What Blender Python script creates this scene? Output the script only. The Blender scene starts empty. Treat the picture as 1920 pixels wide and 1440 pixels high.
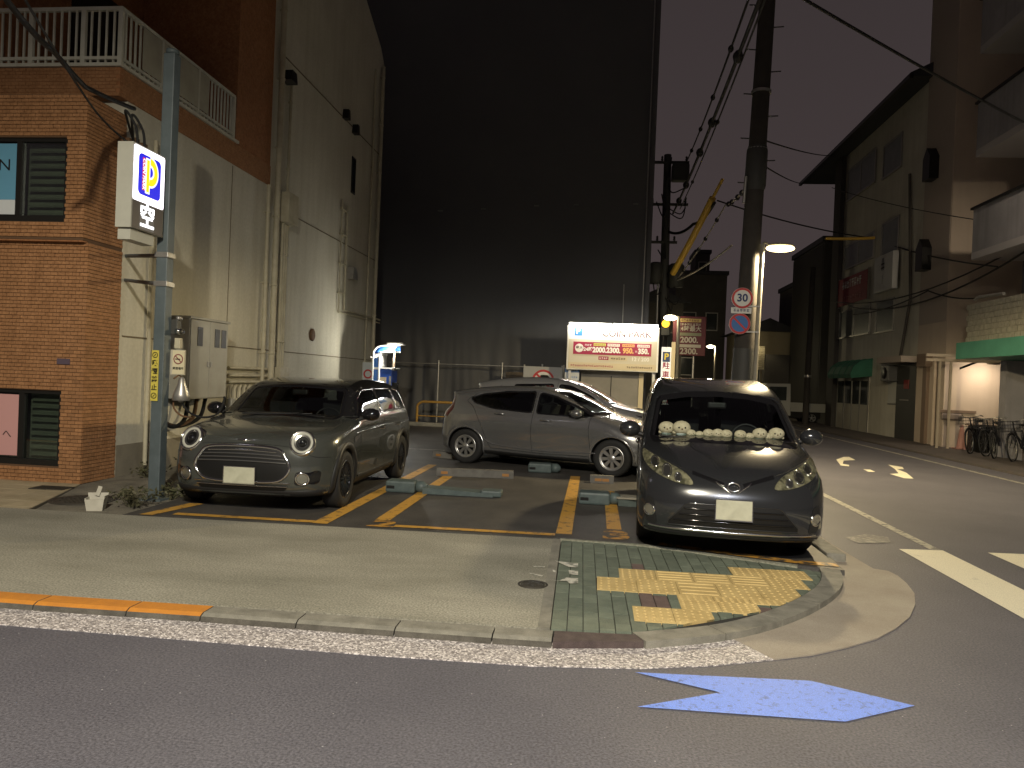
import bpy, bmesh, math, random
import numpy as np
from mathutils import Vector, Matrix, geometry
random.seed(7)
S = bpy.context.scene
COL = S.collection
R = math.radians

# ------------------------------------------------------------------ camera
F_PX, CAM_H, ROLL, VPX, VPY = 1387.0, 1.5, 0.04, 1120.0, 717.0
_yaw = math.atan((VPX-960)/F_PX)
_pit = math.atan((VPY-(VPX-960)*ROLL-720)/F_PX)
CF = Vector((-math.sin(_yaw)*math.cos(_pit), math.cos(_yaw)*math.cos(_pit), math.sin(_pit)))
_r = Vector((math.cos(_yaw), math.sin(_yaw), 0)); _u = _r.cross(CF); _a = math.atan(ROLL)
CR = _r*math.cos(_a)+_u*math.sin(_a); CU = _u*math.cos(_a)-_r*math.sin(_a)
CAM = Vector((0, 0, CAM_H))
cd = bpy.data.cameras.new('camera'); cam = bpy.data.objects.new('camera', cd); COL.objects.link(cam)
cd.sensor_fit = 'HORIZONTAL'; cd.sensor_width = 36.0; cd.lens = 36.0*F_PX/1920
cd.clip_start = 0.05; cd.clip_end = 2000
m3 = Matrix((CR, CU, -CF)).transposed()
cam.matrix_world = Matrix.Translation(CAM) @ m3.to_4x4()
S.camera = cam

# ------------------------------------------------------------------ world: night sky glow of the city
w = bpy.data.worlds.new('World'); S.world = w; w.use_nodes = True
nt = w.node_tree; nt.nodes.clear()
out = nt.nodes.new('ShaderNodeOutputWorld'); bg = nt.nodes.new('ShaderNodeBackground')
# city glow: a little brighter low over the roofs than overhead
tcw = nt.nodes.new('ShaderNodeTexCoord'); spw = nt.nodes.new('ShaderNodeSeparateXYZ'); nt.links.new(tcw.outputs['Generated'], spw.inputs[0])
rw_ = nt.nodes.new('ShaderNodeValToRGB'); nt.links.new(spw.outputs['Z'], rw_.inputs[0]); nt.links.new(rw_.outputs[0], bg.inputs['Color'])
rw_.color_ramp.elements[0].color = (0.058, 0.044, 0.044, 1); rw_.color_ramp.elements[1].color = (0.028, 0.0225, 0.0235, 1); rw_.color_ramp.elements[1].position = 0.75
bg.inputs['Strength'].default_value = 1.0
nt.links.new(bg.outputs[0], out.inputs[0])
S.view_settings.view_transform = 'Standard'; S.view_settings.look = 'None'
S.view_settings.exposure = 0.08; S.view_settings.gamma = 1.0
S.cycles.use_denoising = True
S.cycles.max_bounces = 6; S.cycles.transparent_max_bounces = 12
S.cycles.sample_clamp_indirect = 4.0

def light(name, kind, loc, energy, color, size=0.3, target=None, spot=None, blend=0.6):
    d = bpy.data.lights.new(name, kind); o = bpy.data.objects.new(name, d); COL.objects.link(o)
    o.location = loc; d.energy = energy; d.color = color
    if kind == 'AREA': d.shape = 'DISK'; d.size = size
    else: d.shadow_soft_size = size
    if spot: d.spot_size = R(spot); d.spot_blend = blend
    if target is not None:
        o.rotation_euler = (Vector(target)-Vector(loc)).to_track_quat('-Z', 'Y').to_euler()
    return o
# the two street lamps on the far side of the road, behind the photographer
light('street_light_behind', 'SPOT', (-0.4, -2.4, 6.3), 4100, (1.0, 0.90, 0.70), 0.12, (-0.4, -2.0, 0), 175, 0.34)
light('street_light_road', 'SPOT', (1.5, -5.0, 6.5), 1550, (0.90, 0.91, 1.0), 0.30, (0.4, 1.0, 0), 100, 0.9)

# shaded street lamp on the right-hand pavement, just outside the picture
light('street_light_right', 'SPOT', (8.9, 15.2, 7.4), 520, (1.0, 0.84, 0.64), 0.15, (9.6, 18.5, 0), 150, 0.5)

# ------------------------------------------------------------------ pixel -> place
def ray(x, y): return CF+CR*((x-960)/F_PX)-CU*((y-720)/F_PX)
def pZ(x, y, z=0.0):
    d = ray(x, y); return CAM+d*((z-CAM_H)/d.z)
def pX(x, y, X):
    d = ray(x, y); return CAM+d*(X/d.x)
def pY(x, y, Y):
    d = ray(x, y); return CAM+d*(Y/d.y)

# ------------------------------------------------------------------ materials
MATS = {}
def mat(name, col, rough=0.6, metal=0.0, col2=None, scale=6.0, bump=0.0, bscale=80.0, stretch=(1, 1, 1),
        spec=0.4, coat=0.0, emis=None, estr=0.0, rand=0.0, lo=0.35, hi=0.65, fine=0.0, fscale=250.0, obj=False, streak=None):
    if name in MATS: return MATS[name]
    m = bpy.data.materials.new(name); m.use_nodes = True; n = m.node_tree.nodes; L = m.node_tree.links
    b = n['Principled BSDF']
    b.inputs['Roughness'].default_value = rough; b.inputs['Metallic'].default_value = metal
    b.inputs['Specular IOR Level'].default_value = spec; b.inputs['Coat Weight'].default_value = coat
    b.inputs['Coat Roughness'].default_value = 0.03
    def rgb(c): return (c[0], c[1], c[2], 1)
    b.inputs['Base Color'].default_value = rgb(col)
    tc = n.new('ShaderNodeTexCoord') if obj else n.new('ShaderNodeNewGeometry')
    co = tc.outputs['Object'] if obj else tc.outputs['Position']
    mp = n.new('ShaderNodeMapping'); mp.inputs['Scale'].default_value = stretch; L.new(co, mp.inputs[0])
    cur = None
    if col2 is not None:
        t = n.new('ShaderNodeTexNoise'); t.inputs['Scale'].default_value = scale; t.inputs['Detail'].default_value = 8; t.inputs['Roughness'].default_value = 0.62
        L.new(mp.outputs[0], t.inputs['Vector'])
        r = n.new('ShaderNodeValToRGB'); r.color_ramp.elements[0].position = lo; r.color_ramp.elements[1].position = hi
        r.color_ramp.elements[0].color = rgb(col); r.color_ramp.elements[1].color = rgb(col2)
        L.new(t.outputs['Fac'], r.inputs[0]); cur = r.outputs[0]
    if streak is not None:      # rain streaks and stains running down a wall
        ms = n.new('ShaderNodeMapping'); ms.inputs['Scale'].default_value = (3.2, 3.2, 0.22); L.new(co, ms.inputs[0])
        t = n.new('ShaderNodeTexNoise'); t.inputs['Scale'].default_value = 1.6; t.inputs['Detail'].default_value = 9; L.new(ms.outputs[0], t.inputs['Vector'])
        mr = n.new('ShaderNodeMapRange'); mr.inputs[1].default_value = 0.45; mr.inputs[2].default_value = 0.72; mr.inputs[3].default_value = 0; mr.inputs[4].default_value = 0.30
        L.new(t.outputs['Fac'], mr.inputs[0])
        mx = n.new('ShaderNodeMix'); mx.data_type = 'RGBA'; L.new(mr.outputs[0], mx.inputs[0])
        if cur: L.new(cur, mx.inputs[6])
        else: mx.inputs[6].default_value = rgb(col)
        mx.inputs[7].default_value = rgb(streak); cur = mx.outputs[2]
    if fine > 0:
        t = n.new('ShaderNodeTexNoise'); t.inputs['Scale'].default_value = fscale; t.inputs['Detail'].default_value = 3; L.new(co, t.inputs['Vector'])
        mr = n.new('ShaderNodeMapRange'); mr.inputs[1].default_value = 0.3; mr.inputs[2].default_value = 0.7; mr.inputs[3].default_value = 1-fine; mr.inputs[4].default_value = 1+fine
        L.new(t.outputs['Fac'], mr.inputs[0])
        mx = n.new('ShaderNodeMix'); mx.data_type = 'RGBA'; mx.blend_type = 'MULTIPLY'; mx.inputs[0].default_value = 1
        if cur: L.new(cur, mx.inputs[6])
        else: mx.inputs[6].default_value = rgb(col)
        L.new(mr.outputs[0], mx.inputs[7]); cur = mx.outputs[2]
    if rand > 0:
        oi = n.new('ShaderNodeObjectInfo'); mr = n.new('ShaderNodeMapRange'); mr.inputs[3].default_value = 1-rand; mr.inputs[4].default_value = 1+rand
        L.new(oi.outputs['Random'], mr.inputs[0])
        mx = n.new('ShaderNodeMix'); mx.data_type = 'RGBA'; mx.blend_type = 'MULTIPLY'; mx.inputs[0].default_value = 1
        if cur: L.new(cur, mx.inputs[6])
        else: mx.inputs[6].default_value = rgb(col)
        L.new(mr.outputs[0], mx.inputs[7]); cur = mx.outputs[2]
    if cur: L.new(cur, b.inputs['Base Color'])
    if bump > 0:
        t = n.new('ShaderNodeTexNoise'); t.inputs['Scale'].default_value = bscale; t.inputs['Detail'].default_value = 5; L.new(co, t.inputs['Vector'])
        bp = n.new('ShaderNodeBump'); bp.inputs['Strength'].default_value = bump; bp.inputs['Distance'].default_value = 0.01
        L.new(t.outputs['Fac'], bp.inputs['Height']); L.new(bp.outputs[0], b.inputs['Normal'])
    if emis is not None:
        b.inputs['Emission Color'].default_value = rgb(emis); b.inputs['Emission Strength'].default_value = estr
    MATS[name] = m; return m

def glass(name, tint, gloss=0.10):
    if name in MATS: return MATS[name]
    m = bpy.data.materials.new(name); m.use_nodes = True; n = m.node_tree.nodes; L = m.node_tree.links; n.clear()
    o = n.new('ShaderNodeOutputMaterial'); t = n.new('ShaderNodeBsdfTransparent'); t.inputs[0].default_value = (*tint, 1)
    g = n.new('ShaderNodeBsdfGlossy'); g.inputs['Roughness'].default_value = 0.02; g.inputs[0].default_value = (0.9, 0.92, 0.95, 1)
    f = n.new('ShaderNodeFresnel'); f.inputs['IOR'].default_value = 1.45
    a = n.new('ShaderNodeMath'); a.operation = 'ADD'; a.inputs[1].default_value = gloss-0.04; L.new(f.outputs[0], a.inputs[0])
    x = n.new('ShaderNodeMixShader'); L.new(a.outputs[0], x.inputs[0]); L.new(t.outputs[0], x.inputs[1]); L.new(g.outputs[0], x.inputs[2]); L.new(x.outputs[0], o.inputs[0])
    MATS[name] = m; return m

def emit(name, col, s): return mat(name, (0.02, 0.02, 0.02) if s > 0.6 else col, 0.5, emis=col, estr=s)

def paint_worn(name, col, under, amount=0.5, scale=9.0, rough=0.55):
    """road paint that has chipped away in places down to what lies under it"""
    return mat(name, under, rough, col2=col, scale=scale, lo=amount-0.06, hi=amount+0.06, fine=0.22, fscale=160, bump=0.3, bscale=220)

# ------------------------------------------------------------------ mesh helpers
WM = {}
class MB:
    def __init__(s): s.v = []; s.f = []; s.smooth = set()
    def add(s, vs, fs, smooth=False):
        o = len(s.v); s.v += [tuple(v) for v in vs]
        for f in fs:
            if smooth: s.smooth.add(len(s.f))
            s.f.append([i+o for i in f])
        return s
    def box(s, x0, x1, y0, y1, z0, z1):
        return s.add([(x0,y0,z0),(x1,y0,z0),(x1,y1,z0),(x0,y1,z0),(x0,y0,z1),(x1,y0,z1),(x1,y1,z1),(x0,y1,z1)],
                     [(0,3,2,1),(4,5,6,7),(0,1,5,4),(1,2,6,5),(2,3,7,6),(3,0,4,7)])
    def bbox(s, x0, x1, y0, y1, z0, z1, b=0.01):
        """box with chamfered edges"""
        bm = bmesh.new(); bmesh.ops.create_cube(bm, size=1)
        for v in bm.verts: v.co = Vector(((x0+x1)/2+v.co.x*(x1-x0), (y0+y1)/2+v.co.y*(y1-y0), (z0+z1)/2+v.co.z*(z1-z0)))
        bmesh.ops.bevel(bm, geom=bm.edges[:], offset=b, segments=2, affect='EDGES', profile=0.5)
        bm.verts.index_update(); s.add([v.co[:] for v in bm.verts], [[v.index for v in f.verts] for f in bm.faces]); bm.free(); return s
    def obox(s, c, ax, ay, az, hx, hy, hz):
        c = Vector(c); ax = Vector(ax).normalized()*hx; ay = Vector(ay).normalized()*hy; az = Vector(az).normalized()*hz
        P = [c+ax*i+ay*j+az*k for k in (-1, 1) for i, j in ((-1,-1),(1,-1),(1,1),(-1,1))]
        return s.add(P, [(0,3,2,1),(4,5,6,7),(0,1,5,4),(1,2,6,5),(2,3,7,6),(3,0,4,7)])
    def prism(s, poly, h0, h1, axis='z', flip=False):
        n = len(poly)
        def P(a, b, h): return (a, b, h) if axis == 'z' else ((h, a, b) if axis == 'x' else (a, h, b))
        vs = [P(a, b, h0) for a, b in poly]+[P(a, b, h1) for a, b in poly]
        return s.add(vs, [list(range(n))[::-1], list(range(n, 2*n))]+[(i, (i+1) % n, n+(i+1) % n, n+i) for i in range(n)])
    def tube(s, pts, r, n=10, cap=True, closed=False):
        pts = [Vector(p) for p in pts]; rs = r if isinstance(r, (list, tuple)) else [r]*len(pts)
        up = None; vs = []; N = len(pts)
        for i, p in enumerate(pts):
            if closed: t = pts[(i+1) % N]-pts[i-1]
            else: t = pts[min(i+1, N-1)]-pts[max(i-1, 0)]
            t.normalize()
            if up is None:
                up = Vector((0, 0, 1)) if abs(t.z) < 0.9 else Vector((0, 1, 0))
            a = t.cross(up)
            if a.length < 1e-6: a = t.cross(Vector((1, 0, 0)))
            a.normalize(); b = a.cross(t).normalized(); up = b
            for k in range(n):
                an = 2*math.pi*k/n; vs.append(p+(a*math.cos(an)+b*math.sin(an))*rs[i])
        fs = []
        for i in range(N if closed else N-1):
            j = (i+1) % N
            for k in range(n): fs.append((i*n+k, i*n+(k+1) % n, j*n+(k+1) % n, j*n+k))
        s.add(vs, fs, True)
        if cap and not closed: s.add(vs[:n], [list(range(n))[::-1]]); s.add(vs[-n:], [list(range(n))])
        return s
    def lathe(s, prof, c=(0, 0, 0), axis='z', n=24, a0=0.0, a1=2*math.pi):
        full = abs(a1-a0-2*math.pi) < 1e-6; m = n if full else n+1; vs = []
        for r, h in prof:
            for k in range(m):
                a = a0+(a1-a0)*k/n; p, q = r*math.cos(a), r*math.sin(a)
                v = (p, q, h) if axis == 'z' else ((h, p, q) if axis == 'x' else (q, h, p))
                vs.append((v[0]+c[0], v[1]+c[1], v[2]+c[2]))
        fs = []
        for i in range(len(prof)-1):
            for k in range(n): fs.append((i*m+k, i*m+(k+1) % m, (i+1)*m+(k+1) % m, (i+1)*m+k))
        return s.add(vs, fs, True)
    def ball(s, c, r, sq=(1, 1, 1), n=12, m=8):
        prof = [(max(1e-4, math.sin(math.pi*i/m)), -math.cos(math.pi*i/m)) for i in range(m+1)]
        t = MB().lathe(prof, n=n)
        return s.add([(c[0]+v[0]*r*sq[0], c[1]+v[1]*r*sq[1], c[2]+v[2]*r*sq[2]) for v in t.v], t.f, True)
    def sheet(s, pts, z):
        return s.add([(p[0], p[1], z) for p in pts], [list(range(len(pts)))])
    def build(s, name, m, parent=None, local=False, **kw):
        me = bpy.data.meshes.new(name); V = s.v
        if parent is not None and not local:
            iv = WM[parent].inverted(); V = [tuple(iv @ Vector(v)) for v in V]
        me.from_pydata(V, [], s.f)
        for i in s.smooth: me.polygons[i].use_smooth = True
        ms = m if isinstance(m, (list, tuple)) else [m]
        for x in ms: me.materials.append(x)
        return link(name, me, parent, **kw)

def link(name, me, parent=None, label=None, cat=None, group=None, kind=None, M=None):
    o = bpy.data.objects.new(name, me); COL.objects.link(o)
    M = M or Matrix()
    if parent is not None: o.parent = parent; WM[o] = WM[parent] @ M
    else: WM[o] = M
    if M is not None: o.matrix_local = M
    if label: o['label'] = label
    if cat: o['category'] = cat
    if group: o['group'] = group
    if kind: o['kind'] = kind
    return o
def thing(name, label, cat, loc=(0, 0, 0), rz=0.0, group=None, kind=None):
    return link(name, None, None, label, cat, group, kind, Matrix.Translation(Vector(loc)) @ Matrix.Rotation(rz, 4, 'Z'))
def fix_normals(o):
    bm = bmesh.new(); bm.from_mesh(o.data); bmesh.ops.recalc_face_normals(bm, faces=bm.faces[:]); bm.to_mesh(o.data); bm.free(); return o

def text(body, size, m, parent, origin, ex, ey, name='lettering', align='CENTER', bold=0.0, sx=1.0, shear=0.0, depth=0.0, local=False, **kw):
    """flat lettering; ex, ey are the reading and the up direction in space; '#n' = n characters too small to read, as strokes only"""
    if body[0] == '#':
        rg_ = random.Random(len(bpy.data.objects)); n_ = int(body[1:]); me = bpy.data.meshes.new(name); b = MB(); q = size*sx
        for k in range(n_):
            x0 = (k-n_/2)*q
            for s_ in range(4):
                u, v = rg_.uniform(0.08, 0.3), rg_.uniform(-0.42, 0.42)
                if s_ % 2: b.add([(x0+q*0.1, size*v, 0), (x0+q*0.88, size*v, 0), (x0+q*0.88, size*(v+0.12), 0), (x0+q*0.1, size*(v+0.12), 0)], [(0, 1, 2, 3)])
                else: b.add([(x0+q*(u+0.4*(s_ > 1)), -size*0.42, s_*2e-5+1e-5), (x0+q*(u+0.14+0.4*(s_ > 1)), -size*0.42, s_*2e-5+1e-5), (x0+q*(u+0.14+0.4*(s_ > 1)), size*0.44, s_*2e-5+1e-5), (x0+q*(u+0.4*(s_ > 1)), size*0.44, s_*2e-5+1e-5)], [(0, 1, 2, 3)])
        ex = Vector(ex).normalized(); ey = Vector(ey).normalized(); ez = ex.cross(ey)
        T = Matrix.Translation(Vector(origin)) @ Matrix((ex, ey, ez)).transposed().to_4x4()
        b.v = [tuple(T @ Vector(v)) for v in b.v]
        return b.build(name, m, parent, kind='stuff')
    c = bpy.data.curves.new('t', 'FONT'); c.body = body; c.size = size; c.align_x = align; c.align_y = 'CENTER'
    c.offset = bold; c.shear = shear; c.extrude = depth; c.resolution_u = 3
    o = bpy.data.objects.new('t', c); me = bpy.data.meshes.new_from_object(o); bpy.data.objects.remove(o)
    ex = Vector(ex).normalized(); ey = Vector(ey).normalized(); ez = ex.cross(ey)
    T = Matrix.Translation(Vector(origin)) @ Matrix((ex*sx, ey, ez)).transposed().to_4x4()
    if parent is not None and not local: T = WM[parent].inverted() @ T
    me.transform(T); me.name = name
    me.materials.clear(); me.materials.append(m)
    for p in me.polygons: p.material_index = 0
    return link(name, me, parent, **kw)

def spline(pts, n=8, closed=False):
    P = [np.array(p, float) for p in pts]; N = len(P); out = []
    for i in range(N if closed else N-1):
        if closed: p0, p1, p2, p3 = P[i-1], P[i], P[(i+1) % N], P[(i+2) % N]
        else:
            p1, p2 = P[i], P[i+1]; p0 = P[i-1] if i > 0 else 2*p1-p2; p3 = P[i+2] if i+2 < N else 2*p2-p1
        for k in range(n):
            t = k/n
            out.append(0.5*((2*p1)+(-p0+p2)*t+(2*p0-5*p1+4*p2-p3)*t*t+(-p0+3*p1-3*p2+p3)*t**3))
    if not closed: out.append(P[-1])
    return [tuple(o) for o in out]
def cable(p, q, sag, n=14):
    p, q = Vector(p), Vector(q)
    return [p.lerp(q, i/n)-Vector((0, 0, 4*sag*(i/n)*(1-i/n))) for i in range(n+1)]

def rnd(poly, n=5, keep=0.18):
    """round the corners of a polygon"""
    out = []; N = len(poly)
    for i in range(N):
        p, a, b = np.array(poly[i], float), np.array(poly[i-1], float), np.array(poly[(i+1) % N], float)
        la, lb = np.linalg.norm(a-p), np.linalg.norm(b-p); r = min(la, lb)*keep
        s0, s1 = p+(a-p)/la*r, p+(b-p)/lb*r
        for k in range(n+1):
            t = k/n; out.append(tuple((1-t)**2*s0+2*t*(1-t)*p+t*t*s1))
    return out
# ================================================================== GROUND
def struct(name, mb, m, parent=None): return mb.build(name, m, parent, kind='structure' if parent is None else None)
ZR = -0.05                                    # road level; the parking lot and pavements are at 0
ASPH = mat('asphalt_road', (0.098, 0.095, 0.112), 0.62, col2=(0.122, 0.118, 0.135), scale=0.9, bump=0.35, bscale=170, fine=0.40, fscale=80, spec=0.35)
LOT = mat('asphalt_lot', (0.050, 0.047, 0.044), 0.55, col2=(0.085, 0.079, 0.072), scale=1.7, bump=0.5, bscale=150, fine=0.35, fscale=120)
CONC = mat('concrete_apron', (0.215, 0.208, 0.165), 0.8, col2=(0.345, 0.330, 0.270), scale=0.9, bump=0.5, bscale=160, fine=0.42, fscale=75, lo=0.32, hi=0.68, stretch=(0.7, 1.6, 1))
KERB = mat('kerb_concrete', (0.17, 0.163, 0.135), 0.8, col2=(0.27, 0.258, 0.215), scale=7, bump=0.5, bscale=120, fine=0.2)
KERBF = mat('kerb_shaded_face', (0.065, 0.06, 0.05), 0.9, col2=(0.115, 0.106, 0.09), scale=9, bump=0.5, bscale=120, fine=0.25)  # sides darker than the top: shade under overhead light put into the colour
KERBD = mat('kerb_dark_brick', (0.06, 0.043, 0.043), 0.8, col2=(0.10, 0.075, 0.07), scale=12, bump=0.5, bscale=120, fine=0.3)
KERBO = mat('kerb_orange_paint', (0.58, 0.235, 0.035), 0.6, col2=(0.47, 0.19, 0.035), scale=7, bump=0.3, bscale=120, fine=0.12)
APRON = mat('concrete_corner', (0.30, 0.26, 0.21), 0.8, col2=(0.37, 0.33, 0.27), scale=2.2, bump=0.4, bscale=150, fine=0.2)

def specks(m, scale=16, size=0.045, col=(0.55, 0.53, 0.50)):
    """scattered pale grit caught in the surface"""
    n = m.node_tree.nodes; L = m.node_tree.links; b = n['Principled BSDF']; src = b.inputs['Base Color'].links[0].from_socket
    g = n.new('ShaderNodeNewGeometry'); v = n.new('ShaderNodeTexVoronoi'); v.inputs['Scale'].default_value = scale; L.new(g.outputs['Position'], v.inputs['Vector'])
    sp = n.new('ShaderNodeSeparateColor'); L.new(v.outputs['Color'], sp.inputs[0])
    a = n.new('ShaderNodeMath'); a.operation = 'LESS_THAN'; a.inputs[1].default_value = size; L.new(v.outputs['Distance'], a.inputs[0])
    c = n.new('ShaderNodeMath'); c.operation = 'LESS_THAN'; c.inputs[1].default_value = 0.35; L.new(sp.outputs[0], c.inputs[0])
    d = n.new('ShaderNodeMath'); d.operation = 'MULTIPLY'; L.new(a.outputs[0], d.inputs[0]); L.new(c.outputs[0], d.inputs[1])
    x = n.new('ShaderNodeMix'); x.data_type = 'RGBA'; L.new(d.outputs[0], x.inputs[0]); L.new(src, x.inputs[6]); x.inputs[7].default_value = (*col, 1); L.new(x.outputs[2], b.inputs['Base Color'])
specks(ASPH, 14, 0.055, (0.38, 0.37, 0.38)); specks(CONC, 9, 0.05, (0.10, 0.095, 0.075)); specks(LOT, 12, 0.05, (0.30, 0.29, 0.27))
road = struct('road', MB().sheet([(-300, -60), (300, -60), (300, 600), (-300, 600)], ZR), ASPH)

# exposed-aggregate gutter along the kerb
def gutter_mat():
    m = bpy.data.materials.new('gutter_aggregate'); m.use_nodes = True; n = m.node_tree.nodes; L = m.node_tree.links; b = n['Principled BSDF']
    g = n.new('ShaderNodeNewGeometry'); v = n.new('ShaderNodeTexVoronoi'); v.inputs['Scale'].default_value = 95; L.new(g.outputs['Position'], v.inputs['Vector'])
    sep = n.new('ShaderNodeSeparateColor'); L.new(v.outputs['Color'], sep.inputs[0])
    r = n.new('ShaderNodeValToRGB'); e = r.color_ramp.elements
    e[0].position = 0.0; e[0].color = (0.16, 0.145, 0.145, 1); e[1].position = 1.0; e[1].color = (0.95, 0.90, 0.88, 1)
    k = e.new(0.45); k.color = (0.36, 0.33, 0.325, 1); k = e.new(0.8); k.color = (0.62, 0.575, 0.56, 1)
    L.new(sep.outputs[0], r.inputs[0]); L.new(r.outputs[0], b.inputs['Base Color']); b.inputs['Roughness'].default_value = 0.6
    bp = n.new('ShaderNodeBump'); bp.inputs['Strength'].default_value = 0.8; bp.inputs['Distance'].default_value = 0.006; bp.invert = True
    L.new(v.outputs['Distance'], bp.inputs['Height']); L.new(bp.outputs[0], b.inputs['Normal']); return m
K = 1.55/1.6
gpts = [(-14, 4.02), (-3.5, 4.058), (-2.15, 4.067), (-1.2, 4.071), (-0.29, 4.113), (0.3, 4.205), (0.72, 4.34), (1.099, 4.519), (0.924, 4.90), (0.36, 4.62), (-0.19, 4.50), (-0.74, 4.46), (-2.34, 4.43), (-3.75, 4.38), (-14, 4.3)]
gpts = [(x*K, y*K) for x, y in gpts]
struct('gutter_strip', MB().prism(gpts, ZR-0.02, ZR+0.006), gutter_mat())

# pavement apron in front of the lot
ap = [(-14, 4.30), (-3.75, 4.345), (-2.34, 4.42), (-0.74, 4.45), (-0.30, 4.46), (-0.36, 7.02), (-2.6, 6.93), (-4.5, 6.86), (-14, 6.6)]
struct('pavement', MB().prism(ap, ZR-0.02, 0.0), CONC)
# thin edging between apron and pavers
struct('edging_strip', MB().prism([(-0.30, 4.46), (-0.225, 4.46), (-0.285, 7.02), (-0.36, 7.02)], ZR-0.02, 0.003), KERB)

# kerb line: separate stones, the left ones painted orange
kerb = link('kerb', None, kind='structure', M=Matrix())
def kerb_line(x):      # back of kerb, y
    return np.interp(x, [-14, -3.6, -2.33, -0.7, -0.19, 0.34, 0.87], [4.16, 4.20, 4.245, 4.27, 4.29, 4.42, 4.70])
xs = [-14.2+0.6*i for i in range(20)]; xs = [x for x in xs if x < -2.5]+[-2.33, -1.73, -1.13, -0.55, -0.20]
for a, b in zip(xs[:-1], xs[1:]):
    m = MB(); ya, yb = kerb_line(a), kerb_line(b); g = 0.004
    a2, b2 = a+g, b-g
    sec = [(-0.03, ZR-0.02), (-0.012, -0.012), (0.02, 0.002), (0.148, 0.002), (0.15, ZR-0.02)]
    vs = [(a2, ya+dy, z) for dy, z in sec]+[(b2, yb+dy, z) for dy, z in sec]; n = len(sec)
    m.add(vs, [list(range(n)), list(range(n, 2*n))[::-1]]+[(i, n+i, n+(i+1) % n, (i+1) % n) for i in range(n)])
    orange = b <= -2.3
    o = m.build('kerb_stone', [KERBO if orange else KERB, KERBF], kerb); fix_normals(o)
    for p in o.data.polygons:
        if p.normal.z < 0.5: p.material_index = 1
    if orange:
        o['label'] = 'kerb stone with orange painted top'
m = MB().prism([(-0.195, 4.26), (0.33, 4.385), (0.33, 4.50), (-0.195, 4.45)], ZR-0.02, -0.004); m.build('kerb_stone', KERBD, kerb)['label'] = 'dark brick red kerb piece'
# curved corner kerb
cpts = spline([(0.335, 4.385), (0.87, 4.66), (1.31, 5.06), (1.72, 5.60), (1.99, 6.13), (2.13, 6.75), (2.16, 7.0)], 6)
cum = [0.0]
for p, q in zip(cpts[:-1], cpts[1:]): cum.append(cum[-1]+math.dist(p, q))
def cpt(s):
    x = np.interp(s, cum, [p[0] for p in cpts]); y = np.interp(s, cum, [p[1] for p in cpts]); return np.array((x, y))
nst = 6
for k in range(nst):
    s0, s1 = cum[-1]*k/nst+0.004, cum[-1]*(k+1)/nst-0.004; ss = np.linspace(s0, s1, 5); o_, i_ = [], []
    for s in ss:
        p = cpt(s); t = cpt(min(s+0.03, cum[-1]))-cpt(max(s-0.03, 0)); t /= np.linalg.norm(t); nn = np.array((-t[1], t[0]))
        o_.append(tuple(p-nn*0.01)); i_.append(tuple(p+nn*0.15))
    m = MB().prism(o_+i_[::-1], ZR-0.02, 0.0); m.build('kerb_stone', KERB, kerb)
# kerb up the side street
for k in range(12):
    y0 = 7.02+k*0.6; m = MB().bbox(2.14, 2.31, y0+0.005, y0+0.595, ZR-0.02, 0.03, 0.012); m.build('kerb_stone', KERB, kerb)

# concrete apron round the corner, at road level
ca = [(1.099, 4.519), (1.36, 4.65), (1.625, 4.842), (1.88, 5.06), (2.087, 5.304), (2.30, 5.61), (2.471, 5.946), (2.60, 6.28), (2.666, 6.598), (2.69, 6.85), (2.668, 7.007), (2.56, 7.06), (2.5, 8.1), (2.48, 14), (2.20, 14), (2.20, 7.1), (1.98, 6.3), (1.60, 5.6), (1.20, 5.05), (0.90, 4.86)]
ca = [(x*K, y*K) for x, y in ca]
struct('corner_apron', MB().prism(ca, ZR-0.02, ZR+0.008), APRON)

# parking lot surface and the strip by the building
struct('parking_lot', MB().prism([(-4.62, 6.84), (-2.6, 6.92), (-0.36, 7.015), (0.6, 7.00), (1.1, 6.78), (1.75, 6.58), (2.13, 6.5), (2.14, 14.5), (2.14, 23.6), (-6.2, 23.6), (-6.2, 11.0), (-4.62, 8.6)], ZR-0.02, 0.003), LOT)
SOIL = mat('soil_concrete', (0.13, 0.12, 0.095), 0.9, col2=(0.24, 0.22, 0.17), scale=3.0, bump=0.8, bscale=60, fine=0.3, fscale=90)
struct('side_strip', MB().prism([(-5.55, 6.83), (-4.62, 6.84), (-4.62, 8.6), (-6.2, 11.0), (-6.24, 9.0), (-6.22, 8.4)], ZR-0.02, 0.001), SOIL)

# ------------------------------------------------ corner paving: green pavers, tactile tiles
PGREEN = mat('paver_green', (0.125, 0.150, 0.115), 0.75, col2=(0.165, 0.190, 0.145), scale=9, bump=0.5, bscale=140, fine=0.2, rand=0.14)
PBROWN = mat('paver_brown', (0.12, 0.085, 0.075), 0.75, col2=(0.16, 0.115, 0.10), scale=9, bump=0.5, bscale=140, fine=0.2, rand=0.12)
PYEL = mat('tactile_yellow', (0.62, 0.465, 0.20), 0.7, col2=(0.50, 0.365, 0.15), scale=5, bump=0.2, bscale=120, fine=0.16, rand=0.08)
JOINT = mat('paver_joint', (0.035, 0.034, 0.03), 0.95)
corner = link('corner_paving', None, kind='structure')
in_edge = []
for s in np.linspace(0, cum[-1], 40):
    p = cpt(s); t = cpt(min(s+0.03, cum[-1]))-cpt(max(s-0.03, 0)); t /= np.linalg.norm(t); nn = np.array((-t[1], t[0])); in_edge.append(tuple(p+nn*0.155))
PAVE = [(-0.222, 4.47), (0.30, 4.53)]+[p for p in in_edge if p[1] > 4.56 and p[1] < 6.50]+[(1.70, 6.56), (1.1, 6.74), (0.6, 6.95), (-0.28, 6.99)]
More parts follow.
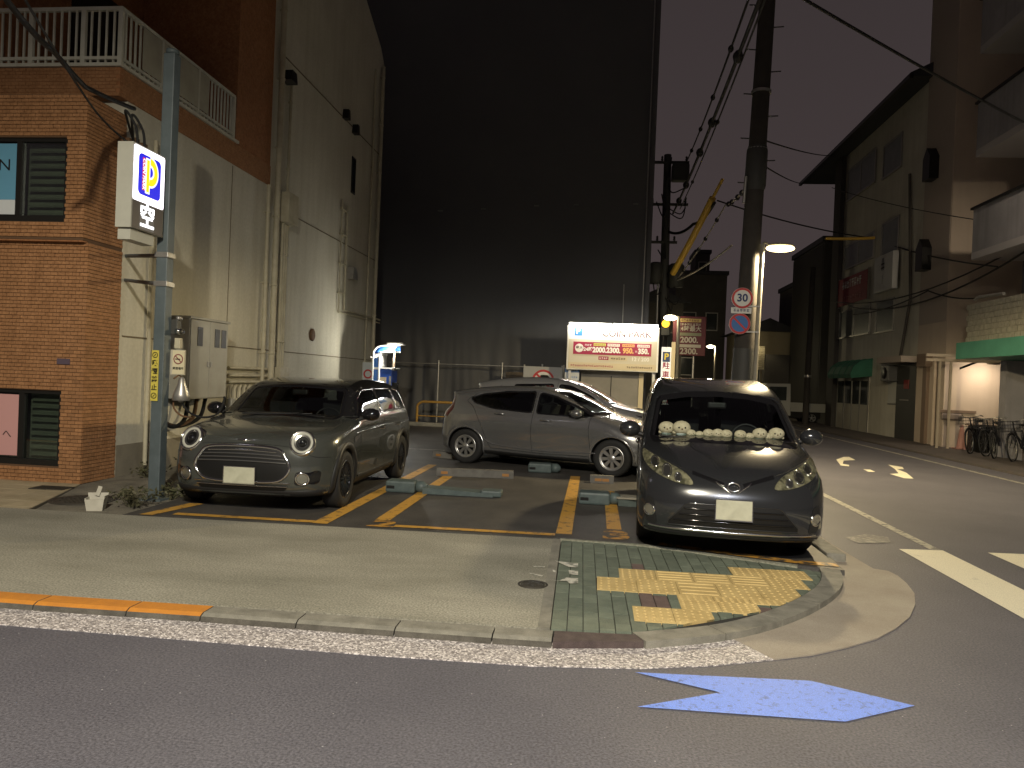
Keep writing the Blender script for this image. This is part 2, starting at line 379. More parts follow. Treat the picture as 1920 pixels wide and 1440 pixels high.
MB().prism(PAVE, ZR-0.02, -0.014).build('joint_bed', JOINT, corner)
def inside(p, poly):
    x, y = p; c = False; n = len(poly)
    for i in range(n):
        x0, y0 = poly[i]; x1, y1 = poly[(i+1) % n]
        if (y0 > y) != (y1 > y) and x < (x1-x0)*(y-y0)/(y1-y0)+x0: c = not c
    return c
def clip(poly, clipper):
    """clip a convex polygon with the half planes of a convex clipper"""
    out = poly
    n = len(clipper)
    ar = sum(clipper[i][0]*clipper[(i+1) % n][1]-clipper[(i+1) % n][0]*clipper[i][1] for i in range(n))
    for i in range(n):
        a, b = clipper[i], clipper[(i+1) % n]; sg = 1 if ar > 0 else -1
        def sd(p): return sg*((b[0]-a[0])*(p[1]-a[1])-(b[1]-a[1])*(p[0]-a[0]))
        res = []
        for j in range(len(out)):
            p, q = out[j], out[(j+1) % len(out)]; dp, dq = sd(p), sd(q)
            if dp >= 0: res.append(p)
            if dp*dq < 0: t = dp/(dp-dq); res.append((p[0]+(q[0]-p[0])*t, p[1]+(q[1]-p[1])*t))
        out = res
        if len(out) < 3: return []
    return out
# tactile tiles: stepped field (rows of y, runs of x)
TY = 0.26; Y0 = 4.735
rows = {0: [(0.29, 0.815)], 1: [(0.29, 1.16)], 2: [(0.06, 0.33), (0.62, 1.38)], 3: [(0.06, 1.54)], 4: [(0.06, 1.66)], 5: [(0.24, 1.75)], 6: [(1.14, 1.78)]}
rows = {0: [(0.292, 0.815)], 1: [(0.622, 1.16)], 2: [(0.622, 1.382)], 3: [(0.056, 1.54)], 4: [(0.228, 1.66)], 5: [(1.14, 1.76)], }
yedge = {0: (4.745, 5.06), 1: (5.06, 5.29), 2: (5.29, 5.40), 3: (5.40, 5.765), 4: (5.765, 6.06), 5: (6.06, 6.33)}
rows[1] = [(0.622, 1.16)]; rows[2] = [(0.622, 1.382)]
yellow_rects = []
slope = 0.03
for k, runs in rows.items():
    y0, y1 = yedge[k]
    for x0, x1 in runs: yellow_rects.append((x0, x1, y0, y1))
def sh(x, y): return (x, y+slope*(x-0.6))
def in_yellow(x, y):
    y -= slope*(x-0.6)
    return any(a-0.01 < x < b+0.01 and c-0.01 < y < d+0.01 for a, b, c, d in yellow_rects)
dots = {}
for a, b, c, d in yellow_rects:
    n = max(1, round((b-a)/0.27)); w_ = (b-a)/n; ny = max(1, round((d-c)/0.27)); h_ = (d-c)/ny
    for i in range(n):
        for j in range(ny):
            x0, x1, y0, y1 = a+i*w_+0.0015, a+(i+1)*w_-0.0015, c+j*h_+0.0015, c+(j+1)*h_-0.0015
            pl = [sh(x0, y0), sh(x1, y0), sh(x1, y1), sh(x0, y1)]
            pl = clip(pl, PAVE) if len(PAVE) else pl
            if len(pl) < 3: continue
            t = MB().prism(pl, -0.03, 0.003).build('tactile_tile', PYEL, corner)
            bars = (c == 5.765 and a+i*w_ > 0.5 and a+i*w_ < 1.15) or (c == 5.40 and 0.45 < a+i*w_ < 0.9)
            mb = MB(); zt = 0.003
            if bars:
                for q in range(4):
                    yy = y0+(y1-y0)*(q+0.5)/4
                    p, r_ = sh(x0+0.015, yy), sh(x1-0.015, yy)
                    mb.add([(p[0], p[1]-0.012, zt), (r_[0], r_[1]-0.012, zt), (r_[0], r_[1]+0.012, zt), (p[0], p[1]+0.012, zt), (p[0]+0.004, p[1]-0.007, zt+0.005), (r_[0]-0.004, r_[1]-0.007, zt+0.005), (r_[0]-0.004, r_[1]+0.007, zt+0.005), (p[0]+0.004, p[1]+0.007, zt+0.005)],
                           [(4,5,6,7),(0,1,5,4),(1,2,6,5),(2,3,7,6),(3,0,4,7)])
            else:
                nn = 5
                for u in range(nn):
                    for v_ in range(nn):
                        px_, py_ = sh(x0+(x1-x0)*(u+0.5)/nn, y0+(y1-y0)*(v_+0.5)/nn)
                        if not inside((px_, py_), pl): continue
                        ring = [(px_+0.013*math.cos(e), py_+0.013*math.sin(e), zt) for e in np.linspace(0, 2*math.pi, 7)[:-1]]+[(px_+0.008*math.cos(e), py_+0.008*math.sin(e), zt+0.005) for e in np.linspace(0, 2*math.pi, 7)[:-1]]
                        mb.add(ring, [(6,7,8,9,10,11)]+[(q, (q+1) % 6, 6+(q+1) % 6, 6+q) for q in range(6)])
            if mb.v: mb.build('raised_bars' if bars else 'raised_dots', PYEL, t)
# pavers 100 x 200 mm, columns running away from the road
shared = {}
for i in range(24):
    x0 = -0.222+i*0.0985
    for j in range(-1, 14):
        y0 = 4.46+j*0.2-(0.10 if i % 2 else 0)-0.0
        fan = lambda x, y: (x-0.022*(y-4.46)*(1.0-(x+0.22)/2.4), y)
        q = [fan(x0+0.003, y0+0.003), fan(x0+0.0955, y0+0.003), fan(x0+0.0955, y0+0.197), fan(x0+0.003, y0+0.197)]
        cx, cy = x0+0.049, y0+0.1
        if all(in_yellow(x0+u, y0+v) for u in (0.008, 0.05, 0.09) for v in (0.01, 0.1, 0.19)): continue      # wholly under the tactile field
        q = clip(q, PAVE)
        if len(q) < 3: continue
        brown = (0.33 < cx < 0.60 and 5.06 < cy < 5.36) or (1.14 < cx < 1.36 and 4.9 < cy < 5.2) or (0.3 < cx < 0.7 and 6.05 < cy < 6.22 and (i % 3 == 0))
        MB().prism(q, -0.03, random.uniform(-0.003, 0.0005)).build('paver', PBROWN if brown else PGREEN, corner)
struct('rough_edge', MB().prism([(-0.29, 6.985), (0.6, 6.94), (1.1, 6.72), (1.75, 6.52), (1.77, 6.58), (1.12, 6.79), (0.62, 7.005), (-0.29, 7.04)], -0.05, 0.006), mat('rough_mortar', (0.20, 0.20, 0.15), 0.95, col2=(0.36, 0.36, 0.28), scale=30, bump=1.0, bscale=90))

# ------------------------------------------------ painted markings
def flat(name, polys, z, m, label, cat='road marking', group=None):
    b = MB()
    for p in polys: b.sheet(p, z)
    o = b.build(name, m, None, label=label, cat=cat, group=group)
    bm = bmesh.new(); bm.from_mesh(o.data); bmesh.ops.triangulate(bm, faces=bm.faces[:]); bmesh.ops.recalc_face_normals(bm, faces=bm.faces[:])
    if bm.faces and sum(f.normal.z for f in bm.faces) < 0: bmesh.ops.reverse_faces(bm, faces=bm.faces[:])
    bm.to_mesh(o.data); bm.free(); return o
YL = paint_worn('paint_yellow', (0.54, 0.30, 0.055), (0.13, 0.09, 0.05), 0.40, 9)
YLW = paint_worn('paint_yellow_worn', (0.52, 0.27, 0.045), (0.075, 0.06, 0.045), 0.47, 10)
WL = paint_worn('paint_white', (0.78, 0.73, 0.56), (0.50, 0.47, 0.37), 0.33, 5)
WLO = paint_worn('paint_white_old', (0.42, 0.40, 0.33), (0.12, 0.115, 0.11), 0.45, 14)
BLUE = paint_worn('paint_blue', (0.17, 0.30, 0.86), (0.10, 0.15, 0.38), 0.385, 34)
z1 = 0.008
flat('stall_line', [[(-2.735, 7.0), (-2.58, 7.0), (-2.62, 12.2), (-2.77, 12.2)]], z1, YL, 'long yellow bay line along the right side of the grey green car')
flat('stall_line', [[(-2.20, 7.35), (-2.05, 7.35), (-2.09, 10.9), (-2.24, 10.9)]], z1, YL, 'yellow bay line behind the painted number 2')
flat('stall_line', [[(-0.345, 7.24), (-0.19, 7.24), (-0.21, 11.7), (-0.36, 11.7)]], z1, YL, 'yellow bay line right of the empty bay, ending at the front line')
flat('stall_line', [[(0.155, 7.62), (0.305, 7.62), (0.295, 10.3), (0.15, 10.3)]], z1, YL, 'short yellow bay line running from the number 3 to the parking lock')
flat('stall_line', [[(-4.18, 6.97), (-2.74, 7.015), (-2.74, 7.12), (-4.18, 7.08)]], z1, YL, 'yellow front line ahead of the grey green car')
flat('stall_line', [[(-1.93, 7.06), (-0.35, 7.13), (-0.35, 7.235), (-1.93, 7.165)]], z1, YL, 'yellow front line of the empty bay')
flat('stall_line', [[(-4.47, 6.88), (-4.34, 6.88), (-4.20, 7.62), (-4.36, 7.62)]], z1, YL, 'short yellow line beside the foot of the sign post')
flat('stall_line', [[(0.62, 7.03), (1.12, 6.83), (1.80, 6.62), (2.12, 6.60), (2.12, 6.73), (1.82, 6.74), (1.15, 6.94), (0.65, 7.14)]], z1, YLW, 'worn yellow line under the nose of the dark minivan')
flat('stall_line', [[(-4.2, 14.6), (-3.0, 14.62), (-3.0, 14.70), (-4.2, 14.68)]], z1, WLO, 'faded white line on the lot beyond the grey green car')
flat('stall_line', [[(-2.9, 13.9), (2.0, 13.2), (2.0, 13.28), (-2.9, 13.98)]], z1, WLO, 'faded line under the silver hatchback')
o = text('2', 0.42, YLW, None, (-2.06, 7.165, z1), (1, 0, 0), (0, 1, 0), name='bay_number', bold=0.015, sx=1.25, label='worn yellow number 2 painted beside the empty bay', cat='road marking')
o = text('3', 0.55, YLW, None, (0.245, 7.33, z1), (1, 0, 0), (0, 1, 0), name='bay_number', bold=0.02, sx=1.1, label='worn yellow number 3 painted beside the dark minivan', cat='road marking')
zr = ZR+0.005
def kk(l): return [(x*K, y*K) for x, y in l]
flat('direction_arrow', [kk([(0.27, 4.144), (1.233, 4.234), (1.686, 4.011), (1.259, 3.744), (0.261, 3.703), (0.702, 3.967)])], zr, BLUE, 'blue arrow painted on the road pointing right')
flat('crosswalk_stripe', [kk([(3.161, 8.053), (3.62, 8.12), (3.60, 2.0), (3.14, 2.0)])], zr, WL, 'broad white crossing stripe nearest the corner', group='crossing stripes')
flat('crosswalk_stripe', [kk([(4.072, 8.149), (4.53, 8.2), (4.51, 2.0), (4.05, 2.0)])], zr, WL, 'broad white crossing stripe cut by the right edge of the picture', group='crossing stripes')
flat('edge_line', [kk([(3.50, 8.14), (3.61, 8.14), (3.55, 46), (3.43, 46)])], zr-0.001, WLO, 'thin white line running up the side street past the minivan')
flat('edge_line', [kk([(8.02, 6), (8.14, 6), (8.24, 60), (8.10, 60)])], zr, WLO, 'faint white line along the right side of the side street')
def pz(pts): return [tuple(pZ(x, y, ZR))[:2] for x, y in pts]
flat('road_lettering', [pz([(1568, 862), (1582, 857), (1592, 857), (1604, 863), (1582, 864), (1580, 870), (1592, 872), (1592, 875), (1576, 873)])], zr, WL, 'remains of white lettering on the side street, hooked left piece')
flat('road_lettering', [pz([(1618, 880), (1632, 881), (1641, 885), (1628, 885)])], zr, WL, 'remains of white lettering on the side street, tiny middle dash')
flat('road_lettering', [pz([(1666, 872), (1692, 876), (1695, 880), (1682, 880), (1700, 887), (1713, 898), (1695, 897), (1668, 889), (1685, 888), (1678, 880)])], zr, WL, 'remains of white lettering on the side street, arrow shaped right piece')
flat('road_lettering', [pz([(1585, 1008), (1625, 1002), (1665, 1008), (1670, 1018), (1610, 1020)])], zr, paint_worn('paint_ghost', (0.24, 0.23, 0.20), (0.115, 0.11, 0.112), 0.56, 16), 'almost worn away white mark on the road beside the minivan nose')
GH = paint_worn('paint_ghost2', (0.60, 0.58, 0.50), (0.20, 0.205, 0.165), 0.46, 16)
b = MB()
flat('worn_stencil', [[tuple(pZ(x, y, 0.004))[:2] for x, y in q] for q in ([(1040,1051),(1051,1053),(1084,1056),(1084,1064),(1066,1063)], [(1066,1069),(1084,1070),(1084,1078),(1068,1077)], [(1030,1087),(1047,1089),(1062,1083),(1084,1084),(1084,1094),(1068,1094),(1064,1090)], [(1036,1068),(1042,1070),(1042,1073),(1037,1072)], [(1000,1061),(1022,1062),(1021,1064),(1001,1063)], [(992,1074),(1018,1079),(1016,1081),(994,1076)])], 0.0045, GH, 'remains of a white stencil across the edge of the green pavers')['kind'] = 'stuff'

# ------------------------------------------------ tiled pavement by the brick building
tp = link('tiled_pavement', None, kind='structure')
MB().prism([(-14, 6.55), (-5.62, 6.82), (-6.24, 8.41), (-14, 8.41)], ZR-0.02, -0.006).build('tile_bed', mat('tile_joint', (0.16, 0.14, 0.10), 0.95), tp)
TILE = mat('pavement_tile', (0.36, 0.30, 0.19), 0.75, col2=(0.46, 0.39, 0.26), scale=4, bump=0.4, bscale=140, fine=0.15, rand=0.10)
for i in range(16):
    for j in range(6):
        x0, y0 = -9.9+i*0.3, 6.62+j*0.3
        q = clip([(x0+0.004, y0+0.004), (x0+0.296, y0+0.004), (x0+0.296, y0+0.296), (x0+0.004, y0+0.296)], [(-14, 6.56), (-5.63, 6.83), (-6.245, 8.40), (-14, 8.40)])
        if len(q) >= 3: MB().prism(q, -0.03, random.uniform(-0.001, 0.002)).build('tile', TILE, tp)
IRON = mat('cast_iron', (0.045, 0.042, 0.036), 0.6, 0.3, col2=(0.075, 0.068, 0.055), scale=20, bump=0.4, bscale=120)
t = thing('manhole_cover', 'round dark iron manhole cover beside the white planter', 'manhole', (-5.48, 7.43, 0))
MB().lathe([(0.001, 0.012), (0.27, 0.012), (0.285, 0.006), (0.285, -0.03)], n=36).build('cover', IRON, t, local=True)
MB().lathe([(0.292, 0.006), (0.33, 0.006), (0.33, -0.03)], n=36).build('rim', IRON, t, local=True)
b = MB()
for i in range(-4, 5):
    for j in range(-4, 5):
        if i*i+j*j < 20: b.box(i*0.055-0.016, i*0.055+0.016, j*0.055-0.016, j*0.055+0.016, 0.011, 0.016)
b.build('raised_pattern', IRON, t, local=True, kind='stuff')
t = thing('drain_grate', 'small rusty drain grate at the foot of the brick wall', 'drain', (-6.32, 8.02, 0.0), R(4))
fr = MB(); fr.box(-0.2, 0.2, -0.12, -0.10, -0.02, 0.009); fr.box(-0.2, 0.2, 0.10, 0.12, -0.02, 0.009); fr.box(-0.2, -0.18, -0.10, 0.10, -0.02, 0.009); fr.box(0.18, 0.2, -0.10, 0.10, -0.02, 0.009); fr.build('frame', IRON, t, local=True)
MB().box(-0.18, 0.18, -0.10, 0.10, -0.02, 0.004).build('sump', mat('black', (0.01, 0.01, 0.01), 0.9), t, local=True)
for i in range(9): MB().box(-0.165+i*0.04-0.009, -0.165+i*0.04+0.009, -0.10, 0.10, 0.0045, 0.009).build('bar', IRON, t, local=True)
t = thing('valve_cover', 'small round iron cover set in the concrete pavement', 'cover', (-0.41, 5.40, 0))
MB().lathe([(0.001, 0.006), (0.085, 0.006), (0.09, 0.003), (0.09, -0.02)], n=28).build('cover', IRON, t, local=True)
MB().lathe([(0.094, 0.004), (0.112, 0.004), (0.112, -0.02)], n=28).build('rim', IRON, t, local=True)
b = MB()
for k in range(8): b.obox((0.05*math.cos(k*0.785), 0.05*math.sin(k*0.785), 0.008), (math.cos(k*0.785), math.sin(k*0.785), 0), (-math.sin(k*0.785), math.cos(k*0.785), 0), (0, 0, 1), 0.02, 0.008, 0.002)
b.build('raised_pattern', IRON, t, local=True, kind='stuff')
# ================================================================== LEFT: brick building with cream side wall
XW = -6.25
BRICK = mat('brick_tile', (0.285, 0.138, 0.058), 0.75, col2=(0.35, 0.178, 0.080), scale=2.0, bump=0.3, bscale=160, fine=0.14, fscale=60, rand=0.16)
BRICKS = mat('brick_tile_field', (0.275, 0.133, 0.056), 0.75, col2=(0.36, 0.182, 0.082), scale=9.0, bump=0.3, bscale=160, fine=0.18, fscale=40)
MORTAR = mat('brick_mortar', (0.115, 0.065, 0.035), 0.95, fine=0.2)
BROWN = mat('brick_band', (0.27, 0.115, 0.045), 0.8, col2=(0.33, 0.15, 0.065), scale=10, fine=0.2, fscale=30, bump=0.3, bscale=120)
CREAM = mat('cream_wall', (0.485, 0.462, 0.372), 0.85, col2=(0.565, 0.540, 0.445), scale=0.8, bump=0.25, bscale=60, fine=0.06, fscale=20, streak=(0.34, 0.305, 0.21))
CREAMP = mat('cream_pipe_paint', (0.50, 0.465, 0.34), 0.6, col2=(0.38, 0.345, 0.245), scale=4, streak=(0.25, 0.21, 0.14))
RAILM = mat('railing_paint', (0.56, 0.56, 0.48), 0.5, col2=(0.47, 0.46, 0.38), scale=5)
PANEL = mat('balcony_panel', (0.40, 0.385, 0.30), 0.6, col2=(0.33, 0.31, 0.24), scale=3)
BLACK = mat('black', (0.01, 0.01, 0.01), 0.9)
WFRAME = mat('window_frame_dark', (0.025, 0.024, 0.022), 0.4, 0.4)
GREY = mat('grey_paint', (0.36, 0.355, 0.315), 0.5, col2=(0.29, 0.28, 0.235), scale=2)
RUST = mat('rust', (0.16, 0.085, 0.04), 0.85, col2=(0.09, 0.055, 0.03), scale=20)
STEEL = mat('galvanised', (0.42, 0.41, 0.38), 0.4, 0.7, col2=(0.34, 0.33, 0.31), scale=12)
CHROME = mat('chrome', (0.75, 0.75, 0.74), 0.12, 1.0)
bb = thing('brick_building', 'orange tiled building with cream side wall and corner balcony', 'building', (-10, 14, 0))
YF, YU = 8.40, 8.30     # ground floor and upper floor fronts
# window openings on the front: (x0, x1, z0, z1)
WIN = [(-9.2, -6.545, 0.20, 1.13), (-9.2, -6.50, 3.19, 4.215)]
def wallbox(x0, x1, y0, y1, z0, z1, hole=None):
    b = MB()
    if hole is None: return b.box(x0, x1, y0, y1, z0, z1)
    a, c, e, f = hole
    b.box(x0, x1, y0, y1, z0, e); b.box(x0, x1, y0, y1, f, z1); b.box(c, x1, y0, y1, e, f)
    if a > x0: b.box(x0, a, y0, y1, e, f)
    return b
wallbox(-14, XW-0.006, YF+0.006, 9.05, -0.05, 2.97, WIN[0]).build('ground_floor_wall', MORTAR, bb)
wallbox(-14, XW-0.006, YU+0.006, 9.05, 2.972, 4.74, WIN[1]).build('upper_floor_wall', MORTAR, bb)
MB().box(-14, XW-0.02, 8.7, 9.04, 0.02, 4.7).build('inner_wall', BLACK, bb)
MB().box(-14, XW-0.012, YU+0.012, YF, 2.955, 2.971).build('soffit', BROWN, bb)
# tiles: each a piece of its own where they show largest, the rest as one mass
BWd, BHt, PW, PH = 0.090, 0.038, 0.0975, 0.0455
def tile_mesh(w_, d_, h_):
    b = MB().box(-w_/2, w_/2, -d_/2, d_/2, -h_/2, h_/2); me = bpy.data.meshes.new('brick'); me.from_pydata(b.v, [], b.f); me.materials.append(BRICK); return me
me_f, me_s = tile_mesh(BWd, 0.02, BHt), tile_mesh(0.02, BWd, BHt)
cand = []
nrow = int(4.74/PH)
def pieces(lo, hi, cuts):
    """what is left of a brick after the window openings are cut out"""
    segs = [(lo, hi)]
    for a, c in cuts:
        segs = [q for l, h in segs for q in ((l, min(h, a)), (max(l, c), h)) if q[1]-q[0] > 0.018]
    return segs
for r_ in range(nrow):
    z = 0.022+r_*PH
    if abs(z-2.975) < 0.03: continue
    yf = YU if z > 2.99 else YF; off = (r_ % 2)*PW/2
    cuts = [(a, c) for a, c, e, f in WIN if e-BHt/2 < z < f+BHt/2]
    for i in range(-1, 20):
        hi = XW+0.001-i*PW-off; lo = max(hi-BWd, -9.3); hi = min(hi, XW+0.004)
        if hi-lo < 0.018: continue
        for l, h in pieces(lo, hi, cuts): cand.append(('f', (l+h)/2, yf+0.002, z, h-l, abs((l+h)/2-XW)+0.12*max(0, z)))
    for i in range(-1, 9):
        lo = yf+0.012+i*PW+off; hi = min(lo+BWd, 9.045); lo = max(lo, yf+0.012)
        if hi-lo < 0.018: continue
        cand.append(('s', XW-0.004, (lo+hi)/2, z, hi-lo, ((lo+hi)/2-YF)*0.9+0.12*z+0.05))
cand.sort(key=lambda c: c[5])
for k, c in enumerate(cand[:298]):
    f_ = c[0] == 'f'; q = c[4]/BWd
    link('brick', me_f if f_ else me_s, bb, M=WM[bb].inverted() @ Matrix.Translation((c[1], c[2]+(random.uniform(-0.002, 0.002) if f_ else 0), c[3])) @ Matrix.Diagonal((q if f_ else 1, 1 if f_ else q, 1, 1)))
b = MB()
for c in cand[298:]:
    j = random.uniform(-0.0015, 0.0015); w2 = c[4]/2
    if c[0] == 'f': b.box(c[1]-w2, c[1]+w2, c[2]-0.01+j, c[2]+0.01, c[3]-BHt/2, c[3]+BHt/2)
    else: b.box(c[1]-0.01, c[1]+0.01+j, c[2]-w2, c[2]+w2, c[3]-BHt/2, c[3]+BHt/2)
b.build('brick_field', BRICKS, bb, kind='stuff')
b = MB()
for r_ in range(8):
    z = 4.955+r_*PH; off = (r_ % 2)*PW/2
    for i in range(45): b.box(XW+0.011, XW+0.017, 8.87+i*PW+off, min(8.87+i*PW+off+BWd, 13.245), z-BHt/2, z+BHt/2)
    for i in range(22): b.box(XW+0.012-i*PW-off-BWd, XW+0.012-i*PW-off, 8.853, 8.861, z-BHt/2, z+BHt/2)
b.build('band_brick_field', BRICKS, bb, kind='stuff')
# windows
PANE = glass('window_pane', (0.85, 0.90, 0.86), 0.07)
BLIND = mat('blind_slat', (0.12, 0.13, 0.10), 0.6, col2=(0.085, 0.095, 0.075), scale=3)
POSTB = mat('poster_blue', (0.13, 0.34, 0.50), 0.6); POSTW = mat('poster_white', (0.62, 0.66, 0.68), 0.6); POSTP = mat('poster_pink', (0.58, 0.32, 0.31), 0.6)
for k, (a, c, e, f) in enumerate(WIN):
    y = (YF, YU)[k]
    wn = MB(); t_ = 0.045
    wn.box(a, c-0.002, y+0.03, y+0.09, f-t_, f-0.002); wn.box(a, c-0.002, y+0.01, y+0.09, e+0.002, e+t_*1.6); wn.box(c-t_, c-0.002, y+0.03, y+0.09, e+t_*1.6, f-t_)
    xm = -7.16 if k else -7.10
    wn.box(xm-0.03, xm+0.04, y+0.03, y+0.09, e+t_*1.6, f-t_)
    wf = wn.build('window', WFRAME, bb)
    MB().box(xm+0.04, c-t_, y+0.06, y+0.066, e+t_*1.6, f-t_).build('pane', PANE, wf)
    MB().box(a, xm-0.03, y+0.06, y+0.066, e+t_*1.6, f-t_).build('pane', PANE, wf)
    for j in range(9):
        z0 = e+0.12+j*(f-e-0.16)/9
        MB().obox(((xm+c)/2, y+0.15, z0), (1, 0, 0), (0, 1, 0.5), (0, -0.5, 1), (c-xm)/2-0.06, 0.03, 0.0035).build('slat', BLIND, wf)
    MB().box(xm, c-0.03, y+0.20, y+0.21, e+0.03, f-0.03).build('blind_back', BLIND, wf)
yp = YU+0.052
p_ = MB().box(-9.0, -7.185, yp-0.004, yp, 3.46, 4.15).build('poster', POSTB, bb); p_['label'] = 'pale blue poster with a dark letter N'
MB().box(-9.0, -7.20, yp-0.004, yp, 3.28, 3.459).build('poster_foot', POSTW, bb)
text('N', 0.20, WFRAME, bb, (-7.36, yp-0.008, 3.88), (1, 0, 0), (0, 0, 1), sx=1.15)
yp = YF+0.052
p_ = MB().box(-9.0, -7.135, yp-0.004, yp, 0.30, 1.06).build('poster', POSTP, bb); p_['label'] = 'pink poster in the lower window'
text('へ', 0.13, WFRAME, bb, (-7.29, yp-0.008, 0.56), (1, 0, 0), (0, 0, 1))
MB().box(-6.60, -6.43, YF-0.018, YF-0.009, 1.46, 1.53).build('name_plate', mat('plate_violet', (0.10, 0.075, 0.10), 0.5), bb)
# cream side wall: lower storey, upper rear part, chamfered top
MB().box(-14, XW, 9.05, 20.2, -0.05, 4.93).build('side_wall', CREAM, bb)
MB().prism([(13.25, 4.931), (20.2, 4.931), (20.2, 9.95), (19.75, 10.42), (18.2, 11.1), (15.5, 12.6), (13.25, 12.6)], -14, XW, 'x').build('side_wall', CREAM, bb)
# brick pier and recessed wall behind the balcony
MB().box(-14, XW+0.001, 11.92, 13.249, 5.31, 12.6).build('pier', BROWN, bb)
MB().box(-14, -8.0, 8.95, 11.92, 5.31, 12.6).build('balcony_wall', BROWN, bb)
MB().box(-9.5, -6.6, 9.0, 11.9, 8.0, 8.15).build('balcony_ceiling', mat('balcony_ceiling', (0.30, 0.27, 0.20), 0.8), bb)
MB().box(-7.999, -7.96, 10.2, 11.3, 5.32, 7.3).build('balcony_door', WFRAME, bb)
bd = MB(); bd.box(-14, XW+0.012, 8.86, 13.249, 4.931, 5.30); bd.build('brick_band', BROWN, bb)
MB().box(-14, XW+0.05, 8.82, 11.95, 5.301, 5.345).build('balcony_slab', RAILM, bb)
# railing
rl = MB(); rl.box(-10.5, XW+0.02, 8.85, 8.90, 6.03, 6.075); rl.box(XW-0.03, XW+0.02, 8.901, 11.84, 6.03, 6.075)
rail = rl.build('railing', RAILM, bb)
rb = MB(); rb.box(-10.5, XW+0.015, 8.855, 8.895, 5.40, 5.44); rb.box(XW-0.025, XW+0.015, 8.896, 11.84, 5.40, 5.44); rb.build('bottom_rail', RAILM, rail)
mb_ = MB().box(-0.011, 0.011, -0.011, 0.011, 5.346, 6.03); me_b = bpy.data.meshes.new('baluster'); me_b.from_pydata(mb_.v, [], mb_.f); me_b.materials.append(RAILM)
mb_ = MB().box(-0.03, 0.03, -0.022, 0.022, 5.346, 6.05); me_p = bpy.data.meshes.new('post'); me_p.from_pydata(mb_.v, [], mb_.f); me_p.materials.append(RAILM)
def put(name, me, x, y): link(name, me, rail, M=WM[rail].inverted() @ Matrix.Translation((x, y, 0)))
for i in range(30):
    x = XW-0.10-i*0.105
    put('post' if i % 7 == 4 else 'baluster', me_p if i % 7 == 4 else me_b, x, 8.875)
put('post', me_p, XW-0.005, 8.875)
for i in range(28):
    y = 8.97+i*0.102
    put('baluster', me_b, XW-0.005, y)
for y in (9.75, 10.7, 11.82): put('post', me_p, XW-0.005, y)
MB().box(XW+0.016, XW+0.022, 9.30, 10.98, 5.45, 6.02).build('privacy_panel', PANEL, rail)
# drain pipes, conduits, boxes
def vpipe(y, z0, z1, r, name='drain_pipe', out=0.09, m=CREAMP, br=1.3):
    p = MB().tube([(XW+out, y, z0), (XW+out, y, z1)], r, 12).build(name, m, bb)
    z = z0+0.5
    while z < z1:
        MB().lathe([(r+0.004, -0.018), (r+0.01, -0.018), (r+0.01, 0.018), (r+0.004, 0.018)], (XW+out, y, z), n=12).box(XW, XW+out-r, y-0.012, y+0.012, z-0.012, z+0.012).build('bracket', m, p)
        z += br
    return p
vpipe(13.42, 0.0, 9.2, 0.055)
vpipe(13.05, 0.0, 4.9, 0.035, 'conduit')
for y in (13.80, 13.90, 14.00): vpipe(y, 1.55, 4.35, 0.028, 'conduit', 0.05, CREAMP, 1.7)
MB().bbox(XW, XW+0.2, 13.70, 14.18, 4.36, 4.95, 0.01).build('junction_box', CREAMP, bb)
MB().bbox(XW, XW+0.16, 13.66, 14.10, 0.7, 1.55, 0.01).build('junction_box', CREAMP, bb)
vpipe(13.95, 4.95, 7.1, 0.03, 'conduit', 0.05)
vpipe(19.75, 0.0, 9.9, 0.045); vpipe(19.2, 0.0, 9.6, 0.025, 'conduit', 0.05)
lad = MB().tube([(XW+0.05, 17.05, 2.93), (XW+0.05, 17.05, 5.62)], 0.02, 8).build('conduit', CREAMP, bb)
MB().tube([(XW+0.05, 17.42, 3.02), (XW+0.05, 17.42, 5.55)], 0.028, 8).build('conduit', CREAMP, bb)
MB().tube([(XW+0.05, 17.05, 2.93), (XW+0.05, 20.4, 2.93)], 0.02, 8).build('conduit', CREAMP, bb)
MB().tube([(XW+0.05, 17.42, 3.02), (XW+0.05, 20.4, 3.02)], 0.028, 8).build('conduit', CREAMP, bb)
for z in (3.4, 4.1, 4.8, 5.4): MB().box(XW, XW+0.075, 17.03, 17.44, z-0.015, z+0.015).build('bracket', CREAMP, lad)
for z, y0, y1 in ((1.86, 9.1, 20.19), (4.62, 14.2, 20.19), (7.55, 13.5, 20.19)): MB().box(XW, XW+0.012, y0, y1, z-0.008, z+0.010).build('panel_joint', mat('joint_dark', (0.16, 0.13, 0.085), 0.9), bb)
for y in (11.85,): MB().box(XW, XW+0.006, y-0.006, y+0.006, 0.3, 4.9).build('panel_joint', MATS['joint_dark'], bb)
sl = MB().box(XW-0.02, XW+0.02, 17.72, 18.0, 5.95, 6.85).build('slit_window', WFRAME, bb); MB().box(XW+0.02, XW+0.024, 17.76, 17.96, 6.0, 6.8).build('pane', mat('dark_pane', (0.01, 0.012, 0.014), 0.1), sl)
v_ = MB().lathe([(0.19, 0), (0.18, 0.1), (0.10, 0.2), (0.001, 0.22)], (XW, 17.85, 3.98), 'x', 16, -math.pi/2, math.pi/2)
MB().prism([(17.68, 3.82), (18.02, 3.82), (18.02, 4.0), (17.9, 4.12), (17.72, 4.12)], XW, XW+0.16, 'x').build('vent_hood', STEEL, bb)
MB().lathe([(0.13, 0.0), (0.14, 0.03), (0.10, 0.05), (0.001, 0.045)], (XW, 15.57, 2.29), 'x', 18).build('vent_cap', RUST, bb)
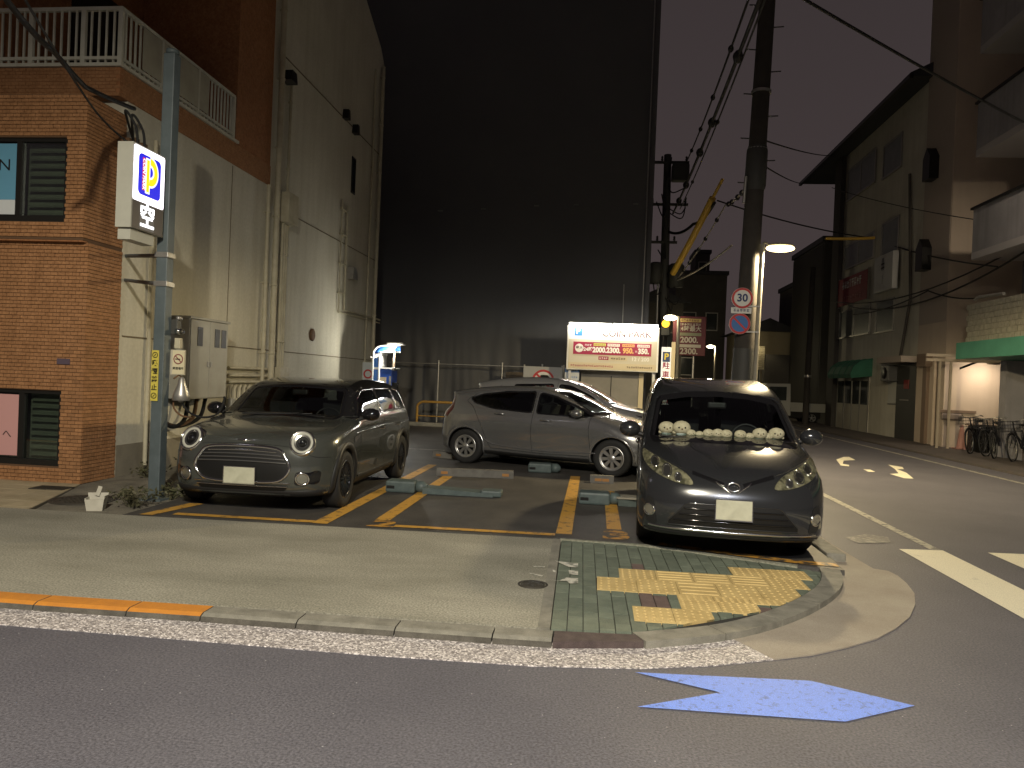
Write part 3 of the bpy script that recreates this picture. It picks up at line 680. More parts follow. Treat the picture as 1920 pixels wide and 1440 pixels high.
for y, z in ((17.05, 7.62), (17.75, 7.50)): MB().prism([(y-0.1, z-0.1), (y+0.1, z-0.1), (y+0.06, z+0.12), (y-0.06, z+0.12)], XW, XW+0.14, 'x').build('vent_hood', WFRAME, bb)
MB().prism([(13.55, 7.05), (13.85, 7.05), (13.8, 7.25), (13.6, 7.25)], XW, XW+0.22, 'x').build('vent_hood', WFRAME, bb)
for k, z in enumerate((1.50, 1.37, 1.26)):
    MB().tube([(XW+0.06, 11.85, z), (XW+0.06, 13.3, z)], 0.028, 8).build('wall_pipe', CREAMP, bb)
for k in range(9):
    y = 11.95+k*0.17; MB().tube([(XW+0.05, y, 0.55+0.1*(k % 3)), (XW+0.05, y, 1.15), (XW+0.05, y+0.05, 1.20)], 0.022, 8).build('wall_pipe', CREAMP, bb)
    MB().bbox(XW, XW+0.12, y-0.06, y+0.06, 0.75+0.05*(k % 2), 0.98, 0.01).build('gas_meter', CREAMP if k % 2 else GREY, bb)
MB().tube([(XW+0.05, 9.62, 0.1), (XW+0.05, 9.62, 4.6)], 0.03, 8).build('conduit', CREAMP, bb)
MB().tube([(XW+0.05, 9.95, 0.1), (XW+0.05, 9.95, 3.6)], 0.04, 8).build('conduit', CREAMP, bb)
MB().box(XW, XW+0.01, 9.051, 11.9, 0.0, 0.42).build('plinth', mat('plinth', (0.25, 0.225, 0.17), 0.9, col2=(0.19, 0.17, 0.13), scale=3, bump=0.4), bb)
# service bracket and entry cable at the corner
MB().box(XW-0.05, XW+0.30, 8.95, 9.05, 4.28, 4.36).build('cable_bracket', RUST, bb)
for k in range(3): MB().bbox(XW+0.02+k*0.09, XW+0.08+k*0.09, 8.86, 8.95, 4.15, 4.40, 0.01).build('insulator', RUST, bb)

# ================================================================== parking sign on its square post
POSTM = mat('post_blue_grey', (0.098, 0.122, 0.132), 0.5, col2=(0.075, 0.095, 0.10), scale=5, fine=0.08)
sp = thing('sign_post', 'blue grey square steel post carrying the parking sign', 'post', (-4.84, 7.75, 0))
MB().bbox(-4.905, -4.775, 7.685, 7.815, 0.0, 4.95, 0.008).build('shaft', POSTM, sp)
MB().box(-4.98, -4.70, 7.60, 7.90, 0.001, 0.02).build('base_plate', POSTM, sp)
for z in (2.40, 2.72): MB().bbox(-4.92, -4.76, 7.67, 7.83, z-0.03, z+0.03, 0.006).build('clamp', STEEL, sp)
for z in (2.40, 2.72): MB().tube([(-4.87, 7.76, z), (XW+0.01, 9.12, z+0.20)], 0.026, 6).build('stay', POSTM, sp)
MB().lathe([(0.02, 0.0), (0.07, 0.01), (0.07, 0.05), (0.02, 0.06)], (-4.84, 7.75, 4.95), n=12).build('cap', POSTM, sp)
st = thing('warning_strip', 'narrow yellow vertical no smoking notice stuck on the square post', 'notice', (-4.90, 7.66, 1.2))
MB().box(-4.905, -4.822, 7.672, 7.678, 1.10, 1.66).build('strip', mat('notice_yellow', (0.62, 0.52, 0.08), 0.6, col2=(0.50, 0.42, 0.08), scale=8), st)
for k, ch in enumerate('⊘喫煙禁止⊘'):
    text(ch, 0.07 if k in (1, 2, 3, 4) else 0.045, BLACK, st, (-4.864, 7.668, 1.605-k*0.09), (1, 0, 0), (0, 0, 1), bold=0.002)
# light box
th = R(90); e_ = Vector((math.cos(th), math.sin(th), 0)); n_ = Vector((math.sin(th), -math.cos(th), 0)); up = Vector((0, 0, 1))
c0 = Vector((-4.887, 7.345, 3.335))
pk = thing('parking_sign', 'lit parking sign box with yellow P on blue at the top of the post', 'sign', c0)
SGREY = mat('sign_housing', (0.42, 0.42, 0.36), 0.5, col2=(0.37, 0.37, 0.32), scale=4)
MB().obox(c0, e_, n_, up, 0.28, 0.085, 0.437).build('housing', SGREY, pk)
fc = c0+n_*0.087
def onface(u, v, d=0.0): return fc+e_*u*0.9+up*v*0.87+n_*d
def rr(w_, h_, r_, cu=0, cv=0, n=6):
    P = []
    for (sx_, sy_, a0) in ((1, 1, 0), (-1, 1, 90), (-1, -1, 180), (1, -1, 270)):
        for k in range(n+1):
            a = R(a0+90*k/n); P.append((cu+sx_*(w_-r_)+r_*math.cos(a), cv+sy_*(h_-r_)+r_*math.sin(a)))
    return P
def plate(name, poly, d0, d1, m, parent=None):
    b = MB(); k = len(poly); b.add([onface(u, v, d0) for u, v in poly]+[onface(u, v, d1) for u, v in poly], [list(range(k))[::-1], list(range(k, 2*k))]+[(i, (i+1) % k, k+(i+1) % k, k+i) for i in range(k)]); return fix_normals(b.build(name, m, parent or pk))
plate('lit_face', rr(0.295, 0.325, 0.03, 0, 0.16), 0.0, 0.006, emit('sign_white_lit', (1.0, 0.93, 1.0), 2.2))
plate('blue_field', rr(0.215, 0.245, 0.06, 0.0, 0.165), 0.006, 0.009, emit('sign_blue_lit', (0.02, 0.02, 0.75), 1.0))
YLIT = emit('sign_yellow_lit', (0.95, 0.78, 0.01), 1.1); WLIT = emit('sign_inner_white', (1.0, 0.98, 1.0), 1.3); RLIT = emit('sign_red_lit', (0.75, 0.02, 0.12), 0.9)
def parc(r0, r1, a0, a1, cu, cv, n=16):
    o = [(cu+r1*math.cos(R(a0+(a1-a0)*k/n)), cv+r1*math.sin(R(a0+(a1-a0)*k/n))*1.15) for k in range(n+1)]
    i = [(cu+r0*math.cos(R(a0+(a1-a0)*k/n)), cv+r0*math.sin(R(a0+(a1-a0)*k/n))*1.15) for k in range(n+1)]
    return o, i
def arcplate(name, r0, r1, d0, d1, m):
    o, i = parc(r0, r1, -98, 92, 0.0, 0.225); b = MB(); k = len(o)
    b.add([onface(u, v, d1) for u, v in o]+[onface(u, v, d1) for u, v in i], [(q, q+1, k+q+1, k+q) for q in range(k-1)]); fix_normals(b.build(name, m, pk))
plate('letter_outline', [(-0.085, -0.045), (0.0, -0.045), (0.0, 0.38), (-0.085, 0.38)], 0.009, 0.011, WLIT)
arcplate('letter_outline', 0.055, 0.165, 0.009, 0.0112, WLIT)
plate('letter_p', [(-0.068, -0.025), (-0.017, -0.025), (-0.017, 0.36), (-0.068, 0.36)], 0.011, 0.013, YLIT)
arcplate('letter_p', 0.075, 0.145, 0.011, 0.0132, YLIT)
plate('red_strip', [(-0.145, -0.02), (-0.092, -0.02), (-0.092, 0.37), (-0.145, 0.37)], 0.009, 0.0105, RLIT)
text('COIN PARK', 0.062, WLIT, pk, onface(-0.118, 0.175, 0.013), -up, e_, bold=0.002, shear=0.2)
plate('display_panel', rr(0.295, 0.165, 0.01, 0, -0.335), 0.0, 0.004, mat('display_grey', (0.10, 0.09, 0.085), 0.35))
plate('display_window', rr(0.135, 0.155, 0.01, -0.02, -0.335), 0.004, 0.006, mat('display_dark', (0.20, 0.20, 0.21), 0.3))
text('空', 0.265, emit('led_white', (1, 1, 1), 2.6), pk, onface(-0.02, -0.34, 0.009), e_, up, bold=0.006)
MB().obox(c0-up*0.50-n_*0.01-e_*0.04, e_, n_, up, 0.20, 0.07, 0.055).build('ballast_box', SGREY, pk)
MB().obox(c0+e_*0.31-up*0.28, e_, n_, up, 0.035, 0.03, 0.03).build('arm', POSTM, pk)
MB().obox(c0+e_*0.31+up*0.28, e_, n_, up, 0.035, 0.03, 0.03).build('arm', POSTM, pk)
for k, (dx, dz) in enumerate(((-0.10, 0.62), (0.02, 0.55))):
    MB().tube(spline([tuple(c0+e_*(dx+0.02)+up*0.43), tuple(c0+e_*(dx+0.05)+up*0.66-n_*0.05), tuple(c0+e_*(dx+0.3)+up*0.92-n_*0.35), (XW+0.2, 8.9, 4.36)], 8), 0.014, 8).build('supply_cable', BLACK, pk)
# flood lamp bell, notice board and cables by the cabinet
nb = thing('no_smoking_board', 'small cream no smoking board beside the post', 'notice', (-4.72, 7.9, 1.3))
MB().box(-4.78, -4.56, 7.86, 7.90, 1.36, 1.74).build('board_side', mat('board_edge', (0.45, 0.42, 0.33), 0.6), nb)
MB().box(-4.745, -4.555, 7.852, 7.859, 1.37, 1.73).build('board_face', mat('board_cream', (0.60, 0.54, 0.36), 0.6), nb)
b = MB(); b.lathe([(0.062, 0.0), (0.062, 0.003), (0.078, 0.003), (0.078, 0.0)], (0, 0, 0), 'y', 24); b.v = [(-4.65+v[0], 7.849-v[1], 1.60+v[2]) for v in b.v]; b.build('prohibition_ring', mat('sign_red_dull', (0.25, 0.09, 0.08), 0.6), nb)
MB().obox((-4.65, 7.848, 1.60), (1, 0, -1), (0, 1, 0), (1, 0, 1), 0.066, 0.001, 0.008).build('slash', MATS['sign_red_dull'], nb)
MB().box(-4.70, -4.62, 7.846, 7.8475, 1.592, 1.606).build('cigarette', BLACK, nb)
text('禁煙場所', 0.045, BLACK, nb, (-4.65, 7.85, 1.455), (1, 0, 0), (0, 0, 1), bold=0.001)
fl = thing('flood_lamp', 'grey bell shaped lamp hanging below the no smoking board', 'lamp', (-4.66, 7.95, 1.0))
MB().lathe([(0.02, 0.36), (0.045, 0.33), (0.06, 0.24), (0.115, 0.10), (0.13, 0.0), (0.12, -0.005), (0.09, 0.02)], (-4.63, 7.93, 0.97), n=20).build('shade', STEEL, fl)
MB().tube([(-4.70, 7.83, 1.30), (-4.66, 7.9, 1.36), (-4.63, 7.93, 1.32)], 0.014, 8).build('bracket', RUST, fl)
MB().lathe([(0.05, 0.05), (0.05, 0.0), (0.03, -0.03), (0.001, -0.035)], (-4.63, 7.93, 0.97), n=14).build('bulb', mat('bulb_glass', (0.5, 0.5, 0.45), 0.2), fl)
MB().tube(spline([(-4.63, 7.93, 0.96), (-4.52, 7.96, 0.80), (-4.32, 8.0, 0.72), (-4.10, 8.05, 0.78), (-4.02, 8.1, 1.0), (-4.03, 8.1, 1.05)], 6), 0.016, 8).build('cable', BLACK, fl)
MB().tube(spline([(-4.72, 7.9, 1.0), (-4.74, 7.92, 0.86), (-4.64, 7.95, 0.74), (-4.48, 7.98, 0.71)], 6), 0.014, 8).build('cable', RUST, fl)
cm = thing('camera_unit', 'small metal camera and switch box on the post above the notice', 'camera', (-4.73, 7.9, 1.8))
MB().bbox(-4.765, -4.66, 7.80, 7.92, 1.97, 2.20, 0.01).build('switch_box', mat('dark_box', (0.05, 0.05, 0.045), 0.5), cm)
MB().lathe([(0.001, -0.10), (0.04, -0.095), (0.045, 0.0), (0.04, 0.06), (0.001, 0.065)], (-4.64, 7.86, 2.02), 'y', 16).build('camera_body', CHROME, cm)
MB().lathe([(0.001, -0.06), (0.032, -0.055), (0.035, 0.03), (0.001, 0.035)], (-4.66, 7.86, 2.22), 'y', 16).build('camera_body', STEEL, cm)
MB().bbox(-4.72, -4.63, 7.84, 7.92, 1.76, 1.92, 0.008).build('switch_box', CREAMP, cm)

for o_ in (nb, fl, cm):      # nearer the post and smaller
    pv = Vector((-4.76, 7.85, 1.5)); Mx = Matrix.Translation(pv-Vector((0.02, 0, 0.0))) @ Matrix.Scale(0.74, 4) @ Matrix.Translation(-pv) @ WM[o_]; o_.matrix_local = Mx; WM[o_] = Mx
# cabinet on the wall
cb = thing('meter_cabinet', 'grey two door utility cabinet mounted on the cream wall', 'cabinet', (XW+0.2, 11.1, 1.0))
CX1 = -5.86
MB().bbox(XW+0.012, CX1, 10.05, 11.15, 1.02, 2.19, 0.006).build('case', GREY, cb)
MB().box(XW+0.013, CX1+0.03, 10.02, 11.18, 2.191, 2.225).build('rain_cap', GREY, cb)
for k in range(2):
    y0, y1 = (10.065, 10.595) if k == 0 else (10.605, 11.135)
    dr = MB().bbox(CX1+0.001, CX1+0.015, y0, y1, 1.035, 2.18, 0.004).build('door', GREY, cb)
    for yy in ((y0+0.18,) if k == 0 else (y0+0.13, y0+0.33)):
        wf = MB().box(CX1+0.015, CX1+0.021, yy, yy+0.14, 1.80, 2.08).build('window', WFRAME, dr)
    MB().box(CX1+0.015, CX1+0.035, (y1-0.06) if k == 0 else (y0+0.02), (y1-0.03) if k == 0 else (y0+0.05), 1.50, 1.58).build('handle', STEEL, dr)
for k in range(3):
    MB().tube(spline([(XW+0.2, 10.4+k*0.25, 1.02), (XW+0.22, 10.3+k*0.2, 0.72), (XW+0.22, 10.0+k*0.05, 0.62), (XW+0.1, 9.75, 0.75)], 6), 0.03, 8).build('feed_cable', BLACK if k != 1 else RUST, cb)
# ================================================================== LOT FURNITURE AND BACK OF THE LOT
LOCKM = mat('lock_paint', (0.092, 0.122, 0.12), 0.5, col2=(0.065, 0.088, 0.088), scale=10, fine=0.12, obj=True)
def parking_lock(label, loc, rz, length, tail=True, cover=False, dark=False):
    t = thing('parking_lock', label, 'parking lock', loc, rz)
    MB().bbox(-0.02, 0.36, -0.13, 0.13, 0.0, 0.15, 0.025).build('motor_housing', LOCKM, t, local=True)
    MB().bbox(0.0, 0.10, -0.132, -0.12, 0.05, 0.09, 0.003).build('lock_window', BLACK, t, local=True)
    MB().lathe([(0.001, 0.36), (0.075, 0.365), (0.075, 0.45), (0.03, 0.50)], (0, 0, 0.075), 'x', 16).build('hinge', LOCKM, t, local=True)
    if length:
        MB().prism([(0.46, 0.005), (length, 0.005), (length-0.02, 0.05), (0.50, 0.085), (0.46, 0.085)], -0.13, 0.13, 'y').build('flap', LOCKM, t, local=True)
    if tail: MB().bbox(length-0.16, length+0.10, -0.12, 0.12, 0.004, 0.085, 0.02).build('end_block', LOCKM, t, local=True)
    if cover:
        c = MB(); c.prism(rnd([(0.42, -0.10), (0.80, -0.10), (0.80, 0.14), (0.48, 0.14)], keep=0.3), 0.088, 0.11); c.build('tread_plate', mat('tread', (0.34, 0.32, 0.27), 0.6, bump=0.8, bscale=80), t, local=True)
    return t
parking_lock('blue green parking lock with long flap in the empty bay', (-2.60, 9.25, 0.003), R(1.5), 1.36)
parking_lock('blue green parking lock with tread plate beside the dark minivan', (-0.15, 9.20, 0.003), R(0), 0.95, False, True)
parking_lock('small dark parking lock in front of the silver grey hatchback', (-1.04, 12.02, 0.003), R(2), 0.0, False)
STOPM = mat('wheel_stop', (0.16, 0.155, 0.14), 0.85, col2=(0.11, 0.105, 0.095), scale=8, bump=0.4)
def stop(label, x0, x1, y, ang=0.0):
    t = thing('wheel_stop', label, 'wheel stop', ((x0+x1)/2, y, 0.003), R(ang)); L_ = (x1-x0)/2
    MB().prism([(-0.08, 0.0), (0.08, 0.0), (0.055, 0.11), (-0.055, 0.11)], -L_, L_, 'x').build('block', STOPM, t, local=True)
    for s_ in (-1, 1): MB().box(s_*(L_-0.12)-0.05, s_*(L_-0.12)+0.05, -0.083, 0.083, 0.03, 0.07).build('reflector', mat('stop_reflector', (0.35, 0.17, 0.05), 0.4), t, local=True)
stop('long low concrete wheel stop across the empty bay', -2.36, -1.20, 11.05, 6)
stop('short concrete wheel stop left of the minivan', -0.05, 0.30, 11.15)
stop('dark wheel stop at the rear wheel of the silver grey hatchback', -2.95, -2.35, 13.35, -16)

# ---- big building wrapped in dark sheeting
SHEET = mat('dark_sheeting', (0.088, 0.089, 0.092), 0.7, col2=(0.097, 0.098, 0.101), scale=0.5, bump=0.25, bscale=9, spec=0.25)
sb = thing('sheeted_building', 'tall building wrapped in dark grey sheeting behind the lot', 'building', (-5, 24, 0))
nx, nz = 230, 90; vs = []; fs = []
xs = np.linspace(-13, 1.37, nx); zs_ = np.concatenate([np.linspace(0, 5, 55), np.linspace(5.3, 24, nz-55)])
for j, z in enumerate(zs_):
    low = max(0, 1-z/4.2)
    for i, x in enumerate(xs):
        y = 23.5+0.012*math.sin(x*1.9+0.6*math.sin(z*0.5))+0.003*math.sin(x*9.1+z*0.35)
        y += low*low*0.11*math.sin(x*6.5+1.9*math.sin(x*1.3)+z*(1.6*math.sin(x*2.1)))+low*low*0.035*math.sin(x*17+z*2.4*math.cos(x*1.7))
        vs.append((x, y, z))
for j in range(nz-1):
    for i in range(nx-1): fs.append((j*nx+i, j*nx+i+1, (j+1)*nx+i+1, (j+1)*nx+i))
b = MB(); b.add(vs, fs, True); b.build('front_sheet', SHEET, sb)
MB().box(-13, 1.36, 23.75, 40, 0, 24).build('building_core', SHEET, sb)
MB().box(1.37, 1.50, 23.45, 40, 0, 24).build('side_sheet', SHEET, sb)
MB().tube([(0.72, 23.42, 0), (0.70, 23.42, 4.6)], 0.012, 6).build('seam_rope', STEEL, sb)
for x, z in ((-3.9, 6.88), (-2.2, 7.0), (-0.95, 7.05), (-5.3, 6.8), (0.9, 7.1)): MB().box(x-0.02, x+0.14, 23.36, 23.40, z, z+0.03).build('tie_clip', mat('tie_clip', (0.16, 0.16, 0.15), 0.5), sb)
MB().tube([(1.30, 23.38, 0), (1.30, 23.38, 24)], 0.02, 8).build('edge_pole', STEEL, sb)

# ---- pipe fence with sheets of board
fe = thing('pipe_fence', 'low pipe fence with rusty boards along the back of the lot', 'fence', (-3, 23.0, 0))
MB().tube([(-6.6, 22.95, 1.88), (-1.0, 22.95, 1.90)], 0.018, 8).build('top_pipe', STEEL, fe)
for x in (-6.5, -5.0, -2.97, -1.72, -1.05): MB().tube([(x, 22.93, 0), (x, 22.93, 2.0)], 0.03, 8).build('post', STEEL, fe)
MB().box(-2.85, -1.80, 22.90, 22.94, 0.2, 1.72).build('board', mat('rusty_board', (0.11, 0.085, 0.06), 0.8, col2=(0.06, 0.05, 0.04), scale=5, streak=(0.05, 0.04, 0.03)), fe)
ns = thing('no_idling_sign', 'grey board with a red no idling ring on the back fence', 'sign', (-1.55, 21.9, 1.2))
XA, XB = -2.20, -1.03
MB().bbox(XA, XB, 21.88, 21.92, 1.05, 1.90, 0.01).build('board', mat('sign_grey', (0.34, 0.34, 0.33), 0.5), ns)
for x in (XA+0.02, XB-0.02): MB().tube([(x, 21.95, 0), (x, 21.95, 1.95)], 0.025, 8).build('post', STEEL, ns)
RED = mat('sign_red', (0.42, 0.03, 0.03), 0.5); WHT = mat('sign_white', (0.62, 0.62, 0.58), 0.5)
def ring_y(name, cx, y, cz, r0, r1, m, parent, n=32):
    b = MB(); P = []
    for r_ in (r0, r1): P += [(cx+r_*math.cos(a), y, cz+r_*math.sin(a)) for a in np.linspace(0, 2*math.pi, n+1)[:-1]]
    b.add(P, [(i, (i+1) % n, n+(i+1) % n, n+i) for i in range(n)]); return fix_normals(b.build(name, m, parent))
def disc_y(name, cx, y, cz, r_, m, parent, n=32, t=0.0):
    b = MB(); P = [(cx+r_*math.cos(a), y, cz+r_*math.sin(a)) for a in np.linspace(0, 2*math.pi, n+1)[:-1]]
    b.add(P, [list(range(n))]); 
    if t: b.add([(p[0], p[1]+t, p[2]) for p in P], [list(range(n))[::-1]]); b.f += [[i, (i+1) % n, n+(i+1) % n, n+i] for i in range(n)]
    return b.build(name, m, parent)
disc_y('disc', -1.60, 21.876, 1.48, 0.30, WHT, ns); ring_y('ring', -1.60, 21.873, 1.48, 0.27, 0.335, RED, ns)
MB().prism(rnd([(-1.78, 1.56), (-1.66, 1.66), (-1.48, 1.66), (-1.38, 1.56), (-1.38, 1.50), (-1.78, 1.50)]), 21.868, 21.872, 'y').build('car_symbol', BLACK, ns)
for k in range(3): disc_y('smoke_symbol', -1.76+k*0.09, 21.870, 1.38-0.03*(k % 2), 0.055, BLACK, ns, 14)
MB().obox((-1.60, 21.864, 1.48), (1, 0, -1), (0, 1, 0), (1, 0, 1), 0.28, 0.002, 0.03).build('slash', RED, ns)
bs = thing('blue_notice', 'small white notice with blue heading left of the rate board', 'notice', (-0.72, 21.3, 1.5))
MB().box(-0.94, -0.53, 21.28, 21.30, 1.53, 1.76).build('sheet', mat('notice_white', (0.55, 0.58, 0.62), 0.5), bs)
MB().box(-0.94, -0.53, 21.275, 21.301, 1.761, 1.87).build('heading', mat('notice_blue', (0.10, 0.22, 0.46), 0.5), bs)
text('#5', 0.07, WHT, bs, (-0.735, 21.27, 1.815), (1, 0, 0), (0, 0, 1)); text('#5', 0.06, mat('notice_blue', (0, 0, 0)), bs, (-0.72, 21.27, 1.62), (1, 0, 0), (0, 0, 1))
MB().tube([(-0.74, 21.33, 0), (-0.74, 21.33, 1.85)], 0.02, 8).build('stake', STEEL, bs)

# ---- rate board
YB = 21.0
rb = thing('rate_board', 'large coin park rate board lit by two tubes at the back of the lot', 'sign', (0.4, YB, 0))
CRM = mat('board_face', (0.60, 0.55, 0.42), 0.5); CRM2 = mat('board_foot', (0.62, 0.53, 0.34), 0.5); WTOP = mat('board_top', (0.78, 0.77, 0.72), 0.5); MAR = mat('rate_red', (0.33, 0.015, 0.06), 0.5)
MB().bbox(-0.90, 1.66, YB+0.002, YB+0.16, 1.84, 3.10, 0.015).build('frame', WTOP, rb)
MB().box(-0.85, 1.61, YB-0.008, YB, 2.70, 3.07).build('top_panel', WTOP, rb)
MB().box(-0.85, 1.61, YB-0.008, YB, 2.051, 2.699).build('middle_panel', CRM, rb)
MB().box(-0.85, 1.61, YB-0.008, YB, 1.87, 2.05).build('foot_panel', CRM2, rb)
MB().box(-0.72, 1.46, YB-0.014, YB-0.009, 2.28, 2.63).build('rate_strip', MAR, rb)
DBL = mat('logo_blue', (0.03, 0.16, 0.38), 0.5)
lg_ = MB().box(-0.70, -0.48, YB-0.014, YB-0.009, 2.80, 3.02).build('logo', DBL, rb)
text('P', 0.22, WTOP, rb, (-0.60, YB-0.018, 2.92), (1, 0, 0), (0, 0, 1), bold=0.006)
BRN = mat('letter_brown', (0.075, 0.03, 0.025), 0.5); CW = mat('letter_white', (0.80, 0.78, 0.72), 0.5); CY = mat('letter_lime', (0.55, 0.62, 0.12), 0.5); CO = mat('letter_orange', (0.75, 0.42, 0.15), 0.5)
ex, ez_ = (1, 0, 0), (0, 0, 1)
text('COIN PARK', 0.26, BRN, rb, (0.76, YB-0.012, 2.88), ex, ez_, bold=0.003)
disc_y('badge', -0.55, YB-0.017, 2.455, 0.12, CW, rb); text('最大', 0.10, BRN, rb, (-0.55, YB-0.02, 2.46), ex, ez_, bold=0.002)
text('#3', 0.065, CW, rb, (-0.30, YB-0.018, 2.54), ex, ez_); text('24時', 0.13, CW, rb, (-0.30, YB-0.018, 2.42), ex, ez_, bold=0.004)
for x, s_, m_, h_, hm in ((0.02, '2000.', CW, '#6', CY), (0.41, '2300.', CW, '#6', CW), (0.82, '950.', CO, '#6', CO), (1.24, '350.', CW, '#6', CW)):
    text(s_, 0.20, m_, rb, (x, YB-0.018, 2.41), ex, ez_, bold=0.010, sx=0.88); MB().box(x-0.17, x+0.17, YB-0.0155, YB-0.0145, 2.525, 2.60).build('rate_tag', hm, rb)
    text(h_, 0.052, MAR, rb, (x, YB-0.019, 2.562), ex, ez_)
text('分', 0.07, CW, rb, (1.04, YB-0.018, 2.40), ex, ez_)
MB().box(0.0, 0.28, YB-0.013, YB-0.0085, 2.14, 2.235).build('tag', MAR, rb); text('#4', 0.06, CW, rb, (0.14, YB-0.017, 2.187), ex, ez_)
MB().box(0.30, 0.80, YB-0.013, YB-0.0085, 2.14, 2.235).build('tag', CRM2, rb); text('#6', 0.07, BRN, rb, (0.55, YB-0.017, 2.187), ex, ez_)
text('12 / 200', 0.15, CW, rb, (1.16, YB-0.015, 2.185), ex, ez_, bold=0.004)
text('#20', 0.06, MAR, rb, (-0.18, YB-0.012, 1.96), ex, ez_); text('#12', 0.06, BRN, rb, (1.15, YB-0.012, 1.955), ex, ez_)
for x in (-0.80, 1.56): MB().bbox(x-0.04, x+0.04, YB+0.17, YB+0.25, 0, 3.1, 0.006).build('leg', STEEL, rb)
TUBE = emit('tube_light', (1.0, 0.97, 0.90), 110.0)
for x0, x1 in ((-0.86, 0.33), (0.37, 1.62)):
    fx = MB().box(x0, x1, YB-0.20, YB-0.02, 3.15, 3.17).build('lamp_housing', WTOP, rb)
    MB().tube([(x0+0.02, YB-0.13, 3.128), (x1-0.02, YB-0.13, 3.128)], 0.02, 10).build('tube', TUBE, fx)
for x in (-0.8, 0.35, 1.56): MB().box(x-0.015, x+0.015, YB-0.1, YB+0.16, 3.105, 3.148).build('lamp_arm', STEEL, rb)
sh_ = thing('storage_shed', 'plain grey metal shed standing under the rate board', 'shed', (0.35, 21.9, 0))
MB().box(-0.48, 1.30, 21.6, 22.4, 0, 1.80).build('walls', mat('shed_grey', (0.26, 0.245, 0.215), 0.55, col2=(0.22, 0.21, 0.185), scale=2), sh_)
MB().box(-0.52, 1.34, 21.56, 22.44, 1.801, 1.835).build('roof', mat('shed_grey', (0, 0, 0)), sh_)
MB().box(1.18, 1.31, 21.55, 21.6, 0, 1.80).build('corner_post', CRM2, sh_); MB().box(0.38, 0.40, 21.592, 21.6, 0.1, 1.7).build('door_gap', BLACK, sh_)
pb = thing('parking_banner', 'narrow white upright parking sign right of the rate board', 'sign', (1.88, 20.8, 0))
MB().bbox(1.73, 1.99, 20.78, 20.86, 0.1, 2.55, 0.01).build('panel', emit('banner_white', (0.75, 0.74, 0.70), 0.55), pb)
MB().box(1.76, 1.96, 20.772, 20.779, 2.14, 2.42).build('blue_field', mat('logo_blue_dark', (0.02, 0.05, 0.16), 0.5), pb); text('P', 0.24, mat('letter_yellow', (0.75, 0.62, 0.08), 0.5), pb, (1.86, 20.768, 2.28), ex, ez_, bold=0.008)
for k, ch in enumerate('駐車場入口'): text(ch, 0.20, MAR, pb, (1.86, 20.772, 2.02-k*0.24), ex, ez_, bold=0.004)
MB().box(2.0, 2.10, 20.82, 20.9, 0, 2.7).build('side_post', CRM2, pb)

# ---- pay machine with lit hood
pm = thing('pay_machine', 'blue ticket machine under an arched lit hood by the cream wall', 'ticket machine', (-5.1, 17.5, 0))
PB = mat('machine_blue', (0.02, 0.075, 0.36), 0.4); PBL = mat('hood_blue', (0.05, 0.19, 0.60), 0.4); PW_ = mat('hood_white', (0.78, 0.79, 0.78), 0.5)
MB().bbox(-5.34, -4.92, 17.35, 17.85, 0.0, 1.62, 0.02).build('cabinet', PB, pm)
MB().box(-5.26, -5.05, 17.338, 17.349, 0.75, 1.42).build('front_panel', mat('machine_face', (0.45, 0.38, 0.27), 0.5), pm)
MB().box(-4.98, -4.93, 17.33, 17.349, 0.9, 1.45).build('key_panel', STEEL, pm)
MB().bbox(-4.93, -4.80, 17.4, 17.55, 0.9, 1.3, 0.01).build('coin_tray', mat('dark_metal', (0, 0, 0)), pm)
def hood(name, off0, off1, y0, y1, m):
    pts = [(-5.40, 0.72), (-5.40, 1.9), (-5.38, 2.05), (-5.30, 2.15), (-5.18, 2.19), (-4.88, 2.22)]
    P = spline(pts, 6); b = MB(); n = len(P); vs = []
    for o_ in (off0, off1):
        for k in range(n):
            a = np.array(P[max(k-1, 0)]); c = np.array(P[min(k+1, n-1)]); t_ = (c-a)/np.linalg.norm(c-a); nn = np.array((t_[1], -t_[0])); q = np.array(P[k])+nn*o_
            vs += [(q[0], y0, q[1]), (q[0], y1, q[1])]
    fs = []
    for k in range(n-1):
        a, c = 2*k, 2*n+2*k
        fs += [(a, a+1, a+3, a+2), (c, c+2, c+3, c+1), (a, a+2, c+2, c), (a+1, c+1, c+3, a+3)]
    b.add(vs, fs, True); return fix_normals(b.build(name, m, pm))
hood('hood_trim', 0.0, 0.035, 17.30, 17.86, PW_); hood('hood_panel', 0.036, 0.15, 17.33, 17.86, PBL); hood('hood_trim', 0.151, 0.19, 17.30, 17.86, PW_)
for z in (1.95, 1.60): MB().box(-5.40, -5.20, 17.315, 17.87, z, z+0.035).build('hood_band', PW_, pm)
MB().box(-5.36, -4.86, 17.32, 17.87, 1.625, 1.655).build('shelf', PW_, pm)
lm = MB().bbox(-5.05, -4.66, 17.25, 17.6, 2.215, 2.26, 0.01).build('lamp_housing', STEEL, pm)
MB().ball((-4.93, 17.38, 2.17), 0.07, (1.3, 1, 0.7), 14, 8).build('lamp_bulb', emit('machine_lamp', (1.0, 0.97, 0.85), 60.0), lm)
light('machine_light', 'POINT', (-4.86, 17.25, 2.10), 75, (1.0, 0.95, 0.82), 0.06)
MB().box(-4.905, -4.86, 17.36, 17.40, 1.66, 2.05).build('card_holder', mat('holder_brown', (0.30, 0.23, 0.17), 0.5), pm); MB().ball((-4.88, 17.36, 1.62), 0.05).build('speaker', CHROME, pm)
nw = thing('round_sign', 'small pale sign with red ring at the rear corner of the cream wall', 'sign', (-5.85, 18.5, 1.2))
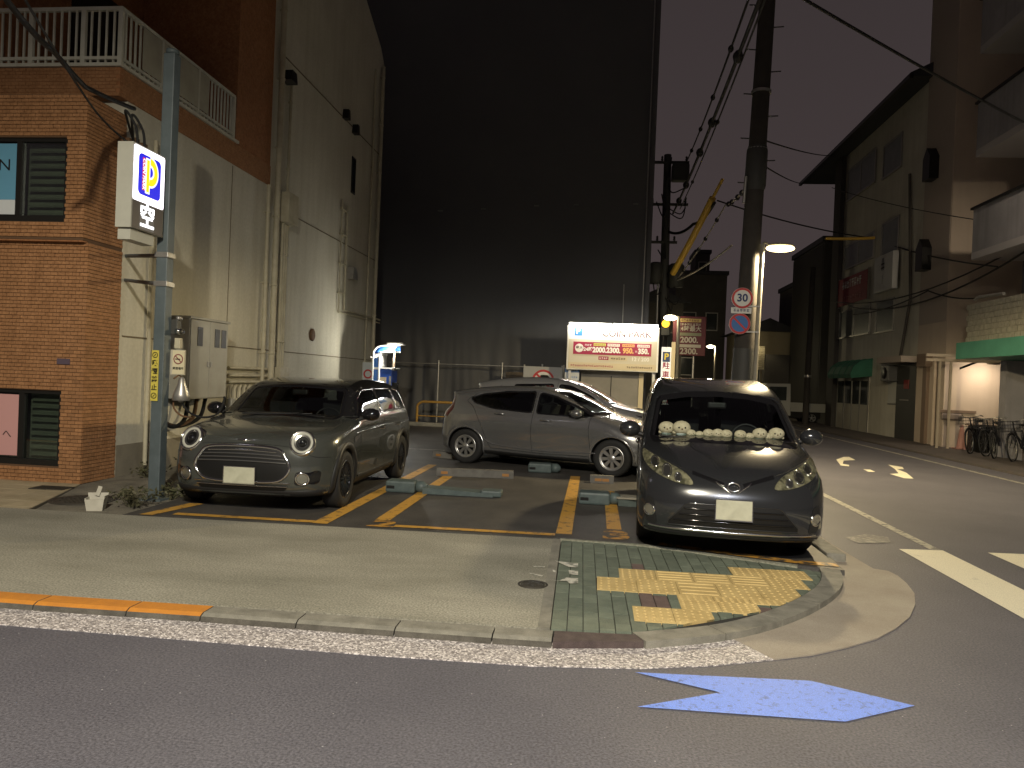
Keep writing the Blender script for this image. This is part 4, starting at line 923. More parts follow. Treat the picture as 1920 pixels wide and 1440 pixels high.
MB().box(-6.02, -5.72, 18.48, 18.50, 1.25, 1.78).build('board', mat('pale_board', (0.45, 0.49, 0.50), 0.5), nw); ring_y('ring', -5.87, 18.476, 1.48, 0.08, 0.12, RED, nw); MB().tube([(-5.87, 18.52, 0), (-5.87, 18.52, 1.7)], 0.02, 8).build('stake', STEEL, nw)

# ---- yellow guard rail and planting strip behind
YG = mat('guard_yellow', (0.46, 0.26, 0.04), 0.5, col2=(0.36, 0.20, 0.04), scale=6, streak=(0.15, 0.10, 0.05))
gd = thing('guard_rail', 'yellow tubular guard rail before the dark sheeting', 'guard rail', (-4.6, 21.9, 0))
MB().tube(spline([(-5.38, 21.9, 0.0), (-5.38, 21.9, 0.42), (-5.37, 21.9, 0.60), (-5.24, 21.9, 0.70), (-5.05, 21.9, 0.71), (-4.3, 21.9, 0.71), (-3.6, 21.9, 0.71), (-3.42, 21.9, 0.70), (-3.30, 21.9, 0.60), (-3.28, 21.9, 0.42), (-3.28, 21.9, 0.0)], 5), 0.038, 10).build('hoop', YG, gd)
MB().tube([(-5.36, 21.9, 0.28), (-3.30, 21.9, 0.28)], 0.018, 8).build('cross_bar', YG, gd)
struct('rear_kerb', MB().bbox(-6.1, -2.2, 21.35, 21.5, 0.0, 0.12, 0.02), KERB)
# ================================================================== CARS
# A car body is the overlap of a drawn side outline, a width profile and plan curves, meshed as one smooth skin.
def sdf_poly(poly, X, Z):
    P = np.array(poly); d2 = np.full(X.shape, 1e9); ins = np.zeros(X.shape, bool); n = len(P)
    for i in range(n):
        a, b = P[i], P[(i+1) % n]; e = b-a; wx, wz = X-a[0], Z-a[1]
        t = np.clip((wx*e[0]+wz*e[1])/(e@e+1e-12), 0, 1); d2 = np.minimum(d2, (wx-e[0]*t)**2+(wz-e[1]*t)**2)
        if e[1] != 0:
            c = (a[1] > Z) != (b[1] > Z); xi = a[0]+(Z-a[1])*e[0]/e[1]; ins ^= c & (X < xi)
    d = np.sqrt(d2); return np.where(ins, -d, d)
class Map2:
    def __init__(s, poly, x0, x1, z0, z1, h=0.0125):
        s.x0, s.z0, s.h = x0, z0, h; s.nx, s.nz = int((x1-x0)/h)+2, int((z1-z0)/h)+2
        X, Z = np.meshgrid(x0+h*np.arange(s.nx), z0+h*np.arange(s.nz), indexing='ij'); s.D = sdf_poly(poly, X, Z)
    def __call__(s, x, z):
        u = np.clip((x-s.x0)/s.h, 0, s.nx-1.001); v = np.clip((z-s.z0)/s.h, 0, s.nz-1.001)
        i, j = u.astype(int), v.astype(int); fu, fv = u-i, v-j; D = s.D
        return (D[i, j]*(1-fu)+D[i+1, j]*fu)*(1-fv)+(D[i, j+1]*(1-fu)+D[i+1, j+1]*fu)*fv
def smax(a, b, k):
    h = np.maximum(k-np.abs(a-b), 0)/k; return np.maximum(a, b)+h*h*k*0.25
def sstep(x, a, b):
    t = np.clip((x-a)/(b-a), 0, 1); return t*t*(3-2*t)

def surface_nets(F, o, h):
    s = F < 0; nx, ny, nz = F.shape
    cs = np.zeros((nx-1, ny-1, nz-1), int)
    for i in (0, 1):
        for j in (0, 1):
            for k in (0, 1): cs += s[i:nx-1+i, j:ny-1+j, k:nz-1+k]
    act = (cs > 0) & (cs < 8); idx = np.argwhere(act); ID = np.full(act.shape, -1); ID[act] = np.arange(len(idx))
    acc = np.zeros((len(idx), 3)); cnt = np.zeros(len(idx)); I, J, K_ = idx.T
    C = [(i, j, k) for i in (0, 1) for j in (0, 1) for k in (0, 1)]
    for a in C:
        for ax in range(3):
            if a[ax]: continue
            b = list(a); b[ax] = 1
            fa = F[I+a[0], J+a[1], K_+a[2]]; fb = F[I+b[0], J+b[1], K_+b[2]]; m = (fa < 0) != (fb < 0)
            t = np.where(m, fa/np.where(m, fa-fb, 1), 0)
            p = np.array(a, float)[None, :]+np.zeros((len(idx), 3)); p[:, ax] = t
            acc[m] += p[m]; cnt[m] += 1
    V = (idx+acc/cnt[:, None])*h+np.array(o)
    Q = []
    for ax in range(3):
        sl = [slice(None)]*3; sl2 = [slice(None)]*3; sl[ax] = slice(0, -1); sl2[ax] = slice(1, None)
        a, b = s[tuple(sl)], s[tuple(sl2)]; E = np.argwhere(a != b); fl = a[tuple(E.T)]
        u, v = (ax+1) % 3, (ax+2) % 3
        ok = (E[:, u] > 0) & (E[:, v] > 0) & (E[:, u] < F.shape[u]-1) & (E[:, v] < F.shape[v]-1); E, fl = E[ok], fl[ok]
        q = []
        for du, dv in ((-1, -1), (0, -1), (0, 0), (-1, 0)):
            e = E.copy(); e[:, u] += du; e[:, v] += dv; q.append(ID[e[:, 0], e[:, 1], e[:, 2]])
        q = np.stack(q, 1); q[~fl] = q[~fl][:, ::-1]; Q.append(q)
    return V, np.concatenate(Q)

class Car:
    def __init__(s, sil, hw, L, W, nose, ws, tail, wheels, wr, k=0.09, h=0.024, windows=(), cav=None, arch=None, flare=0.0):
        s.L, s.W, s.h, s.k = L, W, h, k; s.sil = spline(sil, 6, True); s.hwz = np.array(hw); s.nose, s.ws, s.tail = nose, ws, tail
        s.wheels, s.wr, s.flare = wheels, wr, flare; s.arch = arch or wr*1.14
        s.zt = max(p[1] for p in sil); s.M = Map2(s.sil, -0.6, L+0.6, -0.2, s.zt+0.3); s.windows = []
        for view, poly, lim in windows:
            pl = poly
            s.windows.append((view, Map2(pl, -1.2, L+0.4, -0.2, s.zt+0.3), lim))
        s.cav = cav
    def d(s, x, y, z):
        r = np.minimum(np.abs(y)/(s.W/2), 1.15)
        nf = s.nose[0]*r**2+s.nose[1]*r**6; wf = s.ws[0]*r**2; t = sstep(x, s.ws[1], s.ws[2])
        xe = x-(nf*(1-t)+wf*t)*(1-sstep(x, s.ws[3], s.ws[3]+0.6))
        tb = sstep(x, s.L-s.tail[2]-0.5, s.L-s.tail[2]+0.1); xe = xe+(s.tail[0]*r**2+s.tail[1]*r**6)*tb
        a = s.M(xe, z); hw = np.interp(z, s.hwz[:, 0], s.hwz[:, 1])
        if s.flare:
            for wx in s.wheels: hw = hw+s.flare*np.exp(-(((x-wx)**2+(z-s.wr)**2)/(s.wr*1.45)**2)**2)
        return smax(a, np.abs(y)-hw, s.k)
    def D(s, x, y, z):
        d = s.d(x, y, z)
        for wx in s.wheels:
            c = np.sqrt((x-wx)**2+(z-s.wr)**2)-s.arch; w_ = (s.W/2-0.30)-np.abs(y); d = np.maximum(d, -np.maximum(c, w_))
        if s.cav is not None:
            z0 = s.cav; inn = np.maximum(s.d(x, y, z)+0.055, z0-z); d = np.maximum(d, -inn)
        for view, mp, lim in s.windows:
            if view == 'side': q = np.maximum(mp(x, z), lim-np.abs(y))
            elif view == 'front': q = np.maximum(mp(np.abs(y), z), x-lim)
            else: q = np.maximum(mp(np.abs(y), z), lim-x)
            d = np.maximum(d, -np.maximum(q, -(s.d(x, y, z)+0.09)))
        return d
    def grad(s, x, y, z, f=None):
        f = f or s.d; e = 0.004
        g = np.stack([f(x+e, y, z)-f(x-e, y, z), f(x, y+e, z)-f(x, y-e, z), f(x, y, z+e)-f(x, y, z-e)], -1)
        return g/(np.linalg.norm(g, axis=-1, keepdims=True)+1e-9)
    def body(s):
        h = s.h; o = np.array((-0.1, -s.W/2-0.12, 0.02)); n = [int((s.L+0.2)/h)+2, int((s.W+0.24)/h)+2, int((s.zt+0.1)/h)+2]
        X, Y, Z = np.meshgrid(*[o[i]+h*np.arange(n[i]) for i in range(3)], indexing='ij')
        V, Q = surface_nets(s.D(X, Y, Z), o, h)
        for _ in range(3):
            d = s.D(V[:, 0], V[:, 1], V[:, 2]); e = 0.003
            g = np.stack([s.D(V[:, 0]+e, V[:, 1], V[:, 2])-s.D(V[:, 0]-e, V[:, 1], V[:, 2]), s.D(V[:, 0], V[:, 1]+e, V[:, 2])-s.D(V[:, 0], V[:, 1]-e, V[:, 2]), s.D(V[:, 0], V[:, 1], V[:, 2]+e)-s.D(V[:, 0], V[:, 1], V[:, 2]-e)], -1)/(2*e)
            st = d[:, None]*g/np.maximum((g*g).sum(1, keepdims=True), 0.3); ln = np.linalg.norm(st, axis=1, keepdims=True)
            V = V-st*np.minimum(1, 0.5*h/np.maximum(ln, 1e-9))
        return V, Q
    # --- put drawn shapes on the skin
    def hit(s, view, a, b, sg=1):
        a, b = np.asarray(a, float), np.asarray(b, float); N = 70
        if view == 'side': rng = (s.W/2+0.15, 0.15); f = lambda t: (a, sg*t, b)
        elif view == 'front': rng = (-0.3, 1.9); f = lambda t: (t, a, b)
        elif view == 'rear': rng = (s.L+0.3, s.L-1.6); f = lambda t: (t, a, b)
        else: rng = (s.zt+0.2, 0.3); f = lambda t: (a, b, t)
        lo = np.full(a.shape, rng[0]); hi = np.full(a.shape, rng[1]); found = np.zeros(a.shape, bool); prev = lo.copy()
        for k in range(1, N+1):
            t = np.full(a.shape, rng[0]+(rng[1]-rng[0])*k/N); inn = s.d(*f(t)) < 0; new = inn & ~found
            lo = np.where(new, prev, lo); hi = np.where(new, t, hi); found |= inn; prev = t
        for _ in range(14):
            m = (lo+hi)/2; inn = s.d(*f(m)) < 0; hi = np.where(inn, m, hi); lo = np.where(inn, lo, m)
        P = np.stack(f((lo+hi)/2), -1); return P, s.grad(P[:, 0], P[:, 1], P[:, 2])
    def patch(s, name, poly, view, m, parent, off=0.003, sg=1, grid=0.035, thick=0.0):
        pl = [Vector(p) for p in poly]; n = len(pl); V2 = [Vector((p[0], p[1])) for p in poly]
        xs = [p[0] for p in poly]; ys = [p[1] for p in poly]
        A = np.array(poly, float)
        gx, gy = np.meshgrid(np.arange(min(xs)+grid/2, max(xs), grid), np.arange(min(ys)+grid/2, max(ys), grid)); gx, gy = gx.ravel(), gy.ravel()
        if len(gx):
            dd = sdf_poly(poly, gx, gy); V2 += [Vector((x, y)) for x, y, q in zip(gx, gy, dd) if q < -grid*0.4]
        r = geometry.delaunay_2d_cdt(V2, [(i, (i+1) % n) for i in range(n)], [], 1, 1e-5)
        v2 = np.array([v[:] for v in r[0]]); tri = [t for t in r[2]]
        P, N = s.hit(view, v2[:, 0], v2[:, 1], sg); P = P+N*off
        b = MB(); b.add([tuple(p) for p in P], [list(t) for t in tri], True)
        if thick:
            k = len(P); b.add([tuple(p) for p in P-N*thick], []); 
            ed = {}
            for t in tri:
                for i in range(3):
                    e = (t[i], t[(i+1) % 3]); ed[e] = 1
            for e in list(ed):
                if (e[1], e[0]) not in ed: b.f.append([e[1], e[0], e[0]+k, e[1]+k])
        o = b.build(name, m, parent, local=True)
        bm = bmesh.new(); bm.from_mesh(o.data)
        bm.faces.ensure_lookup_table()
        c = np.mean([np.dot(np.array(f.normal), N[f.verts[0].index % len(N)]) for f in list(bm.faces)[:len(tri)]])
        if c < 0: bmesh.ops.reverse_faces(bm, faces=bm.faces[:])
        bm.to_mesh(o.data); bm.free(); return o
    def strip(s, name, pts, w_, view, m, parent, off=0.004, sg=1, closed=False, soft=0.3):
        P = np.array(pts, float)
        T = np.roll(P, -1, 0)-np.roll(P, 1, 0)
        if not closed: T[0] = P[1]-P[0]; T[-1] = P[-1]-P[-2]
        T /= np.linalg.norm(T, axis=1, keepdims=True)+1e-9; Nn = np.stack([-T[:, 1], T[:, 0]], 1); n = len(P)
        rows = []
        for du, h_ in ((-0.5, -0.004), (-0.5+soft*0.5, off), (0.5-soft*0.5, off), (0.5, -0.004)):
            q = P+Nn*du*w_; A, G = s.hit(view, q[:, 0], q[:, 1], sg); rows.append(A+G*h_)
        V = np.concatenate(rows); fs = []
        for i in range(n if closed else n-1):
            j = (i+1) % n
            for r in range(3): fs.append((r*n+i, r*n+j, (r+1)*n+j, (r+1)*n+i))
        b = MB(); b.add([tuple(v) for v in V], fs, True); return fix_normals(b.build(name, m, parent, local=True))

def make_wheel(parent, x, y, r, style, mt, mr, sg, w_=0.2):
    """wheel with tyre, rim and spokes; sg = which way the face looks"""
    t = MB(); rr_ = r*0.66
    t.lathe([(rr_, -w_/2), (r*0.93, -w_/2), (r, -w_/2*0.72), (r, w_/2*0.72), (r*0.93, w_/2), (r*0.80, w_/2+0.004), (rr_, w_/2-0.008)], (0, 0, 0), 'y', 40)
    o = t.build('wheel', mt, parent, local=True, M=Matrix.Translation((x, y, r)) @ Matrix.Scale(sg, 4, (0, 1, 0)))
    b = MB(); b.lathe([(rr_, w_/2-0.008), (rr_-0.012, w_/2), (rr_-0.022, w_/2-0.012), (rr_-0.03, -w_/2), ], (0, 0, 0), 'y', 40)
    f0 = w_/2-0.02
    if style == 'disc':       # wheel cover with swept blades
        for k in range(8):
            a = 2*math.pi*k/8
            pts = [(0.055, a-0.25), (rr_-0.02, a-0.06), (rr_-0.02, a+0.40), (0.16*r/0.3, a+0.30), (0.055, a+0.45)]
            v = [(p*math.sin(q), f0+0.004, p*math.cos(q)) for p, q in pts]; v2 = [(p*math.sin(q), f0-0.015, p*math.cos(q)) for p, q in pts]; n = len(v)
            b.add(v+v2, [list(range(n))]+[(i, (i+1) % n, n+(i+1) % n, n+i) for i in range(n)])
        b.lathe([(rr_-0.02, f0+0.006), (rr_-0.045, f0+0.002), (rr_-0.045, f0-0.02)], (0, 0, 0), 'y', 40)
    else:
        ns = 10 if style == 'multi' else 5
        for k in range(ns):
            for e in ((-1, 1) if style == 'multi' else (0,)):
                a = 2*math.pi*k/ns; a1 = a+e*0.16; wd = 0.011 if style == 'multi' else 0.035
                p0 = Vector((0.035*math.sin(a), f0-0.005, 0.035*math.cos(a))); p1 = Vector(((rr_-0.018)*math.sin(a1), f0-0.004, (rr_-0.018)*math.cos(a1)))
                dv = (p1-p0).normalized(); b.obox((p0+p1)/2, dv, (0, 1, 0), dv.cross(Vector((0, 1, 0))), (p1-p0).length/2, 0.014, wd)
    b.lathe([(0.001, f0+0.012), (0.05, f0+0.010), (0.062, f0-0.002), (0.062, f0-0.03)], (0, 0, 0), 'y', 20)
    fix_normals(b.build('rim', mr, o, local=True))
    d = MB(); d.lathe([(0.001, f0-0.075), (rr_-0.03, f0-0.075)], (0, 0, 0), 'y', 30); d.build('brake_disc', MATS['dark_metal'], o, local=True)
    return o

mat('dark_metal', (0.03, 0.03, 0.03), 0.5, 0.6)
TYRE = mat('tyre', (0.018, 0.018, 0.018), 0.75, bump=0.3, bscale=120)
PLAST = mat('black_plastic', (0.016, 0.016, 0.016), 0.5)
GLOSSB = mat('gloss_black', (0.008, 0.008, 0.009), 0.08, coat=0.6)
RIMB = mat('rim_black', (0.03, 0.03, 0.032), 0.25, 0.7); RIMS = mat('rim_silver', (0.46, 0.46, 0.45), 0.32, 0.8); RIMD = mat('rim_dark', (0.20, 0.20, 0.20), 0.3, 0.8)
SEAT = mat('seat_fabric', (0.02, 0.02, 0.021), 0.9); LINER = mat('cabin_liner', (0.028, 0.027, 0.026), 0.9)
CARGLASS = glass('car_glass', (0.55, 0.60, 0.58), 0.08); PRIVACY = glass('privacy_glass', (0.10, 0.11, 0.11), 0.09); LENS = glass('lens', (0.92, 0.93, 0.90), 0.10)
AMBER = mat('amber_lens', (0.75, 0.30, 0.04), 0.2, coat=0.8); REDL = mat('red_lens', (0.10, 0.006, 0.006), 0.12, coat=0.8)
PLATE = mat('number_plate', (0.50, 0.50, 0.38), 0.5, col2=(0.40, 0.40, 0.30), scale=9, obj=True); REFL = mat('lamp_reflector', (0.50, 0.50, 0.47), 0.16, 0.95)
def paint(name, c, metal=0.35, rough=0.32): return mat(name, c, rough, metal, coat=1.0, spec=0.5, obj=True, fine=0.03, fscale=600)

def car_shell(car, T, body_m, roof_m=None, roof_z=None, dark=PLAST):
    V, Q = car.body(); me = bpy.data.meshes.new('body'); me.from_pydata([tuple(v) for v in V], [], [tuple(q) for q in Q])
    me.materials.append(body_m); me.materials.append(dark); me.materials.append(LINER); me.materials.append(roof_m or body_m)
    C = V[Q].mean(1); d = car.d(C[:, 0], C[:, 1], C[:, 2]); mi = np.zeros(len(Q), int)
    for wx in car.wheels:
        r = np.sqrt((C[:, 0]-wx)**2+(C[:, 2]-car.wr)**2); mi[(r < car.arch+0.03) & (d < -0.012)] = 1
    mi[(d < -0.02) & (mi == 0)] = 2
    mi[C[:, 2] < 0.205] = 1
    if roof_z is not None: mi[(mi == 0) & roof_z(C)] = 3
    me.polygons.foreach_set('material_index', mi); me.polygons.foreach_set('use_smooth', np.ones(len(Q), bool))
    me.set_sharp_from_angle(angle=R(50)); return link('body', me, T)

def circle(cx, cy, r, n=28, ky=1.0): return [(cx+r*math.cos(2*math.pi*k/n), cy+ky*r*math.sin(2*math.pi*k/n)) for k in range(n)]
def mirror_y(poly): return [(-a, b) for a, b in poly][::-1]
def lamp_ball(parent, P, N, r, m, name):
    b = MB(); b.ball(P, r); return b.build(name, m, parent, local=True)
def door_mirror(car, T, x, z, sg, m, r=(0.09, 0.115, 0.075), out=0.13):
    P, N = car.hit('side', [x], [z], sg); p = P[0]; c = (p[0]-0.01, p[1]+sg*out, p[2]+0.045)
    b = MB(); b.ball(c, 1.0, r, 18, 12); o = b.build('door_mirror', m, T, local=True)
    MB().tube([tuple(p-np.array((0, sg*0.03, 0.02))), (p[0], p[1]+sg*0.05, p[2]), (c[0], c[1]-sg*0.03, c[2]-0.03)], [0.03, 0.026, 0.03], 10).build('mirror_stalk', PLAST, o, local=True)
    b = MB(); b.lathe([(0.001, 0), (0.062, 0)], (c[0]+r[0]*0.96, c[1], c[2]), 'x', 18); b.build('mirror_glass', CHROME, o, local=True)
    return o
def handle(car, T, x, z, sg, m):
    P, N = car.hit('side', [x-0.10, x, x+0.10], [z, z+0.004, z+0.006], sg)
    o = MB().tube([tuple(P[0]-N[0]*0.005), tuple(P[0]+N[0]*0.028+np.array((0.02, 0, 0))), tuple(P[1]+N[1]*0.036), tuple(P[2]+N[2]*0.028-np.array((0.02, 0, 0))), tuple(P[2]-N[2]*0.005)], [0.011, 0.013, 0.014, 0.013, 0.011], 8).build('door_handle', m, T, local=True)
    return o
def plate_on(car, T, z, x, tilt=0.0):
    b = MB().bbox(-0.006, 0.006, -0.165, 0.165, -0.0825, 0.0825, 0.004)
    o = b.build('number_plate', PLATE, T, local=True, M=Matrix.Translation((x, 0, z)) @ Matrix.Rotation(tilt, 4, 'Y'))
    f = MB(); f.box(-0.003, 0.008, -0.172, 0.172, 0.083, 0.09); f.box(-0.003, 0.008, -0.172, 0.172, -0.09, -0.083); f.box(-0.003, 0.008, -0.172, -0.166, -0.083, 0.083); f.box(-0.003, 0.008, 0.166, 0.172, -0.083, 0.083)
    f.build('plate_frame', CHROME, o, local=True); return o
def cabin(car, T, rows, zf, dash_x, dash_z, W=1.3, wheel_y=-0.35):
    b = MB(); b.bbox(dash_x, dash_x+0.35, -W/2, W/2, dash_z-0.30, dash_z, 0.05); b.build('dashboard', PLAST, T, local=True)
    for x in rows:
        for y in (-0.36, 0.36):
            s_ = MB().bbox(x-0.25, x+0.25, y-0.24, y+0.24, zf, zf+0.2, 0.05).build('seat', SEAT, T, local=True)
            MB().obox((x+0.30, y, zf+0.42), (1, 0, 0.25), (0, 1, 0), (-0.25, 0, 1), 0.07, 0.22, 0.30).build('seat_back', SEAT, s_, local=True)
            MB().bbox(x+0.36, x+0.46, y-0.12, y+0.12, zf+0.72, zf+0.90, 0.04).build('headrest', SEAT, s_, local=True)
    t = MB(); ring = [(dash_x+0.46+0.05*math.sin(a), wheel_y+0.18*math.cos(a), dash_z-0.02+0.17*math.sin(a)) for a in np.linspace(0, 2*math.pi, 25)[:-1]]
    t.tube(ring, 0.014, 8, closed=True); t.obox((dash_x+0.44, wheel_y, dash_z-0.03), (1, 0, 0), (0, 1, 0), (0, 0, 1), 0.02, 0.16, 0.03); t.build('steering_wheel', PLAST, T, local=True)

def offset_poly(poly, d):
    P = np.array(poly, float); n = len(P); T = np.roll(P, -1, 0)-np.roll(P, 1, 0); T /= np.linalg.norm(T, axis=1, keepdims=True)+1e-9
    ar = sum(P[i, 0]*P[(i+1) % n, 1]-P[(i+1) % n, 0]*P[i, 1] for i in range(n)); N = np.stack([T[:, 1], -T[:, 0]], 1)*(1 if ar > 0 else -1)
    return [tuple(p) for p in P+N*d]
def dense(poly, step=0.04):
    out = []; N = len(poly)
    for i in range(N):
        a, b = np.array(poly[i], float), np.array(poly[(i+1) % N], float); k = max(1, int(np.linalg.norm(b-a)/step))
        for q in range(k): out.append(tuple(a+(b-a)*q/k))
    return out
def window(car, T, poly, view, gm, name='window', seal=0.035, sm=None, sides=(1, -1), off=0.003):
    for sg in sides:
        pl = dense(rnd(poly)); 
        g_ = car.patch(name, offset_poly(pl, 0.012), view, gm, T, off=off-0.006, sg=sg)
        if seal: car.strip('seal', pl, seal, view, sm or PLAST, g_, off=off, sg=sg, closed=True)
def arches(car, T, m, w_=0.05, off=0.01):
    for sg in (1, -1):
        for wx in car.wheels:
            pts = [(wx+(car.arch+w_*0.35)*math.cos(a), car.wr+(car.arch+w_*0.35)*math.sin(a)) for a in np.linspace(R(-14), R(194), 40)]
            pts = [p for p in pts if p[1] > 0.16]
            car.strip('arch_trim', pts, w_, 'side', m, T, off=off, sg=sg)
def lines(car, T, L_, view, sides=(1, -1), w_=0.008, m=None):
    for pts in L_:
        for sg in sides: car.strip('panel_gap', spline(pts, 8), w_, view, m or BLACK, T, off=0.0012, sg=sg, soft=0.2)

def car_thing(name, label, loc, rz, sc):
    return link(name, None, None, label, 'car', None, None, Matrix.Translation(Vector(loc)) @ Matrix.Rotation(rz, 4, 'Z') @ Matrix.Diagonal((*sc, 1)))

# ------------------------------------------------------------------ grey green estate with black roof (bay 1)
def mini():
    L, W = 4.25, 1.80
    sil = [(0.16, 0.19), (0.05, 0.24), (0.01, 0.34), (0.0, 0.48), (0.015, 0.62), (0.05, 0.71), (0.13, 0.785), (0.32, 0.855), (0.70, 0.91), (1.06, 0.955), (1.22, 1.02), (1.42, 1.16), (1.66, 1.305), (1.85, 1.36), (2.3, 1.405), (2.9, 1.41), (3.5, 1.375), (3.88, 1.31), (4.02, 1.18), (4.14, 0.95), (4.22, 0.80), (4.25, 0.55), (4.22, 0.32), (4.10, 0.21), (3.4, 0.19), (2.2, 0.18), (0.9, 0.18)]
    hw = [(0.0, 0.80), (0.18, 0.83), (0.28, 0.875), (0.45, 0.895), (0.70, 0.895), (0.85, 0.885), (0.95, 0.855), (1.02, 0.825), (1.15, 0.775), (1.28, 0.715), (1.38, 0.655), (1.6, 0.55)]
    wsp = [(0.0, 0.985), (0.66, 0.965), (0.585, 1.285), (0.3, 1.315), (0.0, 1.325)]
    wsf = wsp+mirror_y(wsp[1:-1])
    sw = [[(1.36, 0.985), (2.42, 1.0), (2.42, 1.30), (1.86, 1.29), (1.62, 1.20)], [(2.50, 1.0), (3.30, 1.015), (3.30, 1.30), (2.50, 1.302)], [(3.37, 1.017), (3.80, 1.03), (3.70, 1.27), (3.37, 1.298)]]
    rw = [(0.0, 1.03), (0.58, 1.03), (0.50, 1.25), (0.0, 1.27)]; rwf = rw+mirror_y(rw[1:-1])
    car = Car(sil, hw, L, W, (0.08, 0.30), (0.17, 0.75, 1.15, 2.2), (0.06, 0.16, 0.4), (0.76, 3.47), 0.315, 0.10, 0.024,
              [('front', wsf, 2.0)]+[('side', p, 0.45) for p in sw]+[('rear', rwf, 3.5)], 0.62, 0.355, 0.012)
    T = car_thing('estate_car', 'grey green small estate car with black roof and round headlights', (-3.60, 7.22, 0), R(90)+R(1.2), (0.94, 0.985, 1.0))
    PA = paint('paint_grey_green', (0.088, 0.094, 0.084), 0.45, 0.20); RO = paint('paint_black_roof', (0.010, 0.010, 0.010), 0.0, 0.2)
    car_shell(car, T, PA, RO, lambda C: (C[:, 2] > 0.985+0.02*np.clip((C[:, 0]-1.2)/2.5, 0, 1)) & (C[:, 0] > 1.16))
    window(car, T, wsf, 'front', CARGLASS, 'windscreen', 0.05, GLOSSB, (1,)); window(car, T, rwf, 'rear', PRIVACY, 'rear_window', 0.05, GLOSSB, (1,))
    window(car, T, sw[0], 'side', CARGLASS, 'side_window', 0.035, GLOSSB)
    for p in sw[1:]: window(car, T, p, 'side', PRIVACY, 'side_window', 0.035, GLOSSB)
    for sg in (1, -1):
        car.strip('belt_moulding', spline([(1.22, 0.962), (2.0, 0.978), (3.0, 0.995), (3.95, 1.015)], 10), 0.022, 'side', CHROME, T, 0.010, sg)
        car.strip('sill_trim', spline([(1.25, 0.255), (2.1, 0.245), (3.0, 0.255)], 8), 0.13, 'side', PLAST, T, 0.012, sg)
        car.strip('shoulder_ridge', spline([(1.15, 0.80), (2.0, 0.825), (3.0, 0.835), (4.0, 0.82)], 10), 0.02, 'side', PA, T, 0.006, sg)  # raised ridge in the body colour along the shoulder
        for x in (2.32, 3.22): handle(car, T, x, 0.80, sg, CHROME)
        door_mirror(car, T, 1.42, 0.965, sg, GLOSSB)
        sc = car.patch('side_vent', rnd([(1.02, 0.70), (1.22, 0.735), (1.25, 0.78), (1.05, 0.765)]), 'side', CHROME, T, 0.006, sg)
        make_wheel(T, 0.76, sg*0.80, 0.315, 'multi', TYRE, RIMB, sg); make_wheel(T, 3.47, sg*0.80, 0.315, 'multi', TYRE, RIMB, sg)
        # headlamp: chrome ring, light ring, projector
        hc = (sg*0.605, 0.745)
        P, N = car.hit('front', [hc[0]], [hc[1]]); nv = Vector(N[0]*0.62+np.array((-0.42, 0, 0.02))).normalized(); c_ = Vector(P[0])+nv*0.006
        ax = Vector((0, 0, 1)).cross(nv).normalized(); ay = nv.cross(ax)
        def can(name, prof, m, par):
            b = MB(); b.lathe(prof, n=40); b.v = [tuple(c_+ax*v[0]+ay*v[1]*1.06+nv*v[2]) for v in b.v]; return fix_normals(b.build(name, m, par, local=True))
        hl = can('headlight', [(0.001, 0.006), (0.06, 0.006), (0.085, 0.012), (0.112, 0.016)], REFL, T)
        can('chrome_ring', [(0.112, 0.014), (0.116, 0.024), (0.126, 0.024), (0.134, 0.012), (0.137, -0.09)], CHROME, hl)
        can('daytime_ring', [(0.085, 0.014), (0.090, 0.021), (0.104, 0.021), (0.109, 0.016)], mat('drl', (0.42, 0.42, 0.36), 0.3), hl)
        can('lamp_bezel', [(0.040, 0.010), (0.055, 0.018), (0.066, 0.010)], MATS['dark_metal'], hl)
        b = MB(); b.ball(tuple(c_+nv*0.0), 0.045, n=16); b.build('projector', GLOSSB, hl, local=True)
        MB().ball(tuple(c_+nv*0.012+ay*0.072), 0.012).build('bulb', CHROME, hl, local=True)
        # fog lamp with chrome ring in a dark pocket
        fc_ = (sg*0.655, 0.385)
        pk_ = car.patch('fog_pocket', rnd([(sg*0.555, 0.315), (sg*0.78, 0.33), (sg*0.80, 0.47), (sg*0.57, 0.455)] if sg > 0 else [(sg*0.57, 0.455), (sg*0.80, 0.47), (sg*0.78, 0.33), (sg*0.555, 0.315)], keep=0.3), 'front', GLOSSB, T, 0.004)
        car.strip('fog_ring', circle(fc_[0]-sg*0.02, fc_[1], 0.060, 28), 0.02, 'front', CHROME, pk_, 0.014, closed=True)
        car.patch('fog_lamp', circle(fc_[0]-sg*0.02, fc_[1], 0.050, 24), 'front', REFL, pk_, 0.008)
    arches(car, T, PLAST, 0.075, 0.016)
    car.strip('bumper_lip', spline([(-0.82, 0.235), (-0.5, 0.222), (0, 0.218), (0.5, 0.222), (0.82, 0.235)], 8), 0.07, 'front', PLAST, T, 0.012)
    gr = [(-0.45, 0.60), (-0.36, 0.672), (0, 0.69), (0.36, 0.672), (0.45, 0.60), (0.50, 0.50), (0.45, 0.405), (0.33, 0.358), (0, 0.35), (-0.33, 0.358), (-0.45, 0.405), (-0.50, 0.50)]
    gp = dense(spline(gr, 4, True))
    g_ = car.patch('grille', gp, 'front', mat('grille_mesh', (0.006, 0.006, 0.006), 0.5), T, 0.004)
    car.strip('grille_surround', offset_poly(gp, 0.012), 0.030, 'front', CHROME, g_, 0.018, closed=True)
    for z, x in ((0.648, 0.37), (0.612, 0.42), (0.576, 0.455), (0.54, 0.475)): car.strip('grille_bar', [(-x+2*x*k/20, z+0.012*(1-(2*k/20-1)**2)) for k in range(21)], 0.017, 'front', RIMD if z != 0.648 else CHROME, g_, 0.016)
    lo = rnd([(-0.46, 0.255), (0.46, 0.255), (0.50, 0.315), (-0.50, 0.315)], keep=0.3)
